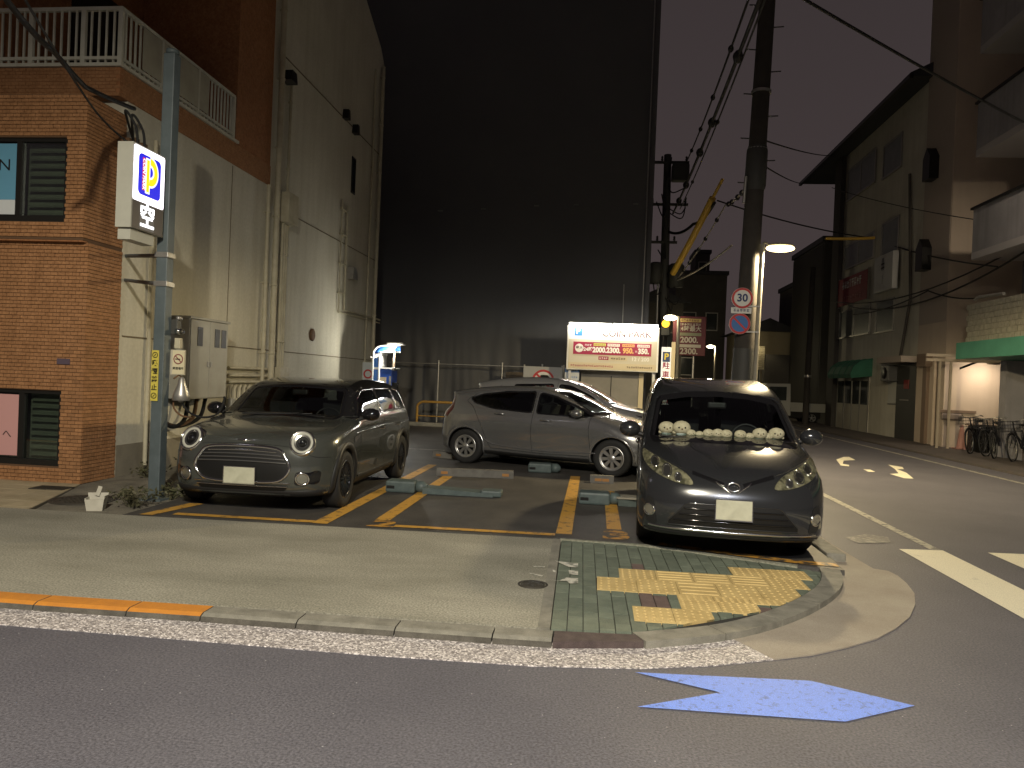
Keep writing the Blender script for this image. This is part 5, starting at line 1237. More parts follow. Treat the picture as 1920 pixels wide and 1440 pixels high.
    l_ = car.patch('lower_grille', dense(lo), 'front', mat('grille_mesh', (0, 0, 0)), T, 0.004); car.strip('lower_trim', [(-0.49+0.98*k/20, 0.30) for k in range(21)], 0.012, 'front', CHROME, l_, 0.012)
    car.strip('lower_trim', [(-0.52+1.04*k/20, 0.335) for k in range(21)], 0.012, 'front', CHROME, l_, 0.012)
    P, N = car.hit('front', [0.0], [0.40]); plate_on(car, T, 0.405, P[0][0]-0.035)
    car.strip('hood_gap', spline([(-0.86, 0.60), (-0.72, 0.615), (-0.50, 0.705), (0, 0.725), (0.50, 0.705), (0.72, 0.615), (0.86, 0.60)], 8), 0.007, 'front', BLACK, T, 0.001)
    # winged badge
    P, N = car.hit('front', [0.0, -0.05, 0.05], [0.752, 0.752, 0.752]); bd = MB().ball(tuple(P[0]+N[0]*0.004), 0.022, (0.4, 1.2, 1), 14, 8).build('badge', CHROME, T, local=True)
    for sg in (1, -1):
        P, N = car.hit('front', [sg*0.03, sg*0.055, sg*0.085], [0.752, 0.756, 0.757]); MB().tube([tuple(p+n*0.006) for p, n in zip(P, N)], [0.012, 0.009, 0.004], 6).build('badge_wing', CHROME, bd, local=True)
    lines(car, T, [[(1.30, 0.955), (1.32, 0.7), (1.28, 0.35)], [(2.46, 0.99), (2.48, 0.7), (2.46, 0.32)], [(3.34, 1.0), (3.34, 0.8), (3.12, 0.62), (3.02, 0.35)]], 'side')
    cabin(car, T, (1.95, 2.85), 0.40, 1.22, 0.90)
    MB().bbox(1.62, 1.70, -0.10, 0.10, 1.20, 1.27, 0.02).build('rear_view_mirror', PLAST, T, local=True)
    for sg in (1, -1): MB().tube([(1.10, sg*0.5, 0.975), (1.15, sg*0.1, 0.985), (1.17, sg*0.08-0.25, 1.0)], 0.009, 6).build('wiper', PLAST, T, local=True)
    return car, T

# ------------------------------------------------------------------ grey hatchback across the lot
def hatch(T, PA, privacy=True, sc=1.0, L=3.95, W=1.69):
    sil = [(0.16, 0.19), (0.05, 0.25), (0.01, 0.36), (0.0, 0.48), (0.04, 0.60), (0.13, 0.70), (0.45, 0.83), (0.86, 0.925), (1.06, 0.985), (1.45, 1.175), (1.80, 1.315), (2.10, 1.372), (2.50, 1.385), (3.0, 1.36), (3.45, 1.30), (3.70, 1.255), (3.76, 1.225), (3.74, 1.15), (3.80, 0.98), (3.90, 0.86), (3.95, 0.62), (3.94, 0.38), (3.83, 0.23), (3.0, 0.19), (2.0, 0.18), (0.9, 0.18)]
    sil = [(x*L/3.95, z if z < 0.5 else 0.5+(z-0.5)*sc) for x, z in sil]; zs = lambda z: z if z < 0.5 else 0.5+(z-0.5)*sc; xs = lambda x: x*L/3.95
    hw = [(zs(z), w_*W/1.69) for z, w_ in [(0.0, 0.76), (0.18, 0.785), (0.30, 0.825), (0.48, 0.83), (0.62, 0.842), (0.75, 0.845), (0.85, 0.83), (0.95, 0.795), (1.05, 0.75), (1.18, 0.69), (1.30, 0.62), (1.38, 0.55), (1.6, 0.45)]]
    wsp = [(0.0, 1.0), (0.60, 0.985), (0.50, 1.285), (0.0, 1.325)]; wsf = [(a, zs(b)) for a, b in wsp+mirror_y(wsp[1:-1])]
    sw = [[(1.12, 0.955), (1.28, 0.925), (2.08, 0.945), (2.08, 1.29), (1.80, 1.235), (1.45, 1.10)], [(2.16, 0.948), (2.86, 0.985), (3.22, 1.07), (3.30, 1.14), (3.10, 1.215), (2.70, 1.275), (2.16, 1.298)]]
    if not privacy: sw = [[(1.25, 0.955), (2.08, 0.945), (2.08, 1.27), (1.85, 1.245), (1.5, 1.10)], [(2.20, 0.95), (2.95, 0.97), (2.95, 1.235), (2.20, 1.272)]]
    sw = [[(xs(a), zs(b)) for a, b in p] for p in sw]
    rw = [(0.0, 0.95), (0.52, 0.95), (0.46, 1.17), (0.0, 1.19)]; rwf = [(a, zs(b)) for a, b in rw+mirror_y(rw[1:-1])]
    car = Car(sil, hw, L, W, (0.12, 0.36), (0.20, 0.7, 1.1, 2.2), (0.06, 0.20, 0.4), (xs(0.80), xs(3.33)), 0.30, 0.09, 0.026, [('front', wsf, 2.0)]+[('side', p, 0.42) for p in sw]+[('rear', rwf, 3.3)], 0.62, 0.335, 0.022)
    car_shell(car, T, PA)
    window(car, T, wsf, 'front', CARGLASS, 'windscreen', 0.05, GLOSSB, (1,)); window(car, T, rwf, 'rear', PRIVACY, 'rear_window', 0.05, GLOSSB, (1,))
    window(car, T, sw[0], 'side', CARGLASS, 'side_window', 0.03, GLOSSB); window(car, T, sw[1], 'side', PRIVACY if privacy else CARGLASS, 'side_window', 0.03, GLOSSB)
    for sg in (1, -1):
        make_wheel(T, xs(0.80), sg*0.745, 0.30, 'disc', TYRE, RIMS, sg, 0.18); make_wheel(T, xs(3.33), sg*0.745, 0.30, 'disc', TYRE, RIMS, sg, 0.18)
        handle(car, T, xs(1.90), zs(0.83), sg, PA); handle(car, T, xs(2.72), zs(0.89), sg, PA)
        door_mirror(car, T, xs(1.38), zs(0.94), sg, PA, (0.10, 0.09, 0.065), 0.10)
        hl = car.patch('headlight', dense(rnd([(sg*0.40, zs(0.60)), (sg*0.72, zs(0.66)), (sg*0.78, zs(0.80)), (sg*0.62, zs(0.77))] if sg > 0 else [(sg*0.62, zs(0.77)), (sg*0.78, zs(0.80)), (sg*0.72, zs(0.66)), (sg*0.40, zs(0.60))])), 'front', REFL, T, 0.004)
        tl = car.patch('tail_light', dense(rnd([(xs(3.60), zs(0.95)), (xs(3.70), zs(0.80)), (xs(3.80), zs(0.80)), (xs(3.72), zs(1.08)), (xs(3.62), zs(1.19))])), 'side', REDL, T, 0.006, sg)
        car.strip('tail_light_edge', spline([(xs(3.68), zs(1.18)), (xs(3.77), zs(0.95)), (xs(3.80), zs(0.80))], 8), 0.035, 'side', mat('clear_lens', (0.55, 0.55, 0.52), 0.15, coat=0.8), tl, 0.012, sg)
        car.strip('sill_crease', spline([(xs(1.05), 0.36), (xs(1.9), 0.33), (xs(2.75), 0.37), (xs(3.0), 0.47)], 8), 0.025, 'side', PA, T, 0.008, sg)
        car.strip('sill_trim', spline([(xs(1.15), 0.235), (xs(2.0), 0.225), (xs(2.98), 0.24)], 8), 0.06, 'side', PLAST, T, 0.004, sg)
    arches(car, T, PA, 0.035, 0.006)
    lines(car, T, [[(xs(a), zs(b)) for a, b in p] for p in [[(1.16, 0.93), (1.18, 0.7), (1.14, 0.36), (1.2, 0.30)], [(2.12, 1.30), (2.13, 0.94), (2.15, 0.6), (2.12, 0.30)], [(3.20, 1.22), (3.36, 1.10), (3.22, 0.98), (3.06, 0.72), (2.94, 0.45), (2.86, 0.31)], [(1.2, 0.30), (2.0, 0.285), (2.86, 0.31)]]], 'side')
    cabin(car, T, (xs(1.75), xs(2.65)), 0.38, xs(1.15), zs(0.86), 1.2)
    gp = dense(rnd([(-0.50, 0.28), (0.50, 0.28), (0.42, 0.44), (-0.42, 0.44)])); car.patch('grille', gp, 'front', mat('grille_mesh', (0, 0, 0)), T, 0.004)
    P, N = car.hit('front', [0.0], [0.50]); plate_on(car, T, 0.50, P[0][0]-0.015)
    return car

# ------------------------------------------------------------------ dark minivan (bay 3)
def van():
    L, W = 4.75, 1.80
    sil = [(0.20, 0.20), (0.06, 0.235), (0.015, 0.33), (0.0, 0.46), (0.02, 0.58), (0.08, 0.685), (0.19, 0.765), (0.52, 0.885), (0.92, 0.975), (1.10, 1.03), (1.40, 1.19), (1.70, 1.345), (1.95, 1.455), (2.25, 1.53), (2.8, 1.59), (3.4, 1.60), (4.0, 1.575), (4.45, 1.52), (4.58, 1.40), (4.66, 1.10), (4.72, 0.80), (4.75, 0.50), (4.72, 0.32), (4.58, 0.22), (3.5, 0.19), (2.3, 0.18), (1.0, 0.18)]
    hw = [(0.0, 0.86), (0.20, 0.875), (0.32, 0.892), (0.50, 0.895), (0.72, 0.90), (0.88, 0.89), (0.97, 0.865), (1.10, 0.845), (1.25, 0.81), (1.40, 0.77), (1.50, 0.735), (1.58, 0.69), (1.8, 0.58)]
    wsp = [(0.0, 0.985), (0.50, 0.985), (0.765, 0.965), (0.685, 1.36), (0.35, 1.415), (0.0, 1.43)]; wsf = wsp+mirror_y(wsp[1:-1])
    sw = [[(1.42, 1.0), (2.34, 1.01), (2.34, 1.43), (2.05, 1.39), (1.75, 1.22)], [(2.42, 1.01), (3.40, 1.02), (3.40, 1.46), (2.42, 1.44)], [(3.48, 1.02), (4.42, 1.04), (4.32, 1.43), (3.48, 1.46)]]
    rw = [(0.0, 1.05), (0.62, 1.05), (0.54, 1.40), (0.0, 1.43)]; rwf = rw+mirror_y(rw[1:-1])
    car = Car(sil, hw, L, W, (0.07, 0.25), (0.24, 0.7, 1.2, 2.6), (0.05, 0.14, 0.4), (0.95, 3.85), 0.32, 0.085, 0.025, [('front', wsf, 2.6)]+[('side', p, 0.42) for p in sw]+[('rear', rwf, 4.1)], 0.66, 0.36, 0.010)
    T = car_thing('minivan', 'dark grey minivan with white plush toys along its dashboard', (1.185, 6.42, 0), R(90)+R(-3.2), (0.95, 0.895, 1.0))
    PA = paint('paint_dark_grey', (0.034, 0.036, 0.039), 0.4, 0.20)
    car_shell(car, T, PA)
    window(car, T, wsf, 'front', glass('windscreen_glass', (0.74, 0.80, 0.78), 0.05), 'windscreen', 0.06, GLOSSB, (1,)); window(car, T, rwf, 'rear', PRIVACY, 'rear_window', 0.05, GLOSSB, (1,))
    window(car, T, sw[0], 'side', CARGLASS, 'side_window', 0.035, GLOSSB)
    for p in sw[1:]: window(car, T, p, 'side', PRIVACY, 'side_window', 0.035, GLOSSB)
    YLENS = mat('yellowed_lens', (0.46, 0.44, 0.28), 0.24, 0.55, coat=1.0, col2=(0.10, 0.10, 0.06), scale=16, obj=True, lo=0.38, hi=0.62)
    for sg in (1, -1):
        car.strip('belt_moulding', spline([(1.30, 0.975), (2.2, 0.985), (3.4, 0.995), (4.4, 1.01)], 10), 0.02, 'side', GLOSSB, T, 0.008, sg)
        car.strip('sill_trim', spline([(1.40, 0.245), (2.4, 0.235), (3.4, 0.245)], 8), 0.10, 'side', PA, T, 0.018, sg)
        for x in (2.22, 2.62): handle(car, T, x, 0.84, sg, CHROME)
        door_mirror(car, T, 1.50, 0.985, sg, PA, (0.085, 0.125, 0.085), 0.15)
        make_wheel(T, 0.95, sg*0.79, 0.32, 'five', TYRE, RIMD, sg); make_wheel(T, 3.85, sg*0.79, 0.32, 'five', TYRE, RIMD, sg)
        P_ = [(0.375, 0.655), (0.44, 0.735), (0.60, 0.80), (0.76, 0.855), (0.845, 0.885), (0.855, 0.83), (0.80, 0.76), (0.66, 0.695), (0.50, 0.655)]
        hp = dense(spline([(sg*a, b) for a, b in P_], 3, True))
        hl = car.patch('headlight', hp, 'front', YLENS, T, 0.006)
        car.strip('headlight_rim', hp, 0.010, 'front', BLACK, hl, 0.004, closed=True)
        for (cy, cz, r_) in ((0.735, 0.80, 0.036), (0.62, 0.745, 0.046), (0.515, 0.70, 0.032)):
            car.strip('lamp_ring', circle(sg*cy, cz, r_, 20), 0.012, 'front', REFL, hl, 0.012, closed=True)
            car.patch('lamp_bowl', circle(sg*cy, cz, r_*0.8, 16), 'front', mat('lamp_grey', (0.40, 0.40, 0.36), 0.10, 0.95), hl, 0.011)
        pk_ = car.patch('fog_pocket', dense(rnd([(sg*0.70, 0.285), (sg*0.80, 0.30), (sg*0.835, 0.42), (sg*0.79, 0.53), (sg*0.74, 0.50)] if sg > 0 else [(sg*0.74, 0.50), (sg*0.79, 0.53), (sg*0.835, 0.42), (sg*0.80, 0.30), (sg*0.70, 0.285)], keep=0.3)), 'front', PLAST, T, 0.004)
        car.strip('fog_ring', circle(sg*0.775, 0.405, 0.047, 24), 0.016, 'front', CHROME, pk_, 0.012, closed=True); car.patch('fog_lamp', circle(sg*0.775, 0.405, 0.040, 20), 'front', REFL, pk_, 0.008)
        # slim wing grille running to the badge
        car.strip('upper_grille', spline([(sg*0.09, 0.668), (sg*0.20, 0.700), (sg*0.38, 0.748)], 8), 0.036, 'front', GLOSSB, T, 0.004)
        car.strip('grille_wing', spline([(sg*0.03, 0.60), (sg*0.08, 0.635), (sg*0.14, 0.672), (sg*0.16, 0.69)], 8), 0.014, 'front', CHROME if sg > 0 else CHROME, T, 0.012)
    arches(car, T, PA, 0.04, 0.006)
    lg = dense(rnd([(-0.60, 0.305), (0.60, 0.305), (0.60, 0.335), (0.43, 0.50), (-0.43, 0.50), (-0.60, 0.335)], keep=0.15))
    g_ = car.patch('lower_grille', lg, 'front', mat('grille_mesh', (0, 0, 0)), T, 0.004)
    for z, x in ((0.455, 0.455), (0.405, 0.50), (0.355, 0.55)): car.strip('grille_bar', [(-x+2*x*k/16, z) for k in range(17)], 0.014, 'front', GLOSSB, g_, 0.012)
    car.strip('grille_rim', lg, 0.012, 'front', PA, g_, 0.008, closed=True)
    car.strip('chin_trim', [(-0.78+1.56*k/30, 0.262+0.010*abs(2*k/30-1)) for k in range(31)], 0.022, 'front', CHROME, T, 0.010)
    car.strip('bumper_lip', [(-0.82+1.64*k/30, 0.225) for k in range(31)], 0.05, 'front', PLAST, T, 0.008)
    P, N = car.hit('front', [0.0], [0.46]); plate_on(car, T, 0.47, P[0][0]-0.035, R(4))
    P, N = car.hit('front', [0.0], [0.655]); 
    bd = MB(); bd.tube([(P[0][0]-0.012+0.02*math.sin(a)*0.3, 0.055*math.cos(a), 0.655+0.036*math.sin(a)) for a in np.linspace(0, 2*math.pi, 25)[:-1]], 0.008, 8, closed=True); bd.build('badge', CHROME, T, local=True)
    lines(car, T, [[(1.40, 0.98), (1.44, 0.7), (1.38, 0.32)], [(2.38, 1.45), (2.38, 1.0), (2.40, 0.6), (2.38, 0.30)], [(3.44, 1.46), (3.44, 1.0), (3.42, 0.7), (3.40, 0.40)]], 'side')
    car.strip('hood_gap', spline([(-0.86, 0.895), (-0.64, 0.825), (-0.44, 0.765), (-0.2, 0.715), (0, 0.695), (0.2, 0.715), (0.44, 0.765), (0.64, 0.825), (0.86, 0.895)], 6), 0.008, 'front', BLACK, T, 0.0012)
    cabin(car, T, (2.35, 3.2, 4.0), 0.50, 1.30, 0.965, 1.35)
    MB().bbox(0.98, 1.42, -0.70, 0.70, 0.93, 0.968, 0.015).build('dash_shelf', PLAST, T, local=True)
    MB().bbox(1.78, 1.86, -0.11, 0.11, 1.27, 1.34, 0.02).build('rear_view_mirror', PLAST, T, local=True)
    for y0, y1 in ((-0.55, 0.15), (0.1, 0.68)): MB().tube([(1.02-0.03+0.1*abs(y0), y0, 0.985), (1.03, (y0+y1)/2, 0.99), (1.02+0.1*abs(y1), y1, 1.0)], 0.009, 6).build('wiper', PLAST, T, local=True)
    return car, T

mini_car, mini_T = mini()
T2 = car_thing('hatchback_car', 'silver grey hatchback parked sideways across the middle of the lot', (1.33, 12.36, 0), math.atan2(13.30-12.40, -2.32-0.305), (1.05, 1, 1))
hatch_car = hatch(T2, paint('paint_silver_grey', (0.285, 0.288, 0.292), 0.7, 0.20))
T3 = car_thing('compact_car', 'light silver compact car half hidden behind the grey hatchback', (1.62, 15.2, 0), R(168), (1.10, 1, 1.085))
back_car = hatch(T3, paint('paint_light_silver', (0.40, 0.40, 0.39), 0.5, 0.28), False, 1.06, 3.95, 1.69)
van_car, van_T = van()

# plush toys on the minivan's dashboard
PLW = mat('plush_cream', (0.47, 0.445, 0.31), 0.95, col2=(0.36, 0.335, 0.22), scale=40, obj=True, bump=0.6, bscale=90); PLB = mat('plush_pale_blue', (0.36, 0.44, 0.42), 0.95, obj=True, bump=0.6, bscale=90)
toys = [(-0.60, 0.075, 1.10, 'big cream plush toy at the left end of the minivan dashboard'), (-0.44, 0.082, 1.12, 'biggest round cream plush toy, second from the left on the dashboard'), (-0.335, 0.045, 1.0, 'small cream plush toy third from the left on the dashboard'), (-0.245, 0.04, 1.0, 'small cream plush toy fourth from the left on the dashboard'),
        (-0.15, 0.052, 1.03, 'middling white plush toy fifth from the left on the dashboard'), (-0.05, 0.055, 1.04, 'white plush toy in the middle of the dashboard, left of its close neighbour'), (0.04, 0.053, 1.04, 'white plush toy in the middle of the dashboard, right of its close neighbour'), (0.19, 0.054, 1.02, 'lone white plush toy right of the middle group'),
        (0.29, 0.043, 1.0, 'small cream plush toy fourth from the right on the dashboard'), (0.40, 0.066, 1.06, 'larger cream plush toy third from the right on the dashboard'), (0.49, 0.045, 1.0, 'small cream plush toy next to last on the right of the dashboard'), (0.585, 0.070, 1.06, 'large cream plush toy at the right end of the minivan dashboard')]
for y, r_, z, lab in toys:
    xw = 1.10+0.24*(y/0.9)**2+0.02
    p = WM[van_T] @ Vector((xw, -y, 0.970))
    tt = thing('plush_toy', lab, 'plush toy', p, R(90), group='plush toys on the dashboard')
    MB().ball((0, 0, r_*0.55), r_*0.72, (0.8, 0.95, 0.9), 14, 10).build('body', PLB if r_ > 0.05 else PLW, tt, local=True)
    hd = MB().ball((-0.004, 0, r_*1.35), r_, (0.85, 1.1, 0.85), 18, 12).build('head', PLW, tt, local=True)
    for s_ in (1, -1):
        MB().ball((-r_*0.78, s_*r_*0.36, r_*1.38), r_*0.13, n=8, m=6).build('eye', BLACK, hd, local=True)
        MB().ball((0.0, s_*r_*0.80, r_*0.75), r_*0.30, (0.8, 1, 0.8), 10, 6).build('arm', PLW, tt, local=True)
    MB().ball((-r_*0.83, 0, r_*1.22), r_*0.12, n=8, m=6).build('nose', RUST, hd, local=True)
# ================================================================== NEAR POLE WITH LAMP AND ROAD SIGNS
POLEC = mat('pole_concrete', (0.055, 0.049, 0.044), 0.9, spec=0.2, col2=(0.042, 0.038, 0.034), scale=3, bump=0.2, streak=(0.045, 0.04, 0.037))
WRAP = mat('pole_wrap', (0.045, 0.045, 0.042), 0.6, bump=0.6, bscale=60)
WIRE = mat('wire_black', (0.014, 0.013, 0.013), 0.6)
up_ = thing('utility_pole', 'thick concrete utility pole behind the minivan carrying the lit street lamp', 'utility pole', (2.70, 14.5, ZR))
def lean(z): return (2.69+0.024*z, 14.5, z)
MB().tube([lean(ZR), lean(3), lean(6.1), lean(11.5)], [0.205, 0.185, 0.165, 0.135], 20).build('shaft', POLEC, up_)
MB().tube([lean(0.02), lean(2.25)], [0.214, 0.20], 20).build('wrap', WRAP, up_)
MB().tube([lean(5.25), lean(5.35), lean(6.0), lean(6.1)], [0.17, 0.20, 0.195, 0.17], 20).build('cable_sleeve', WRAP, up_)
MB().tube([(lean(4.95)[0]-0.20, 14.40, 5.0), (lean(5.3)[0]-0.19, 14.40, 5.5)], 0.03, 8).build('cable_sleeve', STEEL, up_)
for z in (6.0, 7.1, 5.95): MB().tube([lean(z), lean(z+0.05)], 0.185, 18).build('band', STEEL, up_)
for k in range(9):
    z = 5.4+k*0.42; s_ = 1 if k % 2 else -1; p = lean(z); MB().tube([p, (p[0]+s_*0.33, p[1]-0.05, z)], 0.012, 6).build('step_bolt', WRAP, up_)
sl_ = thing('street_lamp', 'slim pale lamp post with lit oval street lamp against the thick pole', 'street lamp', (2.93, 14.32, ZR))
LPM = mat('lamp_post', (0.26, 0.24, 0.19), 0.6, col2=(0.20, 0.185, 0.15), scale=4)
MB().tube([(2.90, 14.28, ZR), (2.955, 14.28, 4.20)], 0.045, 12).build('post', LPM, sl_)
MB().tube(spline([(2.955, 14.28, 4.19), (3.0, 14.3, 4.24), (3.08, 14.34, 4.20)], 5), 0.022, 8).build('arm', LPM, sl_)
hd = MB().ball((3.30, 14.4, 4.215), 0.25, (1.0, 0.55, 0.16), 20, 10).build('lamp_head', LPM, sl_)
MB().ball((3.31, 14.4, 4.155), 0.265, (1.0, 0.6, 0.27), 20, 10).build('lamp_lens', emit('street_lamp_lit', (1.0, 0.80, 0.40), 5.0), hd)
light('street_lamp_light', 'SPOT', (3.36, 14.30, 4.03), 1450, (1.0, 0.80, 0.46), 0.10, (3.36, 14.29, 0), 179, 0.20)
def sign_disc(name, label, px_, py_, r_, inner):
    p = pY(px_, py_, 14.20); t = thing(name, label, 'road sign', (p.x, p.y, p.z-r_))
    disc_y('plate', p.x, 14.205, p.z, r_, WHT, t, 36, 0.02)
    if inner == 'speed':
        ring_y('red_ring', p.x, 14.20, p.z, r_*0.78, r_*0.985, RED, t); text('30', r_*1.02, mat('sign_navy', (0.02, 0.03, 0.12), 0.5), t, (p.x, 14.198, p.z), (1, 0, 0), (0, 0, 1), bold=0.006)
    else:
        disc_y('blue_field', p.x, 14.20, p.z, r_*0.80, mat('sign_blue', (0.035, 0.13, 0.36), 0.5), t); ring_y('red_ring', p.x, 14.199, p.z, r_*0.78, r_*0.985, RED, t)
        MB().obox((p.x, 14.197, p.z), (1, 0, -1), (0, 1, 0), (1, 0, 1), r_*0.80, 0.001, r_*0.09).build('slash', RED, t)
    MB().box(p.x+0.02, 2.96, 14.23, 14.26, p.z-r_*0.8, p.z-r_*0.8+0.025).build('bracket', STEEL, t)
sign_disc('speed_sign', 'round speed limit sign reading 30 on the pole', 1392, 559, 0.195, 'speed')
sign_disc('no_parking_sign', 'round blue no parking sign with red rim on the pole', 1387, 607, 0.195, 'park')
p = pY(1390, 582, 14.2); t = thing('sign_plate', 'narrow white plate between the two round road signs', 'road sign', (p.x, 14.2, p.z))
MB().box(p.x-0.185, p.x+0.185, 14.205, 14.22, p.z-0.055, p.z+0.055).build('plate', WHT, t); text('#5', 0.06, mat('sign_navy', (0, 0, 0)), t, (p.x, 14.20, p.z), (1, 0, 0), (0, 0, 1))

# ================================================================== FAR POLE AND OVERHEAD LINES
fp = thing('utility_pole', 'far dark utility pole with crossarms and transformer beside the sheeted building', 'utility pole', (2.3, 27, ZR))
def lf(z): return (2.30-0.013*z, 27.0, z)
MB().tube([lf(ZR), lf(9.75)], [0.19, 0.13], 14).build('shaft', WRAP, fp)
for z, a, c in ((9.45, -0.75, 0.75), (7.95, -0.55, 0.75), (6.6, -0.6, 0.4), (5.4, -0.7, 0.4)):
    q = lf(z); MB().box(q[0]+a, q[0]+c, 26.86, 26.94, z-0.045, z+0.045).build('crossarm', WRAP, fp)
    for x in (a+0.05, (a+c)/2-0.2, c-0.1): MB().lathe([(0.02, 0), (0.05, 0.05), (0.03, 0.1), (0.045, 0.15), (0.001, 0.19)], (q[0]+x, 26.9, z+0.045), n=8).build('insulator', WRAP, fp)
MB().bbox(2.32, 2.92, 26.6, 27.0, 8.75, 9.35, 0.05).build('transformer', WRAP, fp)
MB().lathe([(0.001, 0), (0.27, 0.0), (0.28, 0.75), (0.2, 0.82), (0.001, 0.84)], (2.62, 26.8, 5.0), n=16).build('transformer', WRAP, fp)
MB().lathe([(0.001, 0), (0.23, 0.0), (0.23, 0.7), (0.15, 0.76), (0.001, 0.78)], (1.9, 26.8, 5.1), n=16).build('transformer', WRAP, fp)
MB().tube([(2.05, 26.85, ZR), (2.0, 26.85, 5.3)], 0.035, 8).build('riser_pipe', STEEL, fp)
rnd_ = random.Random(3)
for k in range(16):
    z = 4.6+rnd_.random()*4.6; a = lf(z); b_ = (a[0]+rnd_.uniform(-0.45, 0.75), 26.8, z+rnd_.uniform(-0.5, 0.6)); m_ = ((a[0]+b_[0])/2+rnd_.uniform(-.2, .2), 26.75, min(z, b_[2])-rnd_.uniform(0.1, 0.4))
    MB().tube(spline([a, m_, b_], 6), 0.022, 6).build('jumper_wire', WIRE, fp)
wn_ = 0
def wire(label, pts, r=0.02, m=None, sag=0.15, blobs=0, name='overhead_wire'):
    t = thing(name, label, 'cable', pts[0]); 
    for a, c in zip(pts[:-1], pts[1:]):
        P = cable(a, c, sag); MB().tube(P, r, 6).build('span', m or WIRE, t)
        for k in range(blobs):
            q = P[int((k+1)*len(P)/(blobs+1))]; MB().ball(tuple(q), r*2.6, (1, 1.6, 1.2), 8, 6).build('spacer', WIRE, t)
    return t
wire('upper of the two steep wires running to the top of the far pole', [pY(1424, -60, 11.5), pY(1288, 302, 26.8)], 0.022, blobs=4)
wire('thick steep wire with spacers running to the middle of the far pole', [pY(1432, -20, 11.5), pY(1262, 400, 26.8)], 0.036, blobs=5)
wire('third steep wire close beside the thick one', [pY(1438, -10, 11.6), pY(1275, 392, 26.8)], 0.018, blobs=2)
wire('heavy cable crossing the sky at the upper right', [pY(1490, -12, 9.0), pY(1960, 250, 15.0)], 0.020, sag=0.04)
wire('thin wire from the thick pole to the eaves of the white building', [pY(1430, 262, 14.5), pX(1560, 292, 9.6)], 0.016, sag=0.08)
wire('lower thin wire from the thick pole to the roof corner', [pY(1428, 308, 14.5), pX(1504, 344, 9.6)], 0.016, sag=0.08)
wire('wire from the far pole sagging behind the thick pole', [pY(1345, 376, 24), pY(1640, 447, 30), pY(1870, 500, 20)], 0.024, sag=0.15)
wire('highest of the wires sagging before the red banner', [pY(1560, 565, 31), pY(1925, 455, 19)], 0.022, sag=0.55)
wire('middle of the wires sagging before the red banner', [pY(1590, 574, 31), pY(1925, 470, 19)], 0.026, sag=0.6)
wire('lowest of the wires sagging before the red banner', [pY(1600, 590, 31), pY(1740, 545, 24), pY(1865, 554, 20.6)], 0.022, sag=0.15)
wire('faint wire low across the front of the tan building', [pY(1560, 352, 31), pY(1925, 425, 19)], 0.014, sag=0.15)
YSL = mat('yellow_sleeve', (0.55, 0.34, 0.05), 0.5)
wire('big yellow insulating sleeve on the cable beside the far pole', [pY(1262, 512, 25.5), pY(1336, 372, 22.5)], 0.115, YSL, 0.05, name='cable_sleeve')
wire('small yellow sleeve end pointing up to the right', [pY(1338, 368, 22.4), pY(1355, 336, 22.0)], 0.05, YSL, 0.0, name='cable_sleeve')
wire('yellow sleeve on the wire before the white building', [pY(1548, 447, 27), pY(1640, 446, 27)], 0.055, YSL, 0.02, name='cable_sleeve')
wire('pale twisted wire running down to the left of the thick pole', [pY(1415, 330, 14.7), pY(1360, 385, 20), pY(1272, 520, 26)], 0.022, mat('wire_pale', (0.30, 0.27, 0.23), 0.5), 0.1, 5)
wire('pale wire beside the yellow sleeve', [pY(1372, 460, 20), pY(1270, 525, 26)], 0.028, MATS['wire_pale'], 0.1)
wire('thick sagging cable left of the yellow sleeve', [pY(1255, 435, 26.8), pY(1300, 420, 25), pY(1340, 380, 22.4)], 0.05, sag=0.15)
wire('thick black cable bundle hanging across the corner balcony', [pY(-10, -30, 5.0), pY(60, 58, 5.6), pY(100, 95, 6.2), pY(160, 163, 7.3), pY(252, 204, 8.85)], 0.026, sag=0.01)
wire('thin wires beside the balcony cable bundle', [pY(30, -30, 4.8), pY(180, 210, 7.8), (XW+0.2, 8.92, 4.30)], 0.012, sag=0.03)

# ================================================================== RIGHT SIDE OF THE STREET
def onx(x, y, X=10.3):
    p = pX(x, y, X); return p.y, p.z
WHITEW = mat('white_render', (0.60, 0.575, 0.48), 0.85, col2=(0.52, 0.495, 0.41), scale=1.2, streak=(0.36, 0.335, 0.26), bump=0.3, bscale=30)
TANW = mat('tan_render', (0.57, 0.475, 0.375), 0.85, col2=(0.52, 0.43, 0.34), scale=0.8, bump=0.2, bscale=30, streak=(0.44, 0.36, 0.28))
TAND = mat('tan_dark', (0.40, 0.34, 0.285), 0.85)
DGLASS = mat('night_pane', (0.035, 0.042, 0.042), 0.08, spec=0.6); FRM = mat('alu_frame', (0.30, 0.29, 0.26), 0.4, 0.5); ROOFM = mat('roof_tile_dark', (0.035, 0.036, 0.04), 0.6, bump=0.5, bscale=12)
FPANE = mat('frosted_pane', (0.17, 0.185, 0.165), 0.35, col2=(0.13, 0.145, 0.13), scale=2)
wb = thing('white_building', 'tall white rendered building with red banner and green awning across the side street', 'building', (12, 29.5, ZR))
MB().box(10.3, 18, 25.32, 34.2, ZR, 11.69).build('wall', WHITEW, wb)
MB().prism([(9.55, 11.7), (9.55, 11.82), (14, 14.0), (18.5, 11.82), (18.5, 11.7)], 25.0, 38.0, 'y').build('roof', ROOFM, wb)
MB().box(9.50, 9.62, 24.95, 38.05, 11.62, 11.76).build('gutter', WFRAME, wb)
MB().box(10.1, 10.3, 33.4, 34.25, ZR, 11.68).build('end_column', mat('dark_column', (0.06, 0.055, 0.05), 0.8), wb)
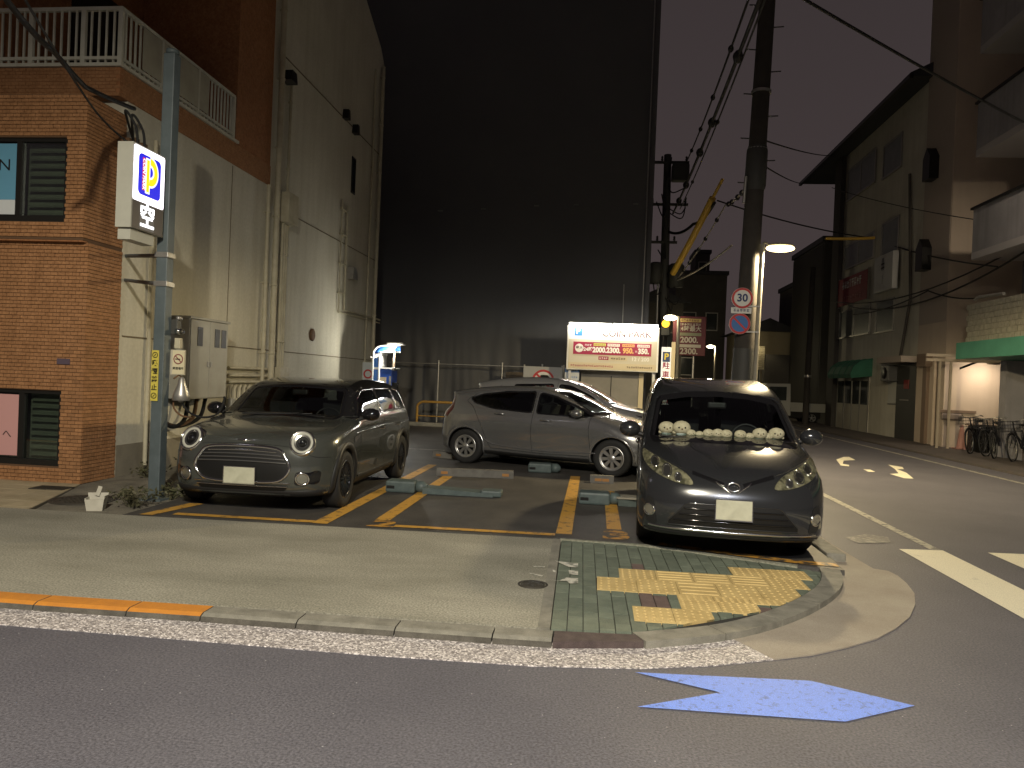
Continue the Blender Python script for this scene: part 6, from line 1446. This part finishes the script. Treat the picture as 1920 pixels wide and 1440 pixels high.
def win(parent, x0, yt, yb, x1, X=10.3, panes=2, m=DGLASS):
    ya, za = onx(x0, yt, X); yb_, zb = onx(x0, yb, X); y1, _ = onx(x1, (yt+yb)/2, X); Y0, Y1 = min(ya, y1), max(ya, y1); z0, z1 = zb, za; f = 0.06
    b = MB(); b.box(X-0.05, X, Y0, Y1, z1-f, z1); b.box(X-0.08, X, Y0, Y1, z0, z0+f); b.box(X-0.05, X, Y0, Y0+f, z0+f, z1-f); b.box(X-0.05, X, Y1-f, Y1, z0+f, z1-f)
    o = b.build('window', FRM, parent)
    for k in range(panes):
        a, c = Y0+f+(Y1-Y0-2*f)*k/panes, Y0+f+(Y1-Y0-2*f)*(k+1)/panes
        MB().box(X-0.03, X-0.012, a+0.03, c-0.03, z0+f, z1-f).build('pane', m, o)
        if k: MB().box(X-0.045, X, a-0.03, a+0.03, z0+f, z1-f).build('mullion', FRM, o)
    return o
for a in ((1576, 585, 636, 1632, 2), (1645, 566, 626, 1677, 1), (1585, 463, 508, 1639, 2), (1656, 420, 484, 1686, 1), (1592, 320, 378, 1642, 2), (1659, 275, 336, 1692, 1)): win(wb, a[0], a[1], a[2], a[3], panes=a[4], m=FPANE)
y0, zt = onx(1578, 527); _, zb = onx(1578, 576); y1, _ = onx(1632, 540)
bn = thing('banner', 'dark red banner on the front of the white building', 'banner', (10.2, y1, zb))
MB().box(10.17, 10.2, y1, y0, zb, zt).build('cloth', mat('banner_red', (0.26, 0.035, 0.045), 0.6), bn); text('#8', 0.36, CW, bn, (10.155, (y0+y1)/2, (zt+zb)/2+0.25), (0, -1, 0), (0, 0, 1), sx=0.8); text('#9', 0.26, mat('banner_pink', (0.45, 0.16, 0.16), 0.6), bn, (10.155, (y0+y1)/2, (zt+zb)/2-0.35), (0, -1, 0), (0, 0, 1))
for q in (y0, y1): MB().box(10.18, 10.29, q-0.02, q+0.02, zb-0.05, zt+0.05).build('batten', FRM, bn)
y0, zt = onx(1656, 485); _, zb = onx(1656, 551); y1, _ = onx(1690, 515)
ws_ = thing('wall_sign', 'white upright sign box on the white building right of the red banner', 'sign', (10.2, y1, zb))
MB().bbox(10.0, 10.2, y1, y0, zb, zt, 0.02).build('box', mat('signbox_white', (0.50, 0.50, 0.47), 0.5), ws_); text('#1', 0.5, WFRAME, ws_, (9.985, (y0+y1)/2, zt-0.35), (0, -1, 0), (0, 0, 1), sx=0.8); MB().box(9.985, 9.99, (y0+y1)/2-0.04, (y0+y1)/2+0.04, zb+0.25, zt-0.75).build('lettering', mat('sign_grey', (0, 0, 0)), ws_)
for q in (zb+0.1, zt-0.1): MB().box(10.2, 10.3, (y0+y1)/2-0.03, (y0+y1)/2+0.03, q-0.03, q+0.03).build('bracket', FRM, ws_)
dp = [pX(1706, 326, 10.2), pX(1707, 560, 10.2), pX(1688, 668, 10.2)]; MB().tube(dp, 0.05, 8).build('drain_pipe', mat('pipe_dark', (0.08, 0.07, 0.06), 0.6), wb)
# shop door, awning, entrance
y0, zt = onx(1573, 708); y1, _ = onx(1630, 750)
dr = MB().box(10.26, 10.3, y1, y0, ZR, zt).build('door', mat('door_white', (0.42, 0.40, 0.33), 0.6), wb)
n4 = 4; wd = (y0-y1)/n4
for k in range(n4): MB().box(10.245, 10.258, y1+k*wd+0.1, y1+(k+1)*wd-0.1, 1.05, zt-0.15).build('pane', DGLASS, dr)
for k in range(n4+1): MB().box(10.24, 10.259, y1+k*wd-0.04, y1+k*wd+0.04, ZR, zt-0.02).build('stile', FRM, dr)
ya, _ = onx(1590, 700); yb_, _ = onx(1636, 700)
aw = thing('awning', 'small green rounded awning over the white shop door', 'awning', (10.0, ya, 2.1))
pr = [(10.29, 2.15), (9.55, 2.05), (9.50, 2.22), (9.62, 2.50), (9.90, 2.72), (10.29, 2.80)]
AWG = mat('awning_green', (0.03, 0.14, 0.085), 0.7, col2=(0.02, 0.10, 0.06), scale=3)
MB().prism(pr, yb_, ya, 'y').build('canopy', AWG, aw)
for q in np.linspace(yb_, ya, 5): MB().tube([(x, q, z+0.01) for x, z in pr[1:]], 0.02, 6).build('rib', AWG, aw)
y0, zt = onx(1686, 683); y1, _ = onx(1719, 750)
en = MB().box(10.24, 10.3, y1, y0, ZR, zt).build('entrance', mat('entrance_dark', (0.055, 0.055, 0.05), 0.6), wb); MB().box(10.225, 10.24, y1+0.5, y1+0.9, 1.7, 2.0).build('red_sign', mat('sign_red_dull2', (0.22, 0.04, 0.035), 0.6), en); MB().box(10.225, 10.24, y1+0.5, y1+1.2, 1.3, 1.34).build('letter_slot', FRM, en)
MB().box(9.7, 10.3, y1-0.15, y0+0.4, zt+0.02, zt+0.22).build('entrance_canopy', TAND, wb)
y0, zt = onx(1668, 714); y1, zb = onx(1685, 757); nt_ = thing('wall_notice', 'pale notice board on the wall beside the dark entrance', 'notice', (10.28, y1, 1.2)); MB().box(10.26, 10.3, y1, y0, zb, zt).build('sheet', mat('notice_pale', (0.50, 0.50, 0.45), 0.6), nt_); MB().box(10.27, 10.30, y1-0.05, y0+0.05, zb-0.05, zb-0.01).build('rail', FRM, nt_)
ac = thing('air_conditioner', 'dark outdoor air conditioner unit by the entrance canopy', 'air conditioner', (10.1, 27.3, 1.9)); y0, zt = onx(1671, 686); y1, zb = onx(1685, 715); MB().bbox(9.95, 10.29, y1, y0, zb, zt, 0.02).build('case', mat('ac_dark', (0.10, 0.10, 0.10), 0.5), ac); MB().lathe([(0.001, -0.01), (0.2, -0.012), (0.21, 0.0)], (9.945, (y0+y1)/2, (zb+zt)/2), 'x', 16).build('fan_grille', WFRAME, ac)

# tan building with lit side yard
tb = thing('tan_building', 'tall tan rendered building between the white building and the balconies', 'building', (12, 24, ZR))
MB().box(10.25, 18, 23.35, 25.31, ZR, 19).build('wall', TANW, tb)
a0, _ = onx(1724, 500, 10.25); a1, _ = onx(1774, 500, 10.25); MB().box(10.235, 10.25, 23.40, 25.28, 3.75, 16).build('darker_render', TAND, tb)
MB().box(10.15, 10.25, 24.35, 24.62, ZR, 2.75).build('brown_duct', mat('duct_brown', (0.20, 0.145, 0.105), 0.7), tb); MB().box(10.05, 10.25, 24.2, 24.85, 2.40, 2.80).build('duct_box', mat('duct_brown', (0, 0, 0)), tb)
MB().tube([(10.15, 23.75, ZR), (10.15, 23.75, 2.65)], 0.05, 8).build('drain_pipe', TANW, tb)
for yq, zq in ((24.55, 8.75), (24.8, 5.95)): MB().prism([(yq-0.25, zq-0.5), (yq+0.25, zq-0.5), (yq+0.25, zq+0.2), (yq, zq+0.5), (yq-0.25, zq+0.2)], 9.95, 10.25, 'x').build('vent_hood', WFRAME, tb)
# carport frame in front of the lit wall
cp = thing('carport_frame', 'pale steel frame over the lit side yard of the tan building', 'frame', (10.6, 22.9, ZR))
p0, p1 = pY(1765, 683, 22.6), pY(1858, 681, 22.6)
FRL = mat('frame_pale', (0.48, 0.41, 0.32), 0.5)
for dz in (0.0, 0.14): MB().box(p0.x-0.4, p1.x+0.3, 22.6, 22.68, 2.50+dz, 2.58+dz).build('beam', FRL, cp)
for x in (p0.x-0.02, p0.x+0.28): MB().box(x-0.03, x+0.03, 22.61, 22.67, ZR, 2.50).build('post', FRL, cp)
MB().obox((p0.x+0.75, 22.63, 2.42), (1, 0, 0.45), (0, 1, 0), (0, 0, 1), 0.25, 0.02, 0.03).build('brace', WFRAME, cp)
MB().box(p0.x+0.30, p1.x, 23.30, 23.34, 1.02, 1.10).build('wall_rail', mat('duct_brown', (0, 0, 0)), cp); MB().bbox(p0.x+0.35, p0.x+0.95, 23.25, 23.33, 0.80, 1.01, 0.05).build('hose_box', mat('hose_grey', (0.22, 0.18, 0.15), 0.6), cp)
light('side_yard_lamp', 'AREA', (11.2, 22.6, 2.45), 22, (1.0, 0.83, 0.64), 0.5, (11.2, 23.3, 0.9))
MB().bbox(11.05, 11.35, 22.5, 22.59, 2.455, 2.50, 0.01).build('yard_lamp', FRL, cp)
gb = thing('low_cabinet', 'dark low cabinet in the side yard behind the bicycles', 'cabinet', (10.75, 22.4, ZR)); MB().bbox(10.55, 11.7, 22.2, 22.5, ZR, 0.70, 0.02).build('case', WFRAME, gb); MB().box(10.5, 11.75, 22.15, 22.55, 0.705, 0.74).build('lid', mat('duct_brown', (0, 0, 0)), gb)

# balcony building at the right edge
ab = thing('balcony_building', 'apartment building with stacked grey balconies at the right edge', 'building', (11, 15, ZR))
XB2 = 9.5
CONB = mat('balcony_grey', (0.30, 0.29, 0.305), 0.8, col2=(0.24, 0.235, 0.245), scale=1.5, streak=(0.10, 0.095, 0.10)); SOFF = mat('soffit_pale', (0.36, 0.34, 0.34), 0.8)
GRB = mat('band_green', (0.07, 0.24, 0.17), 0.6, col2=(0.055, 0.19, 0.135), scale=2)
MB().box(10.75, 18, 6, 20.45, ZR, 20).build('wall', mat('flat_wall_dark', (0.13, 0.12, 0.125), 0.8), ab)
MB().box(XB2-0.25, 10.75, 6, 20.5, 2.48, 2.90).build('green_band', GRB, ab)
MB().box(XB2, 10.75, 6, 20.5, 2.901, 3.90).build('parapet', mat('block_grey', (0.27, 0.25, 0.20), 0.8), ab)
b = MB()
for r_ in range(7):
    for k in range(62):
        y = 20.42-k*0.23-(r_ % 2)*0.11
        if y < 6.2: continue
        b.box(XB2-0.02, XB2-0.001, y-0.105, y+0.105, 2.92+r_*0.14, 2.92+r_*0.14+0.125)
b.build('glazed_block', mat('glazed_block', (0.34, 0.32, 0.25), 0.35, col2=(0.25, 0.235, 0.185), scale=9), ab, kind='stuff')
for z0, z1 in ((5.06, 6.36), (7.72, 9.1), (10.4, 11.8), (13.0, 14.4)):
    MB().box(XB2, 10.75, 6, 20.45, z0+0.001, z0+0.18).build('balcony_slab', SOFF, ab); MB().box(XB2+0.001, XB2+0.14, 6, 20.44, z0+0.181, z1).build('parapet', CONB, ab); MB().box(XB2-0.05, XB2+0.2, 5.95, 20.5, z1, z1+0.06).build('coping', WFRAME, ab); MB().box(XB2+0.14, 10.75, 20.30, 20.44, z0+0.181, z1).build('end_wall', CONB, ab)
MB().tube([(9.62, 20.4, 4.02), (9.55, 20.1, 4.06), (9.6, 19.0, 4.02)], 0.04, 8).build('rail_end', STEEL, ab)
for z0 in (3.95, 6.42, 9.16):
    wn2 = MB().box(10.70, 10.752, 15.5, 20.1, z0+0.1, z0+1.2).build('window', FRM, ab)
    for k in range(3): MB().box(10.68, 10.70, 15.6+k*1.5, 17.0+k*1.5, z0+0.15, z0+1.15).build('pane', DGLASS, wn2)
for y in (20.25,): MB().box(10.3, 10.75, 20.1, 20.4, ZR, 2.47).build('pier', CONB, ab)
d_ = MB().box(10.70, 10.752, 18.35, 19.2, ZR, 2.0).build('door', WFRAME, ab); MB().box(10.685, 10.70, 18.5, 19.05, 0.9, 1.85).build('pane', DGLASS, d_); MB().ball((10.67, 18.45, 0.95), 0.03).build('handle', STEEL, d_)
struct('far_pavement', MB().box(8.55, 10.4, 6, 60, ZR-0.02, ZR+0.05), mat('far_pavement', (0.12, 0.10, 0.09), 0.8, col2=(0.085, 0.075, 0.068), scale=2, fine=0.2))

# bicycles and cone by the yard
def bicycle(label, loc, rz, lean_=0.0):
    t = link('bicycle', None, None, label, 'bicycle', 'bicycles parked by the balconies', None, Matrix.Translation(Vector(loc)) @ Matrix.Rotation(rz, 4, 'Z') @ Matrix.Rotation(lean_, 4, 'X'))
    FM = mat('bike_frame', (0.05, 0.05, 0.055), 0.3, 0.4); r_ = 0.33
    for x in (0.0, 1.05):
        w_ = MB().tube([(x+r_*math.cos(a), 0, r_+r_*math.sin(a)) for a in np.linspace(0, 2*math.pi, 29)[:-1]], 0.019, 8, closed=True).build('wheel', TYRE, t, local=True)
        MB().tube([(x+(r_-0.025)*math.cos(a), 0, r_+(r_-0.025)*math.sin(a)) for a in np.linspace(0, 2*math.pi, 29)[:-1]], 0.009, 6, closed=True).build('rim', STEEL, w_, local=True)
        s_ = MB()
        for k in range(14): a = 2*math.pi*k/14; s_.tube([(x, 0.02*(-1)**k, r_), (x+(r_-0.03)*math.cos(a), 0, r_+(r_-0.03)*math.sin(a))], 0.002, 4)
        s_.build('spokes', STEEL, w_, local=True, kind='stuff')
        MB().tube([(x+(r_+0.025)*math.cos(a), 0, r_+(r_+0.025)*math.sin(a)) for a in np.linspace(R(30 if x else 60), R(170 if x else 150), 12)], 0.022, 6).build('mudguard', FM, t, local=True)
    f = MB(); hd_ = (0.20, 0, 0.80); st_ = (0.72, 0, 0.75); bbk = (0.60, 0, 0.30); ra = (1.05, 0, r_)
    for a, c, q in ((hd_, bbk, 0.02), ((0.22, 0, 0.72), (0.66, 0, 0.42), 0.016), (bbk, st_, 0.016), (bbk, ra, 0.012), (st_, ra, 0.01), ((0.16, 0, 0.95), (0.23, 0, 0.62), 0.018), ((0.23, 0.04, 0.62), (0.0, 0.05, r_), 0.012), ((0.23, -0.04, 0.62), (0.0, -0.05, r_), 0.012)): f.tube([a, c], q, 8)
    f.build('frame', FM, t, local=True)
    MB().tube(spline([(0.32, -0.27, 0.98), (0.20, -0.24, 1.0), (0.16, 0, 0.95), (0.20, 0.24, 1.0), (0.32, 0.27, 0.98)], 5), 0.012, 8).build('handlebar', STEEL, t, local=True)
    MB().prism([(0.62, -0.03), (0.90, -0.10), (0.92, 0.10), (0.62, 0.03)], 0.84, 0.90).build('saddle', TYRE, t, local=True); MB().tube([st_, (0.77, 0, 0.85)], 0.014, 8).build('seat_post', STEEL, t, local=True)
    b = MB()
    for z in (0.72, 0.80, 0.88, 0.96): b.tube([(-0.16, -0.17, z), (0.12, -0.17, z), (0.12, 0.17, z), (-0.16, 0.17, z)], 0.006, 4, closed=True)
    for k in range(7):
        for y in (-0.17, 0.17): b.tube([(-0.16+k*0.047, y, 0.70), (-0.16+k*0.047, y, 0.98)], 0.004, 4)
        b.tube([(-0.16, -0.17+k*0.057, 0.70), (-0.16, -0.17+k*0.057, 0.98)], 0.004, 4)
    b.build('basket', FM, t, local=True, kind='stuff')
    MB().tube([(0.60, 0.1, 0.30), (0.55, 0.12, 0.16)], 0.012, 6).build('crank', STEEL, t, local=True)
    return t
for k, (x, y, rz, lab) in enumerate(((10.30, 21.0, 48, 'leftmost of the dark bicycles, next to the pink cone'), (10.35, 20.3, 40, 'second of the dark bicycles from the pink cone'), (10.25, 19.7, 52, 'third of the dark bicycles from the pink cone'), (10.35, 19.05, 44, 'dark bicycle farthest right, before the dark door'))): bicycle(lab, (x-0.35, y, ZR+0.05), R(rz), R(-6))
pc = thing('traffic_cone', 'faded pink cone beside the parked bicycles', 'cone', (*tuple(pZ(1802, 842, ZR+0.05))[:2], ZR+0.05))
CONE = mat('cone_pink', (0.42, 0.22, 0.19), 0.7)
MB().lathe([(0.13, 0.03), (0.10, 0.25), (0.06, 0.55), (0.035, 0.68), (0.001, 0.69)], n=18).build('cone', CONE, pc, local=True); MB().bbox(-0.19, 0.19, -0.19, 0.19, 0, 0.03, 0.01).build('base', CONE, pc, local=True)

# slim pole, mini truck and far end of the street
gp_ = thing('grey_pole', 'slim grey pole before the white mini truck', 'pole', (9.25, 34.2, ZR)); MB().tube([(9.25, 34.2, ZR), (9.30, 34.2, 7.0)], [0.14, 0.11], 14).build('shaft', POLEC, gp_); MB().tube([(9.27, 34.2, 2.1), (9.27, 34.2, 2.2)], 0.15, 14).build('band', STEEL, gp_)
mt = thing('mini_truck', 'white mini truck parked behind the slim grey pole', 'truck', (8.95, 36.9, ZR), R(4))
TW = mat('truck_white', (0.42, 0.42, 0.38), 0.4, coat=0.4)
MB().prism([(-1.5, 0.35), (-1.55, 0.8), (-1.25, 1.55), (-1.05, 1.82), (0.05, 1.85), (0.10, 0.35)], -0.72, 0.72, 'y').build('cab', TW, mt, local=True)
MB().prism([(-1.06, 1.05), (-0.92, 1.68), (-0.12, 1.70), (-0.12, 1.05)], -0.735, -0.722, 'y').build('side_window', DGLASS, mt, local=True); MB().obox((-1.36, 0, 1.36), (0.38, 0, 0.92), (0, 1, 0), (0.92, 0, -0.38), 0.34, 0.62, 0.012).build('windscreen', DGLASS, mt, local=True)
MB().box(0.11, 1.9, -0.72, 0.72, 0.55, 0.66).build('bed', TW, mt, local=True)
for y in (-0.72, 0.70): MB().box(0.11, 1.9, y, y+0.02, 0.661, 0.95).build('side_gate', TW, mt, local=True)
MB().box(-0.9, 1.5, -0.70, 0.70, 0.25, 0.549).build('chassis', WFRAME, mt, local=True)
for x in (-0.75, 1.1):
    for s_ in (-1, 1): make_wheel(mt, x, s_*0.66, 0.27, 'five', TYRE, RIMS, s_, 0.16)
for z in (0.95, 1.1): MB().ball((-1.5, -0.78, z), 0.05).build('mirror', CHROME, mt, local=True)
HOUSE = mat('house_dark', (0.085, 0.08, 0.072), 0.85, col2=(0.065, 0.06, 0.055), scale=0.7); HOUSE2 = mat('house_tan', (0.30, 0.26, 0.17), 0.85, col2=(0.25, 0.21, 0.14), scale=0.9); CORR = mat('corrugated_dark', (0.075, 0.072, 0.062), 0.6, bump=0.4, bscale=9)
def house(name, label, x0, x1, y0, y1, h, m, wins=(), roof=None, cat='house'):
    t = thing(name, label, cat, ((x0+x1)/2, (y0+y1)/2, ZR)); MB().box(x0, x1, y0, y1, ZR, h).build('wall', m, t)
    if roof == 'gable': MB().prism([(x0-0.4, h), ((x0+x1)/2, h+roof_h(x1-x0)), (x1+0.4, h)], y0-0.4, y1+0.4, 'y').build('roof', ROOFM, t)
    else: MB().box(x0-0.1, x1+0.1, y0-0.1, y1+0.1, h+0.001, h+0.25).build('roof', ROOFM, t)
    for a, c, e, f in wins:
        o = MB().box(a, c, y0-0.05, y0, e, f).build('window', FRM, t); MB().box(a+0.06, c-0.06, y0-0.06, y0-0.051, e+0.06, f-0.06).build('pane', DGLASS, o)
    return t
def roof_h(w_): return w_*0.28
house('dark_house', 'dark three storey house closing the end of the side street', 4.9, 8.2, 50, 60, 8.9, HOUSE, ((5.3, 6.3, 5.2, 6.4), (6.9, 7.7, 5.2, 6.4), (5.3, 6.3, 2.2, 3.4)))
house('rear_house', 'low dark house left of the street end behind the price board', 1.9, 4.8, 44, 56, 6.3, HOUSE, ((2.4, 3.4, 3.6, 4.6), (3.7, 4.5, 3.6, 4.6)), 'gable')
house('gabled_house', 'tan gabled house lit by the far street lamp', 8.0, 10.6, 42.5, 48, 4.7, HOUSE2, ((8.35, 8.95, 1.7, 3.2),), 'gable')
house('roof_block', 'dark rooftop block above the end of the side street', 6.6, 7.6, 54, 57, 11.0, HOUSE, ((6.8, 7.4, 9.6, 10.4),), cat='building')
house('corrugated_house', 'dark corrugated house left of the white building', 10.4, 16, 36.5, 42, 8.6, CORR, ((11.2, 12.4, 4.5, 5.6),))
house('narrow_house', 'narrow dark house between the corrugated house and the shutter', 10.9, 16, 42.2, 47, 7.4, HOUSE, ((11.4, 12.2, 4.0, 5.0),))
cw = MB()
for k in range(36): cw.box(10.36, 10.40, 36.6+k*0.15, 36.66+k*0.15, ZR, 8.5)
cw.build('corrugation', CORR, None, label='ribbed dark cladding on the corrugated house', cat='cladding', kind='stuff')
ss = thing('shutter_shop', 'small shop front with pale slatted shutter lit beside the thick pole', 'shop', (9.6, 41.5, ZR))
MB().box(9.05, 10.3, 41.6, 44, ZR, 3.4).build('wall', HOUSE, ss)
sa, sb_ = pY(1412, 650, 41.5), pY(1428, 690, 41.5)
SLAT = mat('shutter_slat', (0.62, 0.56, 0.40), 0.5)
for k in range(13):
    z = sa.z-k*0.10; MB().obox(((sa.x+sb_.x)/2+0.02, 41.55, z), (1, 0, 0), (0, 1, 0.5), (0, -0.5, 1), (sb_.x-sa.x)/2+0.12, 0.012, 0.042).build('slat', SLAT, ss)
light('shutter_lamp', 'SPOT', (sa.x+0.3, 40.9, sa.z+0.35), 30, (1.0, 0.83, 0.50), 0.08, (sa.x+0.3, 41.5, 1.6), 120)
MB().bbox(9.1, 9.9, 41.0, 41.58, ZR, 1.15, 0.03).build('crate_stack', mat('crate_orange', (0.28, 0.13, 0.045), 0.7, col2=(0.20, 0.09, 0.03), scale=5), ss)
# lamp posts far down the street
def lamp_post(label, px_, py_, Y, e, head=0.16):
    p = pY(px_, py_, Y); t = thing('street_lamp', label, 'street lamp', (p.x+0.25, Y, ZR))
    MB().tube([(p.x+0.25, Y, ZR), (p.x+0.25, Y, p.z+0.05)], 0.05, 8).build('post', LPM, t); MB().tube([(p.x+0.25, Y, p.z+0.04), (p.x, Y, p.z+0.10)], 0.03, 8).build('arm', LPM, t)
    MB().ball((p.x-0.02, Y, p.z), head, (1.2, 0.8, 0.5), 14, 8).build('lamp_lens', emit('far_lamp_lit', (1.0, 0.88, 0.55), 26.0), t)
    light('far_street_light', 'POINT', (p.x-0.02, Y-0.02, p.z-0.18), e, (1.0, 0.85, 0.52), 0.1)
lamp_post('small lit street lamp far down the side street', 1333, 650, 41, 120)
lamp_post('lit lamp beside the amber signal, left of the price board', 1258, 596, 24.3, 9, 0.17)
sg_ = thing('warning_signal', 'round amber warning signal beside the price board', 'signal', (2.3, 25.8, 3.2)); p = pY(1248, 607, 25.8)
MB().bbox(p.x-0.17, p.x+0.17, 25.8, 25.95, p.z-0.42, p.z+0.20, 0.03).build('housing', WFRAME, sg_); MB().ball((p.x, 25.79, p.z), 0.13, (1, 0.4, 1), 16, 8).build('lens', emit('amber_lit', (1.0, 0.50, 0.03), 3.2), sg_)
MB().lathe([(0.14, 0.0), (0.15, -0.12)], (p.x, 25.80, p.z), 'y', 18).build('visor', WFRAME, sg_); MB().tube([(p.x-0.05, 25.9, p.z-0.4), (p.x-0.05, 25.9, ZR)], 0.04, 8).build('post', WFRAME, sg_)
# dark red price board
pr_ = thing('price_board', 'dark red price board on posts listing 2000 and 2300', 'sign', (2.85, 24.6, ZR)); Yp = 24.6
a, c = pY(1263, 592, Yp), pY(1322, 668, Yp)
MB().bbox(a.x, c.x, Yp, Yp+0.12, c.z, a.z, 0.02).build('panel', mat('price_red', (0.085, 0.014, 0.02), 0.6), pr_)
for x in (a.x+0.06, c.x-0.35): MB().tube([(x, Yp+0.16, ZR), (x, Yp+0.16, a.z)], 0.04, 8).build('leg', STEEL, pr_)
cx = (a.x+c.x)/2; hz = a.z-c.z; PT = mat('price_text', (0.36, 0.33, 0.27), 0.6)
MB().box(cx-0.36, cx+0.36, Yp-0.005, Yp-0.001, a.z-0.19, a.z-0.08).build('tag', mat('tag_ochre', (0.40, 0.30, 0.10), 0.6), pr_); text('#7', 0.085, MATS['price_red'], pr_, (cx, Yp-0.008, a.z-0.135), ex, ez_)
text('#8', 0.09, PT, pr_, (cx, Yp-0.006, a.z-0.27), ex, ez_); text('24時最大', 0.19, PT, pr_, (cx, Yp-0.006, a.z-0.42), ex, ez_, bold=0.003)
MB().box(cx-0.38, cx+0.38, Yp-0.005, Yp-0.001, a.z-0.64, a.z-0.54).build('tag', mat('tag_green', (0.16, 0.17, 0.10), 0.6), pr_); text('2000.', 0.26, PT, pr_, (cx, Yp-0.006, a.z-0.78), ex, ez_, bold=0.008)
MB().box(cx-0.38, cx+0.38, Yp-0.005, Yp-0.001, a.z-1.02, a.z-0.92).build('tag', PT, pr_); text('2300.', 0.26, PT, pr_, (cx, Yp-0.006, a.z-1.15), ex, ez_, bold=0.008)

# ================================================================== planter and weeds by the sign post
pot = thing('planter', 'small broken white planter at the edge of the pavement', 'planter', (-5.0, 6.97, 0.0), R(20))
PWH = mat('planter_white', (0.52, 0.50, 0.42), 0.6, col2=(0.42, 0.40, 0.33), scale=8)
b = MB()
for k, (x0, x1, y0, y1) in enumerate(((-0.09, 0.09, -0.07, -0.06), (-0.09, 0.09, 0.06, 0.07), (-0.09, -0.08, -0.06, 0.06), (0.08, 0.09, -0.06, 0.06))):
    h_ = (0.12, 0.17, 0.13, 0.15)[k]; s_ = MB().box(x0, x1, y0, y1, 0.002, h_); s_.v = [(v[0]*(0.8+1.6*v[2]), v[1]*(0.8+1.6*v[2]), v[2]) for v in s_.v]; b.add(s_.v, s_.f)
b.box(-0.07, 0.07, -0.05, 0.05, 0.001, 0.012); b.build('tub', PWH, pot, local=True); MB().box(-0.08, 0.08, -0.055, 0.055, 0.05, 0.07).build('soil', SOIL, pot, local=True)
MB().obox((0.01, 0.045, 0.19), (0.3, 0, 1), (0, 1, 0), (1, 0, -0.3), 0.05, 0.006, 0.02).build('shard', PWH, pot, local=True)
LEAF = mat('weed_leaf', (0.055, 0.065, 0.028), 0.7, col2=(0.12, 0.105, 0.06), scale=12, rand=0.2)
rg = random.Random(11)
def weed(label, x, y, n, sp, h_):
    t = thing('weed', label, 'weed', (x, y, 0)); stems = MB(); lv = MB()
    for k in range(int(n*0.55)):
        a = rg.uniform(0, 6.28); d = rg.uniform(0.1, 1)*sp; z = rg.uniform(0.4, 1)*h_; tip = Vector((x+d*math.cos(a), y+d*math.sin(a), z))
        stems.tube([(x+0.2*d*math.cos(a), y+0.2*d*math.sin(a), 0), (x+0.7*d*math.cos(a), y+0.7*d*math.sin(a), z*0.7), tip], [0.003, 0.0025, 0.001], 4)
        for q in range(5):
            c = Vector((x, y, 0)).lerp(tip, rg.uniform(0.35, 1.0)); c.z = rg.uniform(0.4, 1)*z; e = Vector((rg.uniform(-1, 1), rg.uniform(-1, 1), rg.uniform(-0.2, 0.7))).normalized(); f = e.cross(Vector((rg.uniform(-1, 1), rg.uniform(-1, 1), 1))).normalized(); L_ = rg.uniform(0.02, 0.045)
            lv.add([c-e*L_, c+f*L_*0.4, c+e*L_, c-f*L_*0.4], [(0, 1, 2, 3)])
    stems.build('stems', LEAF, t, kind='stuff'); lv.build('leaves', LEAF, t, kind='stuff')
for lab, x, y, n, sp, h_ in (('straggly weeds behind the white planter', -4.80, 7.25, 60, 0.30, 0.22), ('weeds at the foot of the square post', -4.70, 7.75, 45, 0.26, 0.18), ('weed clump left of the estate car bumper', -4.62, 8.1, 50, 0.3, 0.25), ('dry weeds along the cream wall', -5.85, 9.2, 60, 0.35, 0.22), ('weeds beside the manhole cover', -5.05, 7.55, 40, 0.25, 0.15), ('weed tuft further along the cream wall', -5.6, 10.0, 60, 0.4, 0.3)): weed(lab, x, y, n, sp, h_)
